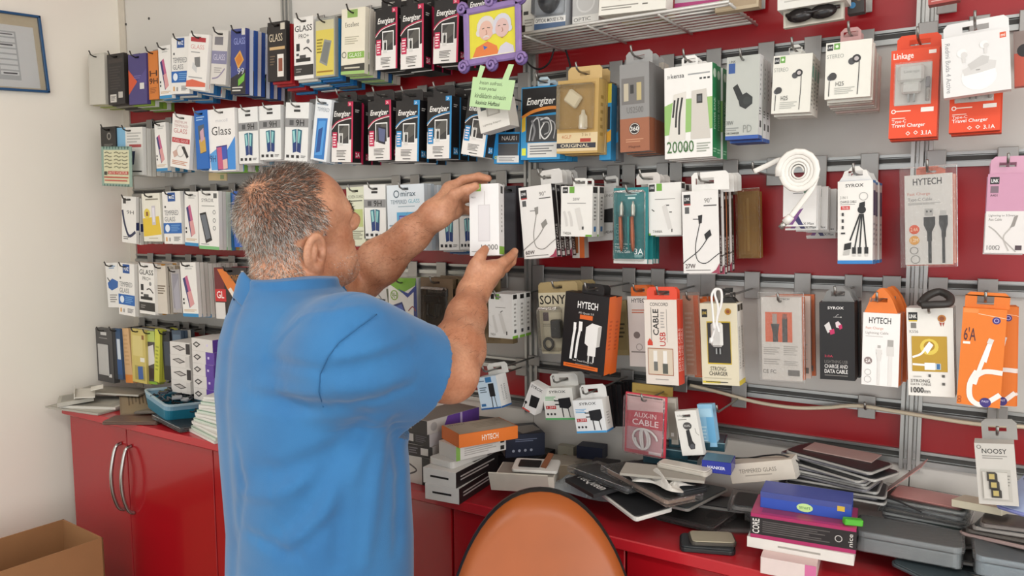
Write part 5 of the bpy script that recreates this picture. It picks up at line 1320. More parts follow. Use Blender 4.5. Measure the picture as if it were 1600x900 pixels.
pack('orange-edged clear cable bag fanned out', (1066, 462), (1090, 461), (1070, 585), .120, .008, 'd9b09a', [('r', .7, 0, 1, 1, 'dd6d2c'), ('n', .1, .2, .6, .9, 12, 'e6d2c4')], rail=C4, name='cable_bag', cat='bag', n=3, step=.022, back_cols=['dd6d2c', 'd8b4a0', 'd86428'], extra=lambda t, w, h, th: bag(t, w, h, th, 'f4d8c8', .2, .15, .06), shift=.004, jit=.003)
def strong_extra(t, w, h, th):
    MB().box((w*.5, .004, h*.60), (w*.56, .006, h*.44), M('2a2624', .6)).build('tray', t)
    MB().box((w*.46, -.003, h*.62), (w*.32, .010, h*.30), M('cfcdca', .35), bev=.004).box((w*.44, -.003, h*.42), (w*.03, .004, h*.07), M('aaaaa8', .3, .8)).box((w*.54, -.003, h*.42), (w*.03, .004, h*.07), M('aaaaa8', .3, .8)).build('charger', t)
pack('gold-trimmed white box reading STRONG CHARGER', (1093, 474), (1151, 474), (1098, 600), .190, .020, 'd6cdb4', [('r', .05, .07, .20, .17, '1b1a1a'), ('t', .065, .10, .185, .135, 'LINK', 'd8b84a'), ('c', .76, .10, .09, 'b5862c'), ('c', .76, .10, .05, '8a4a2a'), ('r', .17, .22, .82, .745, 'c4a82c'), ('r', .19, .235, .80, .73, '2c2828'), ('t', .24, .775, .66, .825, 'STRONG', '2f2d2a'), ('t', .20, .835, .70, .885, 'CHARGER', '2f2d2a', {'b': .01}), ('n', .06, .91, .8, .93, 1, 'b5ae98'), ('r', .02, .955, .5, .98, 'd8c23a'), ('r', .1, .96, .7, .97, '2a2826')],
     rail=C4, name='charger_box', cat='box', n=1, side=[('r', 0, 0, 1, 1, 'e2e0d8'), ('r', .2, .02, .9, .10, '3a3826'), ('t', .3, .28, .7, .80, 'STRONG CHARGER', '6a6860', {'rot': 90}), ('r', 0, .94, 1, 1, 'd8c23a')], extra=strong_extra, tab=(.45, .95, .026, .5), tabcol='2a2826', tabtrap=.7)
pack('white cable pack with orange window in clear bag', (1189, 464), (1251, 463), (1188, 592), .185, .008, 'dcd6d0', [('t', .4, .01, .72, .035, 'HYTECH', '3a3836', {'b': .03}), ('r', .10, .18, .78, .54, 'dc5f2a'), ('p', [(.24, .32), (.46, .32), (.42, .44), (.42, .54), (.29, .54), (.29, .44)], '1f1c1c'), ('r', .28, .20, .40, .32, 'a89a92'), ('r', .53, .24, .66, .54, '2a2624'), ('r', .54, .2, .65, .26, '8a4a3a'), ('n', .05, .60, .46, .70, 4, 'b5aea8'), ('n', .56, .58, .92, .70, 5, 'b5aea8'), ('n', .05, .74, .46, .82, 3, 'b5aea8'), ('n', .56, .76, .92, .82, 3, 'b5aea8'), ('t', .02, .875, .36, .92, 'CE FC', '6a6662'), ('r', .66, .87, .95, .94, '77726e')],
     rail=C4, name='cable_bag', cat='bag', n=3, step=.02, extra=lambda t, w, h, th: bag(t, w, h, th, 'f6f2ee', .10, .08, .08), back_cols=['c86a40', 'd8c0b4', 'c86a40'], shift=.003)
pack('black box with pink cable reading CHARGE AND DATA CABLE', (1280, 472), (1335, 473), (1282, 592), .182, .022, '151214', [('t', .24, .055, .70, .09, 'SYROX', 'e6e4e2', {'b': .03}), ('l', [(.4, .19), (.62, .19)], .012, 'c9c6c4'), ('c', .62, .19, .02, 'c9c6c4'), ('l', [(.46, .19), (.52, .16), (.56, .16)], .01, 'c9c6c4'), ('p', [(.14, .30), (.28, .25), (.36, .36), (.24, .40)], 'cfccca'), ('p', [(.28, .36), (.42, .34), (.44, .40), (.32, .42)], 'b8245a'), ('p', [(.46, .26), (.54, .24), (.62, .28), (.56, .33), (.48, .32)], 'd8c8cc'), ('p', [(.54, .30), (.64, .28), (.66, .33), (.58, .35)], 'b8245a'),
     ('t', .14, .68, .38, .71, '2.0A', 'b8304a', {'b': .02}), ('t', .14, .745, .80, .785, 'LIGHTNING USB', '77726f'), ('t', .14, .80, .80, .85, 'CHARGE AND', 'd8d4d2', {'b': .02}), ('t', .14, .865, .80, .915, 'DATA CABLE', 'e2dedc', {'b': .03}), ('n', .14, .93, .8, .96, 1, '6a6663')], rail=C4, name='cable_box', cat='box', n=2, tab=(.04, .98, .026, .5), tabcol='7d7c7b', tabtrap=.5)
A_HY2 = [('t', .16, .06, .76, .145, 'HYTECH', '2a2827', {'b': .03}), ('t', .08, .19, .56, .235, 'Fast Charge', 'cf8a70'), ('t', .08, .255, .70, .30, 'Lightning Cable', '9a9692'), ('n', .08, .315, .55, .33, 1, 'b5b1ad'), ('r', .68, .36, .84, .45, 'a5a29e'), ('r', .67, .45, .86, .58, 'd4d1cd'), ('r', .72, .58, .82, .99, 'dedbd8'), ('o', .46, .55, .08, .02, 'c2bfbb'), ('r', .42, .44, .5, .48, 'b0adaa'), ('p', [(.38, .50), (.54, .50), (.51, .66), (.42, .66)], 'd8d5d2'), ('r', .43, .66, .49, .99, 'dcd9d6'), ('c', .17, .66, .11, '8a7a78'), ('t', .10, .64, .24, .685, '2A', 'f4f0ee', {'b': .02}), ('o', .17, .82, .09, .012, 'a5a29e'), ('o', .17, .92, .10, .012, 'a5a29e')]
pack('white and orange cable box marked 2A', (1349, 488), (1407, 487), (1337, 599), .188, .016, 'eae7e5', A_HY2, rail=C4, name='cable_box', cat='box', n=4, step=.022, tab=(.02, .92, .040, .3), tabcol='e0762a', tabtrap=.4, tabslot=(.42, .026, .007), side=[('r', 0, 0, 1, 1, 'd0662a')], back_cols=['dc702a', 'd8d2cc', 'dc702a', 'dc702a'], shift=.0015)
pack('white box with gold panel reading 1000mm', (1416, 481), (1489, 479), (1415, 617), .188, .020, 'e3e0da', [('r', .04, .05, .24, .14, '1b1a1a'), ('t', .06, .075, .22, .118, 'LINK', 'f2f0ec', {'b': .03}), ('r', .05, .14, .23, .155, 'd8b83a'), ('r', .09, .17, .21, .23, '77746f'), ('t', .06, .25, .25, .285, 'K556', '8a8784'), ('c', .76, .12, .09, 'b5722c'), ('c', .76, .12, .055, '8a4a24'), ('p', [(.70, .16), (.76, .17), (.74, .21)], 'a03a2a'), ('p', [(.77, .17), (.82, .16), (.79, .21)], 'a03a2a'),
     ('r', .10, .32, .86, .72, 'b5902a'), ('c', .48, .44, .20, 'd8c050'), ('c', .48, .43, .12, 'a8801f'), ('l', [(.11, .56), (.30, .52), (.42, .44)], .05, 'f0eeea'), ('p', [(.36, .46), (.48, .38), (.57, .42), (.44, .52)], 'f4f2ee'), ('l', [(.11, .64), (.38, .645)], .05, 'eeece8'), ('r', .37, .62, .60, .70, 'f2f0ec'), ('r', .60, .625, .72, .695, 'b8c0c4'), ('r', .63, .63, .70, .69, '3a6a9a'),
     ('t', .06, .81, .48, .845, 'STRONG', '4a4844', {'b': .01}), ('t', .06, .855, .50, .88, 'DATA CABLE', '4a4844'), ('t', .06, .90, .34, .965, '1000', '1f1d1b', {'b': .04}), ('t', .35, .935, .48, .965, 'mm', '1f1d1b'), ('r', .45, .75, .5, .78, '55534f'), ('r', .74, .75, .8, .78, '55534f'), ('r', .74, .84, .80, .87, '55534f'), ('n', .12, .77, .3, .79, 1, 'b5b1ac')],
     rail=C4, name='cable_box', cat='box', n=1, bot='d8c23a', side=[('r', 0, 0, 1, 1, '3a3432')])
A_6A = [('r', .02, .01, .36, .05, 'e08a44'), ('l', [(.36, .055), (1, .09)], .012, 'f4d8b8'), ('c', .78, .115, .095, '3c2f78'), ('o', .78, .115, .06, .02, 'b0a4d0'), ('t', .06, .20, .34, .335, "6'A", '4a2430', {'b': .01}), ('r', .05, .345, .22, .37, 'f4e8dc'),
        ('l', [(.66, .36), (.50, .58), (.38, .78)], .10, 'ece7e2'), ('p', [(.50, .52), (.62, .35), (.72, .36), (.62, .55)], 'f2eeea'), ('p', [(.60, .345), (.64, .295), (.76, .31), (.72, .36)], 'd8d4d0'), ('l', [(.42, .64), (.28, .78), (.32, .93), (.58, .98), (.98, .86)], .13, 'eae5e0'), ('l', [(.34, .72), (.6, .64), (1.0, .64)], .13, 'e6e1dc'), ('c', .66, .955, .13, '3a2c74'), ('t', .58, .935, .74, .955, 'FAST', 'd8d0e8'), ('o', .06, .93, .045, .012, '8a3a14'), ('o', .06, .965, .045, .012, '8a3a14')]
pack("orange cable box reading 6'A", (1505, 480), (1574, 484), (1493, 630), .198, .014, 'e07822', A_6A, rail=C4, name='cable_box', cat='box', tab=(.03, 1.05, .024, .5), tabcol='dd7420', tabslot=(.46, .022, .014))
pack("orange cable box behind the 6'A box", (1527, 478), (1590, 478), (1520, 630), .165, .014, 'dc7420', A_6A, rail=C4, name='cable_box', cat='box', n=2, hk=False, where='')

# ------------------------------------------------------------------ bottom row
def grey_win(t, w, h, th):
    MB().box((w*.45, -.002, h*.42), (w*.62, .003, h*.58), M('b9b7b4', .3), bev=.001).build('window', t)
pack('dark grey box with a silver window', (149, 512), (174, 511), (149, 593), .150, .02, '4a4848', [('r', .3, .06, .66, .12, 'c9c7c4'), ('n', .2, .16, .7, .2, 1, '8a8886'), ('r', .7, .84, .88, .9, 'd8d6d2')], rail=D5, name='phone_case_box', cat='box', extra=grey_win, dark=True, where='by the plain wall')
for i, (a, b, c, col, ops, nm) in enumerate([
    ((175, 513), (187, 512), (176, 591), '2b4a6e', [('r', 0, 0, .4, 1, '1c1f26'), ('r', .5, .2, .9, .6, 'c9d2da'), ('r', .4, .6, 1, .9, '244f86')], 'blue and black pack beside the dark grey box'),
    ((189, 513), (200, 511), (192, 597), 'd3ab7c', [('r', .0, .85, 1, 1, 'd9853a'), ('n', .2, .1, .8, .7, 8, 'c49a6a')], 'narrow tan and orange pack'),
    ((204, 513), (226, 512), (202, 594), 'cbb96a', [('r', .1, .12, .8, .5, 'd6c680'), ('r', .2, .68, .9, .95, 'a89a50'), ('p', [(.4, .7), (.75, .68), (.78, .92), (.44, .94)], '3f62a0'), ('r', .6, .52, .9, .6, 'e8e4d4'), ('r', .75, .1, .9, .18, '8a5a2a')], 'mustard pack with a blue phone'),
    ((227, 517), (240, 514), (224, 597), 'b5c46a', [('r', 0, .2, 1, .95, '4a4446'), ('p', [(.1, .3), (.8, .25), (.9, .6), (.1, .66)], 'd8d4d2'), ('r', .2, .7, .9, .9, '3a2a2a'), ('r', 0, .95, 1, 1, '86b03a')], 'green and black pack'),
    ((242, 514), (250, 516), (240, 595), 'c6c84a', [('n', .2, .3, .8, .8, 7, '9aa030')], 'thin yellow-green pack'),
    ((252, 518), (264, 516), (251, 592), '23252c', [('r', .2, .2, .9, .7, '3a4250')], 'black pack right of the yellow-green pack'),
    ((268, 516), (282, 514), (268, 578), '3a4a5c', [('r', .1, .1, .9, .8, '55687a')], 'slate pack above the white boxes')]):
    pack(nm, a, b, c, .150-.008*(i % 2), .010, col, ops, rail=D5, n=3+(i % 3), where='in the bottom row', dark=True, back_cols=[col, 'c9c6bc', '33363c'], step=.0125, hk=(i in (0, 2, 3, 5)))
A_SY = lambda acc: [('t', .22, .08, .78, .16, 'SYROX', '3a3a3c', {'b': .03}), ('n', .06, .26, .42, .40, 3, acc), ('p', [(.50, .34), (.90, .30), (.92, .56), (.80, .66), (.52, .62)], '1c1b1c'), ('l', [(.36, .40), (.52, .40)], .035, '2a2a2a'), ('l', [(.38, .52), (.52, .52)], .035, '2a2a2a'), ('l', [(.60, .62), (.62, .92)], .035, '2a2a2a'), ('l', [(.80, .62), (.84, .92)], .03, '2a2a2a'), ('r', .06, .56, .40, .66, 'b03a3a'), ('t', .10, .58, .36, .64, '1.2M', 'f0e0de'), ('c', .10, .82, .035, '333333'), ('c', .22, .82, .035, '333333'), ('c', .34, .82, .035, '333333'), ('r', 0, .94, 1, 1, acc)]
pack('tilted white and blue charger box', (743, 591), (774, 586), (752, 641), .205, .04, 'd4dce2', [('r', 0, 0, 1, 1, 'c9dcec'), ('r', .45, .02, .75, .18, '3a7ab0'), ('n', .1, .1, .4, .16, 1, '3a5a7a'), ('n', .1, .3, .45, .5, 3, '55697a'), ('r', .55, .22, .82, .62, '1c1c1e'), ('l', [(.62, .62), (.6, .95)], .04, '2a2a2a'), ('l', [(.76, .62), (.8, .95)], .03, '2a2a2a'), ('r', .06, .82, .28, .9, '2f6aa0'), ('r', 0, .95, 1, 1, '2a5f9c')], rail=D5, name='charger_box', cat='box', side=[('r', 0, 0, 1, 1, 'dededc'), ('t', .3, .3, .42, .8, 'CHARGER', '77797c', {'rot': 90}), ('n', .55, .3, .7, .8, 8, '9a9c9e'), ('r', 0, .95, 1, 1, '2a5f9c')], tab=(.2, 1.2, .024, .9), tabcol='d8d8d4', bot='2a5f9c', where='above the navy box')
pack('steeply tilted white charger box with red base', (830, 597), (850, 608), (815, 637), .205, .028, 'dcdad8', [('t', .1, .05, .95, .16, 'SYROX', '3a3a3c', {'b': .03}), ('p', [(.3, .40), (.95, .36), (.95, .75), (.4, .8)], '1c1b1c'), ('c', .12, .74, .1, '232223'), ('l', [(.1, .78), (.1, .95)], .05, '232223'), ('r', 0, .95, .6, 1, 'c2403a')], rail=D5, name='charger_box', cat='box', hk=False, where='')
pack('white and green charger box', (847, 607), (893, 604), (852, 656), .185, .030, 'd9d8d2', A_SY('5aa866'), rail=D5, name='charger_box', cat='box', n=1, tab=(.12, 1.05, .026, .8), tabcol='d0cfca', bot='5aa866', side=[('r', 0, 0, 1, 1, 'c6c5bf'), ('r', 0, .94, 1, 1, '5aa866')], where='in the bottom row')
pack('white and sky-blue charger box hung lowest', (894, 626), (940, 621), (900, 677), .205, .030, 'dedfdf', A_SY('4a9ad0'), rail=D5, name='charger_box', cat='box', tab=(.12, 1.0, .026, .8), tabcol='dad9d6', bot='3a86c4', side=[('r', 0, 0, 1, 1, 'e2e2e0'), ('n', .3, .4, .7, .8, 5, 'b0b0ae'), ('r', 0, .94, 1, 1, '3a86c4')])
pack('glossy black pack in a fanned row', (936, 603), (953, 602), (940, 668), .10, .006, '151416', [('l', [(.2, .1), (.6, .9)], .08, '55565a')], rail=D5, name='phone_case', cat='phone case', n=5, step=.014, shift=.004, hk=False, back_cols=['1c1b1d', '2b2a2d', '151416'])
pack('tan card edge behind the red bag', (988, 598), (1050, 607), (988, 640), .110, .006, 'c0a456', [('n', .1, .2, .9, .8, 4, 'a88a44')], rail=None, name='cable_bag', cat='packet')
def aux_extra(t, w, h, th):
    MB().tube([(w*(.48+(.34-.012*i)*math.cos(i*.42)), -.005, h*(.27+.17*math.sin(i*.42))) for i in range(0, 46)], .0022, M('d6d2cf', .4), 6).build('cable', t)
    MB().box((w*.5, -.010, h*.5), (w*.98, .012, h*.97), clear('f2e8e8', .10), bev=.004).build('clear_bag', t)
pack('red bag reading AUX-IN CABLE', (978, 612), (1042, 616), (969, 703), .200, .004, 'c33a4a', [('r', .04, .02, .96, .30, 'c9a8a6'), ('p', [(.02, .30), (.98, .25), (.98, .56), (.02, .52)], 'b32236'), ('t', .22, .31, .76, .39, 'AUX-IN', 'ecdcdc', {'b': .01}), ('t', .18, .42, .82, .52, 'CABLE', 'ecdcdc', {'b': .02}), ('r', .05, .56, .95, .94, 'b5858a'), ('r', .6, .93, .9, .98, 'e0d0d0')], rail=D5, name='cable_bag', cat='bag', extra=aux_extra, slot=True)
pack('slim clear blister beside the red bag', (1040, 622), (1055, 620), (1034, 692), .165, .012, 'b5b0a6', [('r', .1, .1, .9, .9, '9a958a'), ('r', .3, .75, .6, .83, 'dcdad6')], rail=None, name='cable_blister', cat='blister pack')
pack('white car charger card leaning over the pile', (1054, 643), (1087, 641), (1067, 712), .190, .010, 'dedcd6', [('t', .08, .08, .72, .13, '»Sprange', '4a4846'), ('n', .1, .18, .5, .21, 1, '77746f'), ('c', .48, .34, .17, '4a4846', 1.2), ('t', .34, .315, .62, .36, 'DUAL', 'e0deda'), ('l', [(.82, .4), (.84, .5), (.95, .56)], .02, '77746f'), ('p', [(.38, .44), (.54, .42), (.60, .68), (.70, .76), (.66, .86), (.46, .87), (.38, .78)], '2b2b2c'), ('c', .56, .80, .11, '55565a')], rail=D5, name='car_charger_box', cat='box', n=1, hk=False, slot=True)
pack('sky-blue card behind the car charger card', (1089, 632), (1112, 630), (1093, 698), .150, .012, '8fc0de', [('r', .1, .1, .9, .3, 'a8d0e6'), ('r', .5, .3, 1, .9, '6aaad2'), ('n', .1, .5, .45, .9, 5, 'c0dcea')], rail=D5, name='cable_bag', cat='packet', n=1, hk=False)
def noosy_extra(t, w, h, th):
    MB().box((w*.46, -.0015, h*.32), (w*.62, .002, h*.44), M('c6c3bc', .3)).build('window', t)
    for i in range(3):
        MB().prism([(0, 0), (w*.26, 0), (w*.26, .011), (w*.21, .0135), (0, .0135)], -.0045, -.003, M('3a3834', .4), T(w*.26+.002*i, 0, h*(.40-.135*i))).box((w*.26+.002*i+w*.12, -.0048, h*(.40-.135*i)+.007), (w*.14, .0006, .008), M('c9b87a', .3, .6)).build('sim_adapter', t)
pack('grey and white adapter box reading NOOSY', (1522, 692), (1584, 690), (1521, 786), .190, .030, 'c2bfb9', [('t', .18, .085, .80, .165, 'NOOSY', '2a2827', {'b': .02}), ('n', .18, .19, .8, .26, 2, '8a8782'), ('o', .11, .06, .06, .02, '77746f'), ('r', .1, .42, .86, .94, 'b5b2ab'), ('n', .72, .5, .84, .7, 4, '8a8782')], rail=D5, name='adapter_box', cat='box', tab=(.2, 1.1, .032, .95), tabcol='9a9894', tabslot=(.45, .024, .008), side=[('r', 0, 0, 1, 1, 'a8a59f'), ('t', .3, .5, .6, .9, 'NOOSY', '4a5a7a', {'rot': 90})], extra=noosy_extra)
# the box he holds
t = thing('power_bank_box', 'white power bank box held up in both hands', 'box', HELD)
w, h, th = HELD_W, HELD_H, .034
MB().box((w/2, th/2, h/2), (w, th, h), M('e9e7e6', .4, var=.02), bev=.0006).build('card_box', t)
a = MB()
art_mesh(a, [('r', .20, -.0, .40, .10, '86b84a'), ('c', .30, .05, .06, 'e2f0d0'), ('t', .06, .17, .22, .195, 'P601', '8a8784'), ('l', [(.52, .10), (.52, .30)], .03, 'cfcac8'), ('r', .30, .29, .70, .80, 'd0cbcc'), ('r', .32, .30, .68, .79, 'dcd8d9'), ('t', .40, .845, .96, .92, '10000', '55534f'), ('n', .07, .93, .5, .95, 1, '8a8784')], w, h, front_P(w, h))
a.build('printed_front', t)
a = MB()
art_mesh(a, [('r', .35, .03, .75, .13, '4a4846'), ('n', .4, .28, .65, .62, 6, 'b5b2af'), ('r', .42, .64, .58, .67, '4a4846'), ('r', .05, .87, .95, .98, '86b84a')], th, h, side_P(w, h, th))
a.build('printed_side', t)

# ------------------------------------------------------------------ cabinets and worktop
CT = 1.00
lac = M('9e101b', 0.22, var=0.04, scale=1.5, coat=0.35)
lac_dark = M('7a0f18', 0.35)
FY = 1.262
wt = MB().box((-0.735, (1.245+1.546)/2, CT-.011), (3.48, 1.546-1.245, .022), M('b3202a', 0.3, var=.08, scale=9, coat=.25), bev=.002).build('worktop')
tag(wt, 'long red lacquered worktop running under the product wall', 'worktop')
def Xat(px, py): return W(px, py, WALLY-FY).x
seams = [-2.46, Xat(200, 720), Xat(335, 760), Xat(520, 800), Xat(708, 850), Xat(978, 870), 0.10, 0.55, 1.0]
chrome = M('b5b3b0', 0.22, 0.95)
units = [(0, 2, 'at the plain wall end, beside the carton'), (2, 4, 'behind the man'), (4, 6, 'behind the orange chair back'), (6, 8, 'furthest to the right')]
for a, b, nm in units:
    x0, x1 = seams[a], seams[b]
    t = thing('base_cabinet', 'glossy red two-door base cabinet '+nm, 'cabinet', T((x0+x1)/2, 1.40, 0), 'red base cabinets')
    hw = (x1-x0)/2
    MB().box((0, .01, .52), (2*hw-.002, .26, .91), lac_dark).box((0, .03, .033), (2*hw-.02, .2, .066), M('2a1a1a', .6)).build('carcass', t)
    for k in (0, 1):
        xa, xb = seams[a+k]-(x0+x1)/2, seams[a+k+1]-(x0+x1)/2
        d = MB().box(((xa+xb)/2, FY-1.40+.008, .52), (xb-xa-.004, .018, .905), lac, bev=.0015).build('door', t)
        if a == 0:
            hx = xb-.028 if k == 0 else xa+.024
            pts = [(hx, FY-1.40-.002, .925), (hx, FY-1.40-.020, .915), (hx, FY-1.40-.034, .86), (hx, FY-1.40-.037, .82), (hx, FY-1.40-.033, .775), (hx, FY-1.40-.020, .735), (hx, FY-1.40-.002, .722)]
            MB().tube(smooth_pts(pts, 4), .0055, chrome, 8).build('handle', d)
        else:
            hx = xb-.05 if k == 0 else xa+.03
            MB().box((hx, FY-1.40-.010, .885), (.018, .018, .07), M('1b1818', .3), bev=.004).build('handle', d)

# ------------------------------------------------------------------ chair, carton, framed paper
cc = K(846, 860, 1.27)
ch = thing('office_chair', 'orange-brown upholstered chair with a rounded back in front of the cabinets', 'chair', T(cc.x, cc.y, 0) @ RZ(32.4+180))
leather = M('9a4e1c', 0.38, var=0.22, scale=9, bump=0.15)
def oval(a, b, zc, y0, y1, n=72, e=2.15):
    vs, fs = [], []
    for y, s in ((y0, .90), (y0+.3*(y1-y0), 1.0), (y1-.3*(y1-y0), 1.0), (y1, .90)):
        for k in range(n):
            th = 2*math.pi*k/n
            cx, sx = math.cos(th), math.sin(th)
            x = a*s*math.copysign(abs(cx)**(2/e), cx)
            z = b*s*math.copysign(abs(sx)**(2/e), sx)
            vs.append((x, y+.10*(x/a)**2*.35-.05*(z/b), zc+z))
    for i in range(3):
        for k in range(n):
            p, q = i*n+k, i*n+(k+1) % n
            fs.append((p, p+n, q+n, q))
    for base, rev in ((0, False), (3*n, True)):
        c = len(vs)
        yy = (y0-.012) if base == 0 else (y1+.012)
        vs.append((0, yy, zc))
        for k in range(n):
            p, q = base+k, base+(k+1) % n
            fs.append((c, p, q) if not rev else (c, q, p))
    return vs, fs
vs, fs = oval(.168, .33, .788, -.03, .03)
MB().add(vs, fs, leather, True).build('backrest', ch)
vs, fs = oval(.1715, .334, .788, -.016, .012)
MB().add(vs, fs, M('15110f', .4), True).build('piping', ch)
MB().box((0, .27, .47), (.46, .46, .09), leather, bev=.035).build('seat', ch)
MB().box((0, .02, .50), (.09, .03, .30), M('161414', .5), bev=.006).build('back_bracket', ch)
MB().lathe([(.028, .06), (.028, .25), (.02, .26), (.02, .43)], M('222222', .4), 14, T(0, .27, 0)).build('gas_lift', ch)
for k in range(5):
    an = k*72
    lg = MB().box((.15, 0, .075), (.30, .045, .03), M('1a1919', .5), T(0, .27, 0) @ RZ(an), bev=.008).build('leg', ch)
    MB().lathe([(.024, -.02), (.027, -.01), (.027, .01), (.024, .02)], M('101010', .5), 14, T(0, .27, 0) @ RZ(an) @ T(.29, 0, .028) @ RX(90)).build('caster', ch)

rz = .70
c_br, c_fr = Zp(99, 811, rz), Zp(161, 840, rz)
dv = Vector((c_br.x-c_fr.x, c_br.y-c_fr.y, 0))
dw = dv.length
ang = math.atan2(dv.y, dv.x)
kraft = M('9c7048', .8, var=.10, scale=12, bump=.1)
kraft2 = M('86603c', .85, var=.14, scale=10)
crt = thing('cardboard_box', 'open brown cardboard carton against the red cabinet end', 'carton', T(c_fr.x, c_fr.y, rz-.32) @ Matrix.Rotation(ang-math.pi/2, 4, 'Z'))
LBX, hh = .46, .32
for nm, c, d in (('side_panel', (-.002, dw/2, hh/2), (.004, dw, hh)), ('side_panel', (-LBX+.002, dw/2, hh/2), (.004, dw, hh)), ('front_panel', (-LBX/2, .002, hh/2), (LBX, .004, hh)), ('back_panel', (-LBX/2, dw-.002, hh/2), (LBX, .004, hh))):
    MB().box(c, d, kraft).build(nm, crt)
MB().box((-LBX/2, dw/2, .003), (LBX-.008, dw-.008, .004), kraft2).build('bottom_panel', crt)
low = thing('cardboard_box', 'closed brown carton underneath the open carton', 'carton', T(c_fr.x, c_fr.y, 0) @ Matrix.Rotation(ang-math.pi/2, 4, 'Z'))
MB().box((-LBX/2, dw/2, .19), (LBX, dw, .378), kraft, bev=.003).build('carton_body', low)
MB().box((-LBX/2, dw/2, .3795), (LBX, .05, .0006), M('b8925f', .3)).build('tape', low)

def onLX(px, py, x): r = ray(px, py); return CAM+r*(x/r.x)
q0, q1 = onLX(73, 27, LX+.012), onLX(78, 145, LX+.012)
fh = (q0-q1).length
fw = .33
# local x runs along the wall away from the corner, y out of the wall
pf = thing('picture_frame', 'thin blue frame holding a printed certificate on the plain wall', 'picture frame', Matrix(((0, 1, 0, LX+.001), (-1, 0, 0, q1.y), (0, 0, 1, q1.z), (0, 0, 0, 1))) @ RY(4.0))
blue = M('24527e', .35)
for c, d in (((fw/2, .008, .003), (fw, .014, .007)), ((fw/2, .008, fh-.003), (fw, .014, .007)), ((.0035, .008, fh/2), (.007, .014, fh)), ((fw-.0035, .008, fh/2), (.007, .014, fh))):
    MB().box(c, d, blue, bev=.001).build('frame_bar', pf)
def LP(w, h): return lambda u, v, k: ((1-u)*w, .0045+EPS*(k+1), (1-v)*h)
MB().box((fw/2, .003, fh/2), (fw-.01, .003, fh-.01), M('d8c8a8', .7)).build('mount', pf)
a = MB()
ops = [('r', .14, .16, .93, .95, 'efefec'), ('r', .35, .24, .77, .86, 'c6c8c7')]
for i in range(8):
    ops.append(('r', .37, .26+.07*i, .54, .31+.07*i, 'f0f1ef'))
    ops.append(('r', .60, .26+.07*i, .755, .31+.07*i, 'f2f3f1'))
ops += [('n', .62, .265, .74, .30, 1, '77797a'), ('n', .62, .40, .73, .44, 1, '4a4c4e'), ('n', .62, .76, .74, .80, 1, '3a3c3e'), ('n', .38, .5, .5, .56, 2, '9a9c9c')]
art_mesh(a, ops, fw, fh, LP(fw, fh))
a.build('certificate', pf)
MB().box((fw/2, .0115, fh/2), (fw-.012, .001, fh-.012), clear('eef2f4', .05, .03)).build('glass', pf)

# ------------------------------------------------------------------ drawing in a purple frame, note, price card
m, w, h = frame_px((722, 14), (812, 0), (727, 104), .235)
dr = thing('picture_frame', 'ornate purple paper frame around a yellow drawing of two elderly faces', 'picture frame', m)
pur, pur2 = M('8a72a8', .6, var=.15, scale=60), M('6c5690', .6)
b = .014
for c, d in (((w/2, .004, b/2), (w, .008, b)), ((w/2, .004, h-b/2), (w, .008, b)), ((b/2, .004, h/2), (b, .008, h)), ((w-b/2, .004, h/2), (b, .008, h))):
    MB().box(c, d, pur, bev=.003).build('frame_bar', dr)
for (x, z) in ((0, 0), (w, 0), (0, h), (w, h), (w*.5, -.004), (w*.5, h+.004)):
    sc = MB()
    sc.tube([(x+(.013-.0008*i)*math.cos(i*.75), -.002, z+(.013-.0008*i)*math.sin(i*.75)) for i in range(14)], .0032, pur, 6)
    sc.lathe([(.002, -.004), (.0135, -.002), (.0135, .003), (.002, .004)], pur2, 14, T(x, .004, z) @ RX(90))
    sc.build('scroll', dr)
MB().box((w/2, .006, h/2), (w-.01, .003, h-.01), M('d9cf3e', .7)).build('paper', dr)
a = MB()
def face(cx, s, skin, hair, tash=True):
    return [('c', cx, .38, .165*s, hair), ('c', cx-.13*s, .46, .05*s, hair), ('c', cx+.13*s, .46, .05*s, hair), ('c', cx, .45, .125*s, skin), ('c', cx, .40, .11*s, skin), ('l', [(cx-.07, .40), (cx-.03, .39)], .012, '55504a'), ('l', [(cx+.02, .39), (cx+.07, .40)], .012, '55504a'), ('l', [(cx, .43), (cx+.015, .49), (cx-.01, .5)], .010, '9a6a54'), ('l', [(cx-.05, .55), (cx, .53), (cx+.05, .55)], .022, hair if tash else skin), ('l', [(cx-.02, .60), (cx+.02, .60)], .008, 'a8685a')]
art_mesh(a, [('p', [(.14, .88), (.22, .70), (.42, .62), (.58, .72), (.62, .88)], 'd8783a'), ('p', [(.34, .68), (.42, .72), (.36, .76)], '3a62a8'), ('p', [(.58, .88), (.64, .74), (.74, .68), (.86, .76), (.88, .88)], 'c9c4d0'), ('r', .13, .86, .88, .90, 'dcd8c0')]+face(.40, 1.0, 'd8b0a0', 'd2ccc8')+face(.68, .95, 'd2b0aa', 'c9c8d2', False), w, h, lambda u, v, k: (u*w, .0042-EPS*k, (1-v)*h))
a.build('drawing', dr)
hp_ = m @ Vector((w*.5, 0, h+.012))
hook('purple framed drawing', hp_.x, hp_.z, .235, A1, dark=True)
m, w, h = frame_px((739, 120), (806, 113), (728, 165), .245)
nt_ = thing('paper_note', 'pale green handwritten note hanging below the purple frame', 'note', m)
grn = M('b9d8a4', .8, var=.03)
MB().prism([(0, 0), (w*.97, .001), (w, h), (0, h)], 0, .0006, grn).build('sheet', nt_)
MB().prism([(w*.10, h), (w*.20, h), (w*.26, h+.022), (w*.14, h+.024)], .0002, .0008, grn).build('paper_strip', nt_)
MB().prism([(w*.70, h), (w*.84, h), (w*.92, h+.030), (w*.80, h+.030)], .0002, .0008, grn).build('paper_strip', nt_)
a = MB()
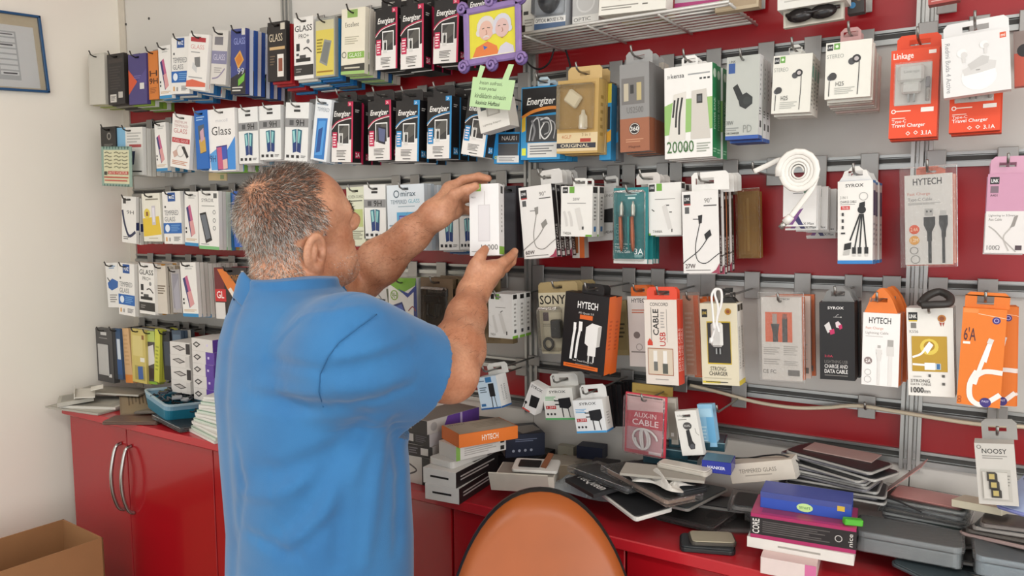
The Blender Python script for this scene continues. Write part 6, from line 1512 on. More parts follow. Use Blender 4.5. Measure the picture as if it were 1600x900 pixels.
art_mesh(a, [('t', .18, .10, .72, .24, 'Insan sofrasi,', '3a4a34', {'i': .2}), ('t', .18, .30, .60, .44, 'insan parasi', '3a4a34', {'i': .2}), ('t', .10, .52, .84, .68, 'kirdiklarin olmasin', '3a4a34', {'i': .2}), ('t', .14, .76, .72, .90, 'kasiniz Haftasi', '2a3a28', {'i': .2, 'b': .02})], w, h, front_P(w, h))
a.build('handwriting', nt_)
pack('white adapter box under the green note', (744, 163), (790, 152), (754, 208), .215, .035, 'ddd9d2', [('r', .12, .06, .3, .28, '2f3a46'), ('r', .3, .08, .75, .52, 'aaa59e'), ('r', .36, .12, .68, .48, 'c6c2bb'), ('t', .12, .74, .74, .82, 'Lightning Adapter', '8a857e')], rail=A2, name='adapter_box', cat='box', hk=False, side=[('r', 0, 0, 1, 1, 'c6c2ba')])
m, w, h = frame_px((158, 229), (205, 225), (158, 290), .185)
pc = thing('price_card', 'handwritten cream price card with a green scalloped border', 'price card', m)
MB().box((w/2, .001, h/2), (w, .002, h), M('8fa79a', .7)).build('backing_card', pc)
a = MB()
ops = [('r', .08, .09, .92, .93, 'd6d2ae')]
for i in range(9):
    ops += [('p', [(.05+.1*i, .0), (.13+.1*i, .0), (.09+.1*i, .08)], '4f6f66'), ('p', [(.05+.1*i, 1), (.13+.1*i, 1), (.09+.1*i, .94)], '4f6f66')]
rr = random.Random(5)
for i in range(5):
    y = .16+.09*i
    ops += [('l', [(.12, y), (.2, y-.02), (.28, y+.01), (.36, y)], .014, '6a6a58'), ('l', [(.44, y), (.52, y-.02), (.6, y+.015), (.66, y-.01)], .016, '7a7a62'), ('l', [(.7, y-.01), (.78, y+.015), (.88, y-.01)], .014, '6f6f5a')]
ops += [('r', .24, .62, .9, .70, 'b8483a'), ('t', .26, .63, .88, .69, 'SATIS YOKTUR', 'f0d8c8'), ('r', .1, .76, .9, .79, 'b8483a'), ('r', .12, .84, .86, .87, 'c0584a'), ('r', .11, .63, .2, .72, '3a3a34')]
art_mesh(a, ops, w, h, front_P(w, h))
a.build('handwriting', pc)
pack('small cream tag card under the Glass pack', (326, 270), (354, 269), (326, 282), .10, .003, 'd0b98a', [('r', .65, .25, .85, .8, '8a9a6a')], name='tag_card', cat='tag', rail=None)

# ------------------------------------------------------------------ wire shelf and what stands on it
SZ = 1.955
ws = thing('wire_shelf', 'white wire shelf bracketed to the red panel', 'shelf', T(-.69, 1.46, SZ))
wire = M('c9c7c2', .35, .3)
X0, X1, Y0, Y1 = -.275, .275, -.095, .075
for i in range(9):
    y = Y0+(Y1-Y0)*i/8
    MB().tube([(X0, y, 0), (X1, y, 0)], .0022 if 0 < i < 8 else .0032, wire, 6).build('wire', ws)
for x in (X0, X0+.13, 0, X1-.13, X1):
    MB().tube([(x, Y0, -.0035), (x, Y1+.012, -.0035)], .0026, wire, 6).build('cross_wire', ws)
def shelf_box(lab, TL, TR, BL, off, th, col, ops, name, cat='box', **kw):
    r = pack(lab, TL, TR, BL, off, th, col, ops, name=name, cat=cat, rail=None, **kw)
    # settle on the wires
    o = r[0]
    mw = o.matrix_world.copy()
    zmin = min((mw @ Vector(v)).z for v in ((0, 0, 0), (r[2], 0, 0)))
    o.matrix_world = T(0, 0, SZ+.0040-zmin) @ mw
    return o
def mouse_extra(t, w, h, th):
    f = Field((-.1, -.1, -.1), (.1, .1, .1), .003)
    f.ell((0, 0, 0), (.026, .014, .044), .01)
    f.ell((0, -.008, -.012), (.022, .012, .03), .01)
    v, q = f.mesh()
    o = mesh_obj('mouse', v, q, M('26262a', .3), t)
    o.matrix_local = T(w*.5, -.004, h*.62)
    MB().tube([(w*.5, -.014, h*.78), (w*.5, -.017, h*.70)], .004, M('55565a', .3), 8).build('scroll_wheel', t)
    MB().box((w*.5, -.010, h*.60), (w*.96, .024, h*.78), clear('e8eef2', .06), bev=.004).build('blister', t)
shelf_box('white box at the shelf end beside the drawing', (817, -30), (836, -33), (817, 62), .165, .05, 'd4d2cc', [('r', .1, .62, .5, .68, '2a2a2a'), ('n', .2, .75, .9, .9, 3, '9a9894'), ('r', 0, .85, .25, 1, '2a2826')], 'cable_box')
shelf_box('clear box with a dark mouse reading OPTICAL MOUSE', (838, -42), (887, -48), (836, 52), .170, .04, 'a9adb2', [('r', 0, .80, 1, .90, 'e6e4e0'), ('t', .04, .82, .94, .885, 'OPTICAL MOUSE X-706', '3a3a3a', {'b': .02}), ('r', 0, .90, 1, 1, '4a6080')], 'computer_mouse_box', extra=mouse_extra)
shelf_box('grey box with a pale round mouse', (895, -34), (936, -38), (899, 38), .160, .04, 'b5b4b2', [('c', .5, .50, .36, 'c9c8c6'), ('c', .5, .50, .30, 'b8b7b5'), ('r', 0, .78, 1, 1, 'd0cec9'), ('t', .05, .82, .7, .9, 'OPTIC', '4a4a48')], 'computer_mouse_box')
def cable_win(t, w, h, th):
    MB().box((w*.58, .001, h*.60), (w*.56, .002, h*.72), M('b5aea4', .5)).build('tray', t)
    MB().tube([(w*(.58+(.24-.003*i)*math.cos(i*.5)), -.004-.0003*(i % 5), h*(.56+(.26-.004*i)*math.sin(i*.5))) for i in range(40)], .0035, M('e9e6e0', .4), 6).build('cable', t)
    MB().box((w*.72, -.008, h*.55), (.03, .008, .014), M('eceae6', .35), bev=.002).box((w*.72+.02, -.008, h*.55), (.012, .005, .011), M('b5b3ae', .25, .8)).build('plug', t)
    MB().tube([(w*.14, -.003, h*.9), (w*.12, -.003, h*.6), (w*.17, -.003, h*.35), (w*.2, -.003, h*.9)], .003, M('dedbd4', .4), 6).build('earphone_cord', t)
shelf_box('white box with a coiled white cable behind windows', (939, -45), (1044, -54), (939, 40), .190, .035, 'e2dfd6', [('r', .05, .02, .24, .72, 'c9c4ba'), ('n', .04, .84, .6, .93, 2, '8a867e'), ('n', .66, .85, .74, .9, 1, '5a564e')], 'cable_set_box', extra=cable_win)
shelf_box('yellow-rimmed flat tin under the cable box', (972, 44), (1046, 37), (972, 60), .125, .03, 'c9a85a', [('r', .03, .1, .97, .9, '8a5a30'), ('p', [(.55, .1), (.95, .1), (.95, .9), (.7, .9)], 'c2402c')], 'flat_tin', 'tin')
shelf_box('grey and magenta earphone box on the wire shelf', (1058, -32), (1128, -38), (1056, 47), .150, .045, 'b2aeb0', [('r', .05, .02, .95, .45, '8d898c'), ('r', .06, .52, .92, .78, 'c6c2c4'), ('n', .1, .56, .8, .66, 2, '77737a'), ('r', 0, .86, 1, 1, 'a02468')], 'earphone_box', side=[('r', 0, 0, 1, .8, '8f8a8e'), ('r', 0, .8, 1, 1, '90205c')])
pack('tan clear blister above the shelf end', (1118, -30), (1186, -38), (1120, 20), .150, .02, 'b5a488', [('r', .05, .1, .95, .9, 'a08c70'), ('l', [(.1, .7), (.5, .5), (.9, .7)], .1, '7a5a40')], rail=A1, name='cable_blister', cat='blister pack', hk=True)
pack('white box at the frame top above the sunglasses', (1215, -28), (1322, -40), (1218, 16), .165, .05, 'dad8d2', [('n', .1, .5, .8, .8, 3, 'b5b2ac')], rail=A1, name='accessory_box', cat='box', hk=True)
def sun_extra(t, w, h, th):
    dk = M('1f1b1c', .25)
    for ux in (.30, .68):
        MB().lathe([(.004, -.003), (.020, -.001), (.022, .003), (.004, .006)], dk, 16, T(w*ux, -.004, h*.55) @ RX(90) @ Matrix.Scale(.55, 4, (0, 1, 0))).build('lens', t)
    MB().tube([(w*.05, -.003, h*.7), (w*.3, -.006, h*.72), (w*.5, -.007, h*.62), (w*.7, -.006, h*.72), (w*.95, -.003, h*.7)], .003, dk, 6).build('frame_bridge', t)
pack('clear sleeve with dark sunglasses', (1224, 18), (1318, 8), (1226, 44), .150, .012, 'bdb8ac', [('r', .04, .1, .96, .9, 'a8a397')], rail=None, name='sunglasses_sleeve', cat='sunglasses', extra=sun_extra)
pack('dark blue speckled pack at the frame top', (1324, -20), (1350, -24), (1326, 22), .10, .02, '3a3634', [('c', .3, .7, .2, '3f7fae'), ('c', .7, .5, .15, '6a5a4a')], rail=A1, name='accessory_pack', cat='packet')
pack('red pack at the frame top right of the post', (1450, -20), (1500, -27), (1452, 8), .10, .02, 'a84a44', [('n', .1, .5, .9, .9, 3, 'd0a8a4')], rail=A1, name='accessory_pack', cat='packet')

# ------------------------------------------------------------------ loose cables and empty hooks
flat = M('e6e3dd', .45, var=.03)
c0 = W(1249, 268, .205)
cb = thing('flat_cable', 'coiled flat white USB cable hung over the X-print packs', 'cable', T(c0.x, c0.y, c0.z))
pts = []
for i in range(70):
    an = i*2*math.pi*4.6/70
    r_ = .008+.0265*i/70
    pts.append((r_*math.cos(an)*.95, -.002-.00012*i, r_*math.sin(an)))
MB().tube(pts, .0052, flat, 8, flat=(1, 0, 0)).build('coil', cb)
def rel(px, py, off): p = W(px, py, off); return (p.x-c0.x, p.y-c0.y, p.z-c0.z)
MB().tube(smooth_pts([rel(1276, 275, .21), rel(1268, 295, .212), rel(1252, 317, .212), rel(1236, 338, .212)]), .0046, flat, 8, flat=(0, 1, 0)).build('cord', cb)
MB().tube(smooth_pts([rel(1240, 256, .20), rel(1220, 250, .20), rel(1200, 258, .20), rel(1178, 268, .20)]), .0046, flat, 8, flat=(0, 1, 0)).build('cord', cb)
pe, pg = Vector(rel(1236, 338, .213)), Vector(rel(1226, 349, .213))
d_ = (pg-pe).normalized()
MB().tube([pe, pe+d_*.014], .0068, flat, 8).tube([pe+d_*.014, pe+d_*.026], .0052, M('b0aeaa', .25, .8), 6).build('plug', cb)
sc_ = W(1118, 490, .225)
wc = thing('charging_cable', 'thin white cable looped over the gold-trimmed charger box', 'cable', T(sc_.x, sc_.y, sc_.z))
def rel2(px, py, off=.222): p = W(px, py, off); return (p.x-sc_.x, p.y-sc_.y, p.z-sc_.z)
wcm = M('e4e2e0', .4)
MB().tube(smooth_pts([rel2(1112, 530), rel2(1119, 505), rel2(1122, 480), rel2(1117, 460), rel2(1120, 452), rel2(1127, 455), rel2(1127, 475), rel2(1120, 500), rel2(1124, 520)]), .0022, wcm, 6).tube(smooth_pts([rel2(1116, 515, .225), rel2(1113, 480, .225), rel2(1112, 462, .225), rel2(1117, 452, .222), rel2(1124, 452, .222)]), .0022, wcm, 6).build('cord', wc)
MB().tube([rel2(1112, 528), rel2(1111, 536)], .0042, wcm, 6).build('plug', wc)
p = [W(1438, 475, .205), W(1450, 462, .19), W(1468, 456, .18), W(1484, 464, .19), W(1482, 474, .2), W(1460, 476, .21), W(1440, 477, .21)]
tag(MB().tube(smooth_pts([tuple(v) for v in p]), .0062, M('2b2826', .5), 8).build('black_cable'), 'coiled black cable on the hook above the 1000mm box', 'cable')
cord = [W(1078, 602, .03), W(1120, 612, .022), W(1180, 628, .024), W(1240, 637, .026), W(1290, 637, .026), W(1340, 634, .03), W(1400, 643, .028), W(1460, 653, .024), W(1530, 663, .022), W(1610, 668, .022), W(1700, 680, .022)]
tag(MB().tube(smooth_pts([tuple(v) for v in cord]), .0036, M('d2c6ae', .45), 8).build('beige_cord'), 'beige cord strung along the lowest red panel', 'cord')
bc = [W(1096, 712, .12), W(1160, 716, .12), W(1196, 712, .14), W(1226, 712, .15), W(1268, 732, .12), W(1310, 752, .10), W(1352, 768, .11), W(1400, 782, .13), W(1440, 800, .14)]
tag(MB().tube(smooth_pts([tuple(v) for v in bc]), .0017, M('161415', .5), 6).build('thin_black_cord'), 'thin black cord draped over the heap of cases', 'cord')
for pts_, nm in (([(815, 78), (826, 100), (842, 108), (858, 98), (866, 76)], 'looped black cord hanging under the wire shelf'), ([(884, 78), (889, 95), (892, 108)], 'short black cord end hanging under the wire shelf')):
    tag(MB().tube(smooth_pts([tuple(W(x, y, .05)) for x, y in pts_]), .0022, M('19171a', .5), 6).build('looped_cable'), nm, 'cord')
for px, py, off, rail, nm in ((1122, 644, .15, D5, 'nothing, low beside the sky-blue card'), (1352, 640, .03, D5, 'only the beige cord'), (744, 596, .20, D5, 'nothing, beside the forearm'), (1178, 268, .16, B3, 'tip of the flat white cable')):
    p = W(px, py, off)
    hook(nm, p.x, min(p.z, rail-.01), off, rail)

# ------------------------------------------------------------------ things lying on the worktop, settled one by one on what is below
GX0, GY0, GS = -2.6, 1.18, .005
HM_ = np.full((int(3.3/GS), int(.40/GS)), CT)
def footprint(cx, cy, l, w, yaw):
    ca, sa = math.cos(R(yaw)), math.sin(R(yaw))
    n = int(math.hypot(l, w)/2/GS)+2
    ci, cj = int((cx-GX0)/GS), int((cy-GY0)/GS)
    I, J = np.meshgrid(np.arange(max(ci-n, 0), min(ci+n, HM_.shape[0])), np.arange(max(cj-n, 0), min(cj+n, HM_.shape[1])), indexing='ij')
    dx, dy = GX0+I*GS-cx, GY0+J*GS-cy
    u, v = dx*ca+dy*sa, -dx*sa+dy*ca
    k = (np.abs(u) <= l/2) & (np.abs(v) <= w/2)
    return I[k], J[k], u[k], v[k]
def settle(cx, cy, l, w, t, yaw, tilt=True):
    I, J, u, v = footprint(cx, cy, l*.96, w*.96, yaw)
    hgt = HM_[I, J]
    ax = ay = 0.0
    if tilt and hgt.max()-hgt.min() > .004:
        # rest on the highest spot and lean towards the lower side
        i = hgt.argmax()
        top = hgt >= hgt.max()-.002
        ub, vb = u[top].mean(), v[top].mean()
        ax = max(-.09, min(.09, (hgt.max()-np.percentile(hgt, 25))/l*1.1))*(1 if ub > 0 else -1) if abs(ub) > l*.12 else 0
        ay = max(-.07, min(.07, (hgt.max()-np.percentile(hgt, 25))/w*.8))*(1 if vb > 0 else -1) if abs(vb) > w*.12 else 0
        z = (hgt-(ax*u+ay*v)).max()
    else:
        z = hgt.max()
    HM_[I, J] = np.maximum(HM_[I, J], z+ax*u+ay*v+t)
    m = T(cx, cy, z+.0004) @ RZ(yaw) @ Matrix.Rotation(-math.atan(ax), 4, 'Y') @ Matrix.Rotation(math.atan(ay), 4, 'X') @ T(-l/2, -w/2, 0)
    return m, z
def rrect(l, w, r, n=4):
    pts = []
    for cx, cy, a0 in ((l-r, r, -90), (l-r, w-r, 0), (r, w-r, 90), (r, r, 180)):
        for k in range(n+1):
            a = R(a0+90*k/n)
            pts.append((cx+r*math.cos(a), cy+r*math.sin(a)))
    return pts
def rslab(mb, l, w, t, r, mat, z0=0.0, ch=.0015):
    o = rrect(l, w, r)
    i = [(min(max(x, ch), l-ch), min(max(y, ch), w-ch)) for x, y in o]
    n = len(o)
    vs = [(x, y, z0) for x, y in i]+[(x, y, z0+ch) for x, y in o]+[(x, y, z0+t-ch) for x, y in o]+[(x, y, z0+t) for x, y in i]
    fs = [tuple(range(n-1, -1, -1)), tuple(range(3*n, 4*n))]
    for k in range(3):
        fs += [(k*n+j, k*n+(j+1) % n, (k+1)*n+(j+1) % n, (k+1)*n+j) for j in range(n)]
    mb.add(vs, fs, mat)
def lay_box(lab, px, py, zg, l, w, t, yaw, col, name='box', cat='box', top=(), front=(), left=(), right=(), group=None, rough=.45, xy=None, tilt=True, bname='card_box', rnd=None):
    if xy is None:
        p = Zp(px, py, zg)
        xy = (p.x, min(p.y, WALLY-.02-.5*abs(w*math.cos(R(yaw)))-.5*abs(l*math.sin(R(yaw)))))
    m, z = settle(xy[0], xy[1], l, w, t, yaw, tilt)
    o = thing(name, lab, cat, m, group)
    mb = MB()
    if rnd:
        rslab(mb, l, w, t, rnd, M(col, rough, var=.05))
    else:
        mb.box((l/2, w/2, t/2), (l, w, t), M(col, rough, var=.05), bev=.0006)
    mb.build(bname, o)
    for nm, ops, P, a_, b_ in (('printed_top', top, top_P(l, t, w), l, w), ('printed_front', front, front_P(l, t), l, t), ('printed_end', left, lambda u, v, k: (-EPS*(k+1), (1-u)*w, (1-v)*t), w, t), ('printed_side', right, side_P(l, t, w), w, t)):
        if ops:
            a = MB()
            art_mesh(a, ops, a_, b_, P)
            a.build(nm, o)
    return o, m, z
def lay_case(lab, px, py, zg, l, w, t, yaw, col, rim=None, group=None, name='phone_case', cat='phone case', cut=True, xy=None, r=.012, rough=.35, pouch=None, tilt=True):
    if xy is None:
        p = Zp(px, py, zg)
        xy = (p.x, min(p.y, WALLY-.02-.5*abs(w*math.cos(R(yaw)))-.5*abs(l*math.sin(R(yaw)))))
    m, z = settle(xy[0], xy[1], l, w, t, yaw, tilt)
    o = thing(name, lab, cat, m, group)
    mb = MB()
    rslab(mb, l, w, t*.75, min(r, w*.3), M(rim or col, rough))
    mb.build('shell', o)
    mb = MB()
    mb2 = T(.003, .003, 0)
    rslab(mb, l-.006, w-.006, t*.25, min(r, w*.3)*.8, M(col, rough), ch=.0006)
    mb.build('back_panel', o, T(.003, .003, t*.75))
    if cut:
        mb = MB()
        rslab(mb, .026, .028, .0008, .006, M('0f0f11', .3), ch=.0002)
        mb.build('camera_opening', o, T(l-.036, w-.036, t))
    if pouch:
        MB().box((l/2, w/2, t/2+.0006), (l+.014, w+.012, t+.003), clear('eceff0', .10), bev=.001).build('clear_sleeve', o)
    return o, m, z

# ---- left end
GP = 'papers and cases at the plain wall end'
lay_box('lowest grey magazine at the plain wall corner', 150, 632, 1.004, .24, .17, .006, 8, 'a8a49a', 'magazine', 'magazine', top=[('r', .05, .05, .95, .95, 'bdb9ae'), ('n', .1, .1, .9, .5, 6, '9a968c')], group=GP)
lay_box('grey booklet with a white border on the magazine', 160, 628, 1.012, .19, .14, .008, 24, 'c9c6be', 'booklet', 'booklet', top=[('r', .06, .06, .94, .94, 'a5a29a'), ('r', .2, .3, .8, .8, 'b8b4aa')], group=GP)
lay_box('pale flattened card sleeve at the corner', 120, 628, 1.012, .10, .12, .012, 60, 'b5b1a6', 'card_sleeve', 'packet', top=[('r', .1, .1, .9, .9, '8f8b82')], group=GP)
lay_box('brown printed leaflet under the blue basket', 215, 628, 1.02, .22, .10, .005, -30, '8d7c66', 'leaflet', 'leaflet', top=[('r', .05, .05, .95, .95, '9a8a72'), ('n', .1, .2, .6, .8, 6, '6b5c4a')], group=GP)
lay_box('grey card folder fanned over the booklets', 178, 612, 1.03, .20, .13, .006, 38, 'b0aba0', 'card_folder', 'folder', top=[('r', .03, .03, .97, .97, 'a09a8e'), ('n', .1, .1, .9, .9, 14, 'b5afa2')], group=GP)
o, m, z = lay_box('white folded card cross on top of the papers', 133, 612, 1.05, .10, .055, .003, -30, 'dedad0', 'folded_card', 'card', group=GP)
MB().box((.045, .062, .004), (.040, .035, .002), M('e4e0d6', .6), T(0, 0, 0) @ RX(12)).build('raised_tab', o)
MB().box((.050, -.001, .007), (.098, .002, .018), M('e6e2d8', .6)).build('folded_edge', o)
lay_case('reddish-brown wallet case at the worktop edge', 212, 655, 1.008, .165, .075, .010, 30, '6f564a', '5a453b', cut=False, name='wallet_case')
lay_case('dark glossy case in front of the blue basket', 282, 660, 1.010, .155, .075, .009, -8, '3b3c40', '2a2b2e', pouch=True)
lay_case('small grey-brown case beside the wallet case', 240, 645, 1.012, .10, .06, .008, 20, '7a726a', '5f5851', cut=False)
# basket
bp = Zp(272, 632, 1.045)
bm, bz = settle(bp.x, bp.y, .185, .12, .05, -14)
bk = thing('plastic_basket', 'blue and white plastic basket full of tangled accessories', 'basket', bm)
def basket_ring(l, w, z0, z1, r0, r1, mat, thick=.003):
    a, b2 = rrect(l, w, .02), rrect(l-2*thick, w-2*thick, .018)
    n = len(a)
    def sc(p, k): return ((p[0]-l/2)*k+l/2, (p[1]-w/2)*k+w/2)
    vs = [(*sc(p, r0), z0) for p in a]+[(*sc(p, r1), z1) for p in a]+[(*sc((p[0]+thick, p[1]+thick), r1), z1) for p in b2]+[(*sc((p[0]+thick, p[1]+thick), r0), z0) for p in b2]
    fs = []
    for k in range(4):
        k2 = (k+1) % 4
        fs += [(k*n+j, k*n+(j+1) % n, k2*n+(j+1) % n, k2*n+j) for j in range(n)]
    return MB().add(vs, fs, mat)
teal = M('1f6f88', .35)
basket_ring(.185, .12, .0, .030, .86, .95, teal).build('lower_wall', bk)
basket_ring(.185, .12, .030, .046, .95, 1.0, M('7fa6bc', .35)).build('upper_wall', bk)
basket_ring(.190, .125, .044, .050, 1.0, 1.02, M('a9c2ce', .3), .005).build('rim', bk)
mb = MB(); rslab(mb, .16, .10, .003, .018, teal); mb.build('base', bk, T(.0125, .01, 0))
rr = random.Random(3)
for i in range(16):
    p0 = bm @ Vector((.02+.145*rr.random(), .02+.08*rr.random(), .018+.03*rr.random()))
    pts = [tuple(p0)]
    for k in range(6):
        pts.append((pts[-1][0]+rr.uniform(-.02, .02), pts[-1][1]+rr.uniform(-.014, .014), min(max(pts[-1][2]+rr.uniform(-.01, .011), bz+.012), bz+.058)))
    tag(MB().tube(smooth_pts(pts, 3), rr.choice((.0015, .002, .003)), M(rr.choice(('1b1b1d', '2a2b30', '161618', '55565a')), .35), 6).build('accessory_cable'), 'dark cable tangled inside the blue basket', 'cable', 'tangled accessories in the blue basket')
for i in range(12):
    p0 = bm @ Vector((.025+.135*rr.random(), .022+.075*rr.random(), .040+.012*rr.random()))
    mb = MB(); rslab(mb, rr.uniform(.02, .04), rr.uniform(.012, .02), .007, .004, M(rr.choice(('1d1e22', '2c2d32', '44464c', '8d8f92', '14302f')), .25))
    o = mb.build('small_adapter', None, T(*p0) @ RZ(rr.uniform(0, 180)) @ RX(rr.uniform(-25, 25)))
    tag(o, 'small dark adapter lying inside the blue basket', 'adapter', 'small adapters in the blue basket')
# white boxes with purple ends, two columns
WB_F = [('r', .35, .2, .65, .8, '2a2628'), ('l', [(.3, .45), (.5, .3), (.7, .5)], .04, '4a4648')]
for i in range(4):
    lay_box('white boxes by the basket, %s of the plain column' % ('lowest', 'second', 'third', 'topmost')[i], 0, 0, 0, .085, .16, .038, 3+2*(i % 2), 'd5d1cc', 'phone_box', xy=(-2.02, 1.435), tilt=False, front=[('p', [(.12, .4), (.45, .25), (.8, .5), (.5, .68)], '3a3634'), ('r', .8, .1, 1, .9, '2a2628' if i % 2 else 'c9c5c0'), ('p', [(.2, .42), (.45, .33), (.7, .5), (.5, .6)], 'b5b0ac')], group='white boxes stacked by the basket')
for i in range(5):
    lay_box('white box with purple end, %s of its column' % ('lowest', 'second', 'third', 'fourth', 'topmost')[i], 0, 0, 0, .10, .15, .036, -2+2*(i % 2), 'd8d4d0', 'phone_box', xy=(-1.905, 1.43), tilt=False, front=[('p', [(.05, .5), (.22, .25), (.42, .45), (.24, .75)], '2f2b2c'), ('p', [(.12, .5), (.22, .36), (.34, .47), (.24, .63)], 'd0ccc8'), ('r', .62, 0, 1, 1, '5a3a98' if i < 4 else 'd8d4d0'), ('n', .70, .3, .78, .7, 1, 'cfc4e6')], right=[('r', 0, 0, 1, 1, '5a3a98')], group='white and purple boxes stacked by the basket')
for i in range(13):
    lay_box('white booklet in the fanned pile against his hip, %s from the bottom' % ('first second third fourth fifth sixth seventh eighth ninth tenth eleventh twelfth thirteenth'.split()[i]), 0, 0, 0, .17, .12, .0085, -14+2.4*i-(i % 3)*3, ('dedcd6', 'c9d2c6', 'e2e0da')[i % 3], 'booklet', 'booklet', xy=(-1.775+.004*i, 1.315+.003*i), tilt=False, group='fanned booklets beside the man', front=[('r', 0, .0, 1, .22, '5f8a72' if i % 3 == 1 else 'b5b3ac')])

# ---- stack beside the man
PX, PY = -1.062, 1.352
lay_box('upright white carton at the foot of the purple stack', 0, 0, 0, .13, .075, .062, 90, 'd2cfca', 'phone_box', xy=(PX, PY-.01), left=[('r', .7, 0, 1, 1, '2a2729'), ('l', [(.2, .3), (.5, .5), (.2, .7)], .05, '4a4648')], tilt=False)
lay_box('black and white box second up the purple stack', 0, 0, 0, .15, .080, .026, 93, 'bdb9b6', 'phone_box', xy=(PX, PY), left=[('r', .1, 0, 1, 1, '2a2729'), ('r', .6, .2, .85, .8, 'd0ccc8'), ('n', .2, .2, .5, .8, 3, '77737a')], tilt=False)
lay_box('black-ended box third up the purple stack', 0, 0, 0, .155, .082, .028, 86, 'c6c2c4', 'phone_box', xy=(PX+.002, PY+.005), left=[('r', .12, 0, 1, 1, '211f22'), ('r', .2, .2, .42, .8, 'c9c5c2'), ('n', .5, .2, .9, .8, 4, '5a5660')], front=[('r', .45, 0, 1, 1, '6a4a9c'), ('n', .5, .2, .9, .8, 2, 'b8a4d4')], tilt=False)
lay_box('grey-topped box with a purple side on the stack', 0, 0, 0, .165, .082, .030, 82, 'c9c5c0', 'phone_box', xy=(PX+.006, PY+.008), top=[('r', .02, .02, .98, .98, '8f8a82')], left=[('r', 0, 0, 1, 1, '2b292b'), ('r', .15, .2, .4, .8, 'b5b1ae')], front=[('p', [(.38, 0), (1, 0), (1, 1), (.28, 1)], '6a459c'), ('c', .12, .5, .06, 'a8a4a2'), ('r', .62, 0, .66, 1, 'c9b8dc')], tilt=False)
lay_box('lower white box with a black slot at the worktop edge', 0, 0, 0, .17, .082, .033, 96, 'dddbd8', 'phone_box', xy=(-.958, 1.305), left=[('r', .22, .42, .78, .55, '1f1d1d')], front=[('r', 0, 0, 1, 1, '232122'), ('n', .1, .3, .9, .7, 2, 'b5b1ae')], tilt=False, group='white slot boxes')
lay_box('upper white box with a black slot', 0, 0, 0, .17, .082, .033, 93, 'e0deda', 'phone_box', xy=(-.960, 1.306), left=[('r', .22, .42, .78, .55, '1f1d1d')], top=[('r', .45, .5, .9, .95, '4a4642')], front=[('r', 0, 0, 1, 1, '232122'), ('n', .1, .3, .9, .7, 2, 'b5b1ae')], tilt=False, group='white slot boxes')
lay_box('white curved sleeve between the slot boxes and orange box', 0, 0, 0, .12, .070, .014, 84, 'd6d4d0', 'paper_sleeve', 'sleeve', xy=(-.962, 1.30), tilt=False, rnd=.012)
lay_box('white charger box with green stripe under the orange box', 0, 0, 0, .13, .066, .030, 70, 'e2e0dc', 'charger_box', xy=(-.941, 1.321), front=[('r', .0, 0, .08, 1, '8ab85a'), ('n', .16, .2, .84, .8, 4, 'b5b2ae'), ('r', .88, .1, .96, .4, '2a2827'), ('r', .88, .6, .96, .9, '2a2827')], left=[('r', .0, .0, 1, 1, 'd2d0cc')], tilt=False)
lay_box('orange-sided box lying on the white stack', 0, 0, 0, .14, .085, .028, 62, 'e07426', 'charger_box', xy=(-.928, 1.329), top=[('r', .02, .02, .98, .98, 'b8ab98'), ('t', .06, .10, .34, .2, 'HYTECH', '4a443c', {'b': .02}), ('n', .4, .2, .9, .7, 4, 'a0947f')], front=[('r', 0, 0, 1, 1, 'e4772a'), ('t', .38, .28, .66, .72, 'HYTECH', 'f8e8d8', {'b': .03})], left=[('r', 0, 0, 1, 1, 'dd6f22')], tilt=False)
lay_box('black box behind the purple stack', 0, 0, 0, .07, .05, .10, 10, '242223', 'accessory_box', front=[('n', .2, .2, .8, .6, 3, '3f3c3c')], xy=(-1.035, 1.495), tilt=False)
# middle of the worktop
lay_box('flat black box under the navy box', 0, 0, 0, .13, .105, .045, 0, '1d1b1c', 'accessory_box', xy=(-.92, 1.478), tilt=False)
lay_box('flat black box under the cardboard sheet', 0, 0, 0, .19, .12, .034, 4, '201e1f', 'accessory_box', xy=(-.735, 1.465), tilt=False)
lay_box('large brown cardboard sheet lying flat', 0, 0, 0, .235, .165, .005, 8, 'a3937c', 'cardboard_sheet', 'cardboard', top=[('r', .02, .02, .98, .98, 'a89a84'), ('l', [(.1, .3), (.5, .35), (.9, .2)], .006, '8a7a64')], rough=.8, xy=(-.728, 1.447), tilt=False)
lay_box('pale paper envelope on the cardboard sheet', 0, 0, 0, .11, .07, .003, 18, 'b5ab9c', 'envelope', 'envelope', top=[('l', [(.02, .05), (.5, .6), (.98, .05)], .01, '8f8676')], rough=.8, xy=(-.785, 1.485), tilt=False)
lay_box('grey paper square on the cardboard sheet', 0, 0, 0, .09, .065, .003, -28, '9c9488', 'paper_square', 'paper', top=[('r', .05, .05, .95, .95, '8f877a')], rough=.8, xy=(-.72, 1.482), tilt=False)
lay_box('navy box with white icons', 0, 0, 0, .092, .092, .052, 46, '232a40', 'gadget_box', top=[('r', .02, .02, .98, .98, '3a3c46'), ('p', [(.3, .3), (.9, .2), (.98, .7), (.45, .95)], 'a8a49c')], front=[('n', .25, .2, .8, .35, 2, '77809a'), ('c', .2, .72, .035, 'b5bccc'), ('c', .35, .72, .035, 'b5bccc'), ('c', .5, .72, .035, 'b5bccc'), ('c', .65, .72, .035, 'b5bccc')], left=[('r', .05, .05, .95, .95, '8f8a80'), ('r', .1, .5, .6, .9, 'c9b890'), ('r', .5, .2, .9, .7, '6a7a94')], xy=(-.918, 1.478), tilt=False)
lay_box('pale blister leaning by the wall behind the green box', 0, 0, 0, .04, .02, .06, 5, 'a9a594', 'cable_blister', 'blister pack', front=[('o', .5, .5, .3, .08, '8a7a5a')], xy=(-.822, 1.528), tilt=False)
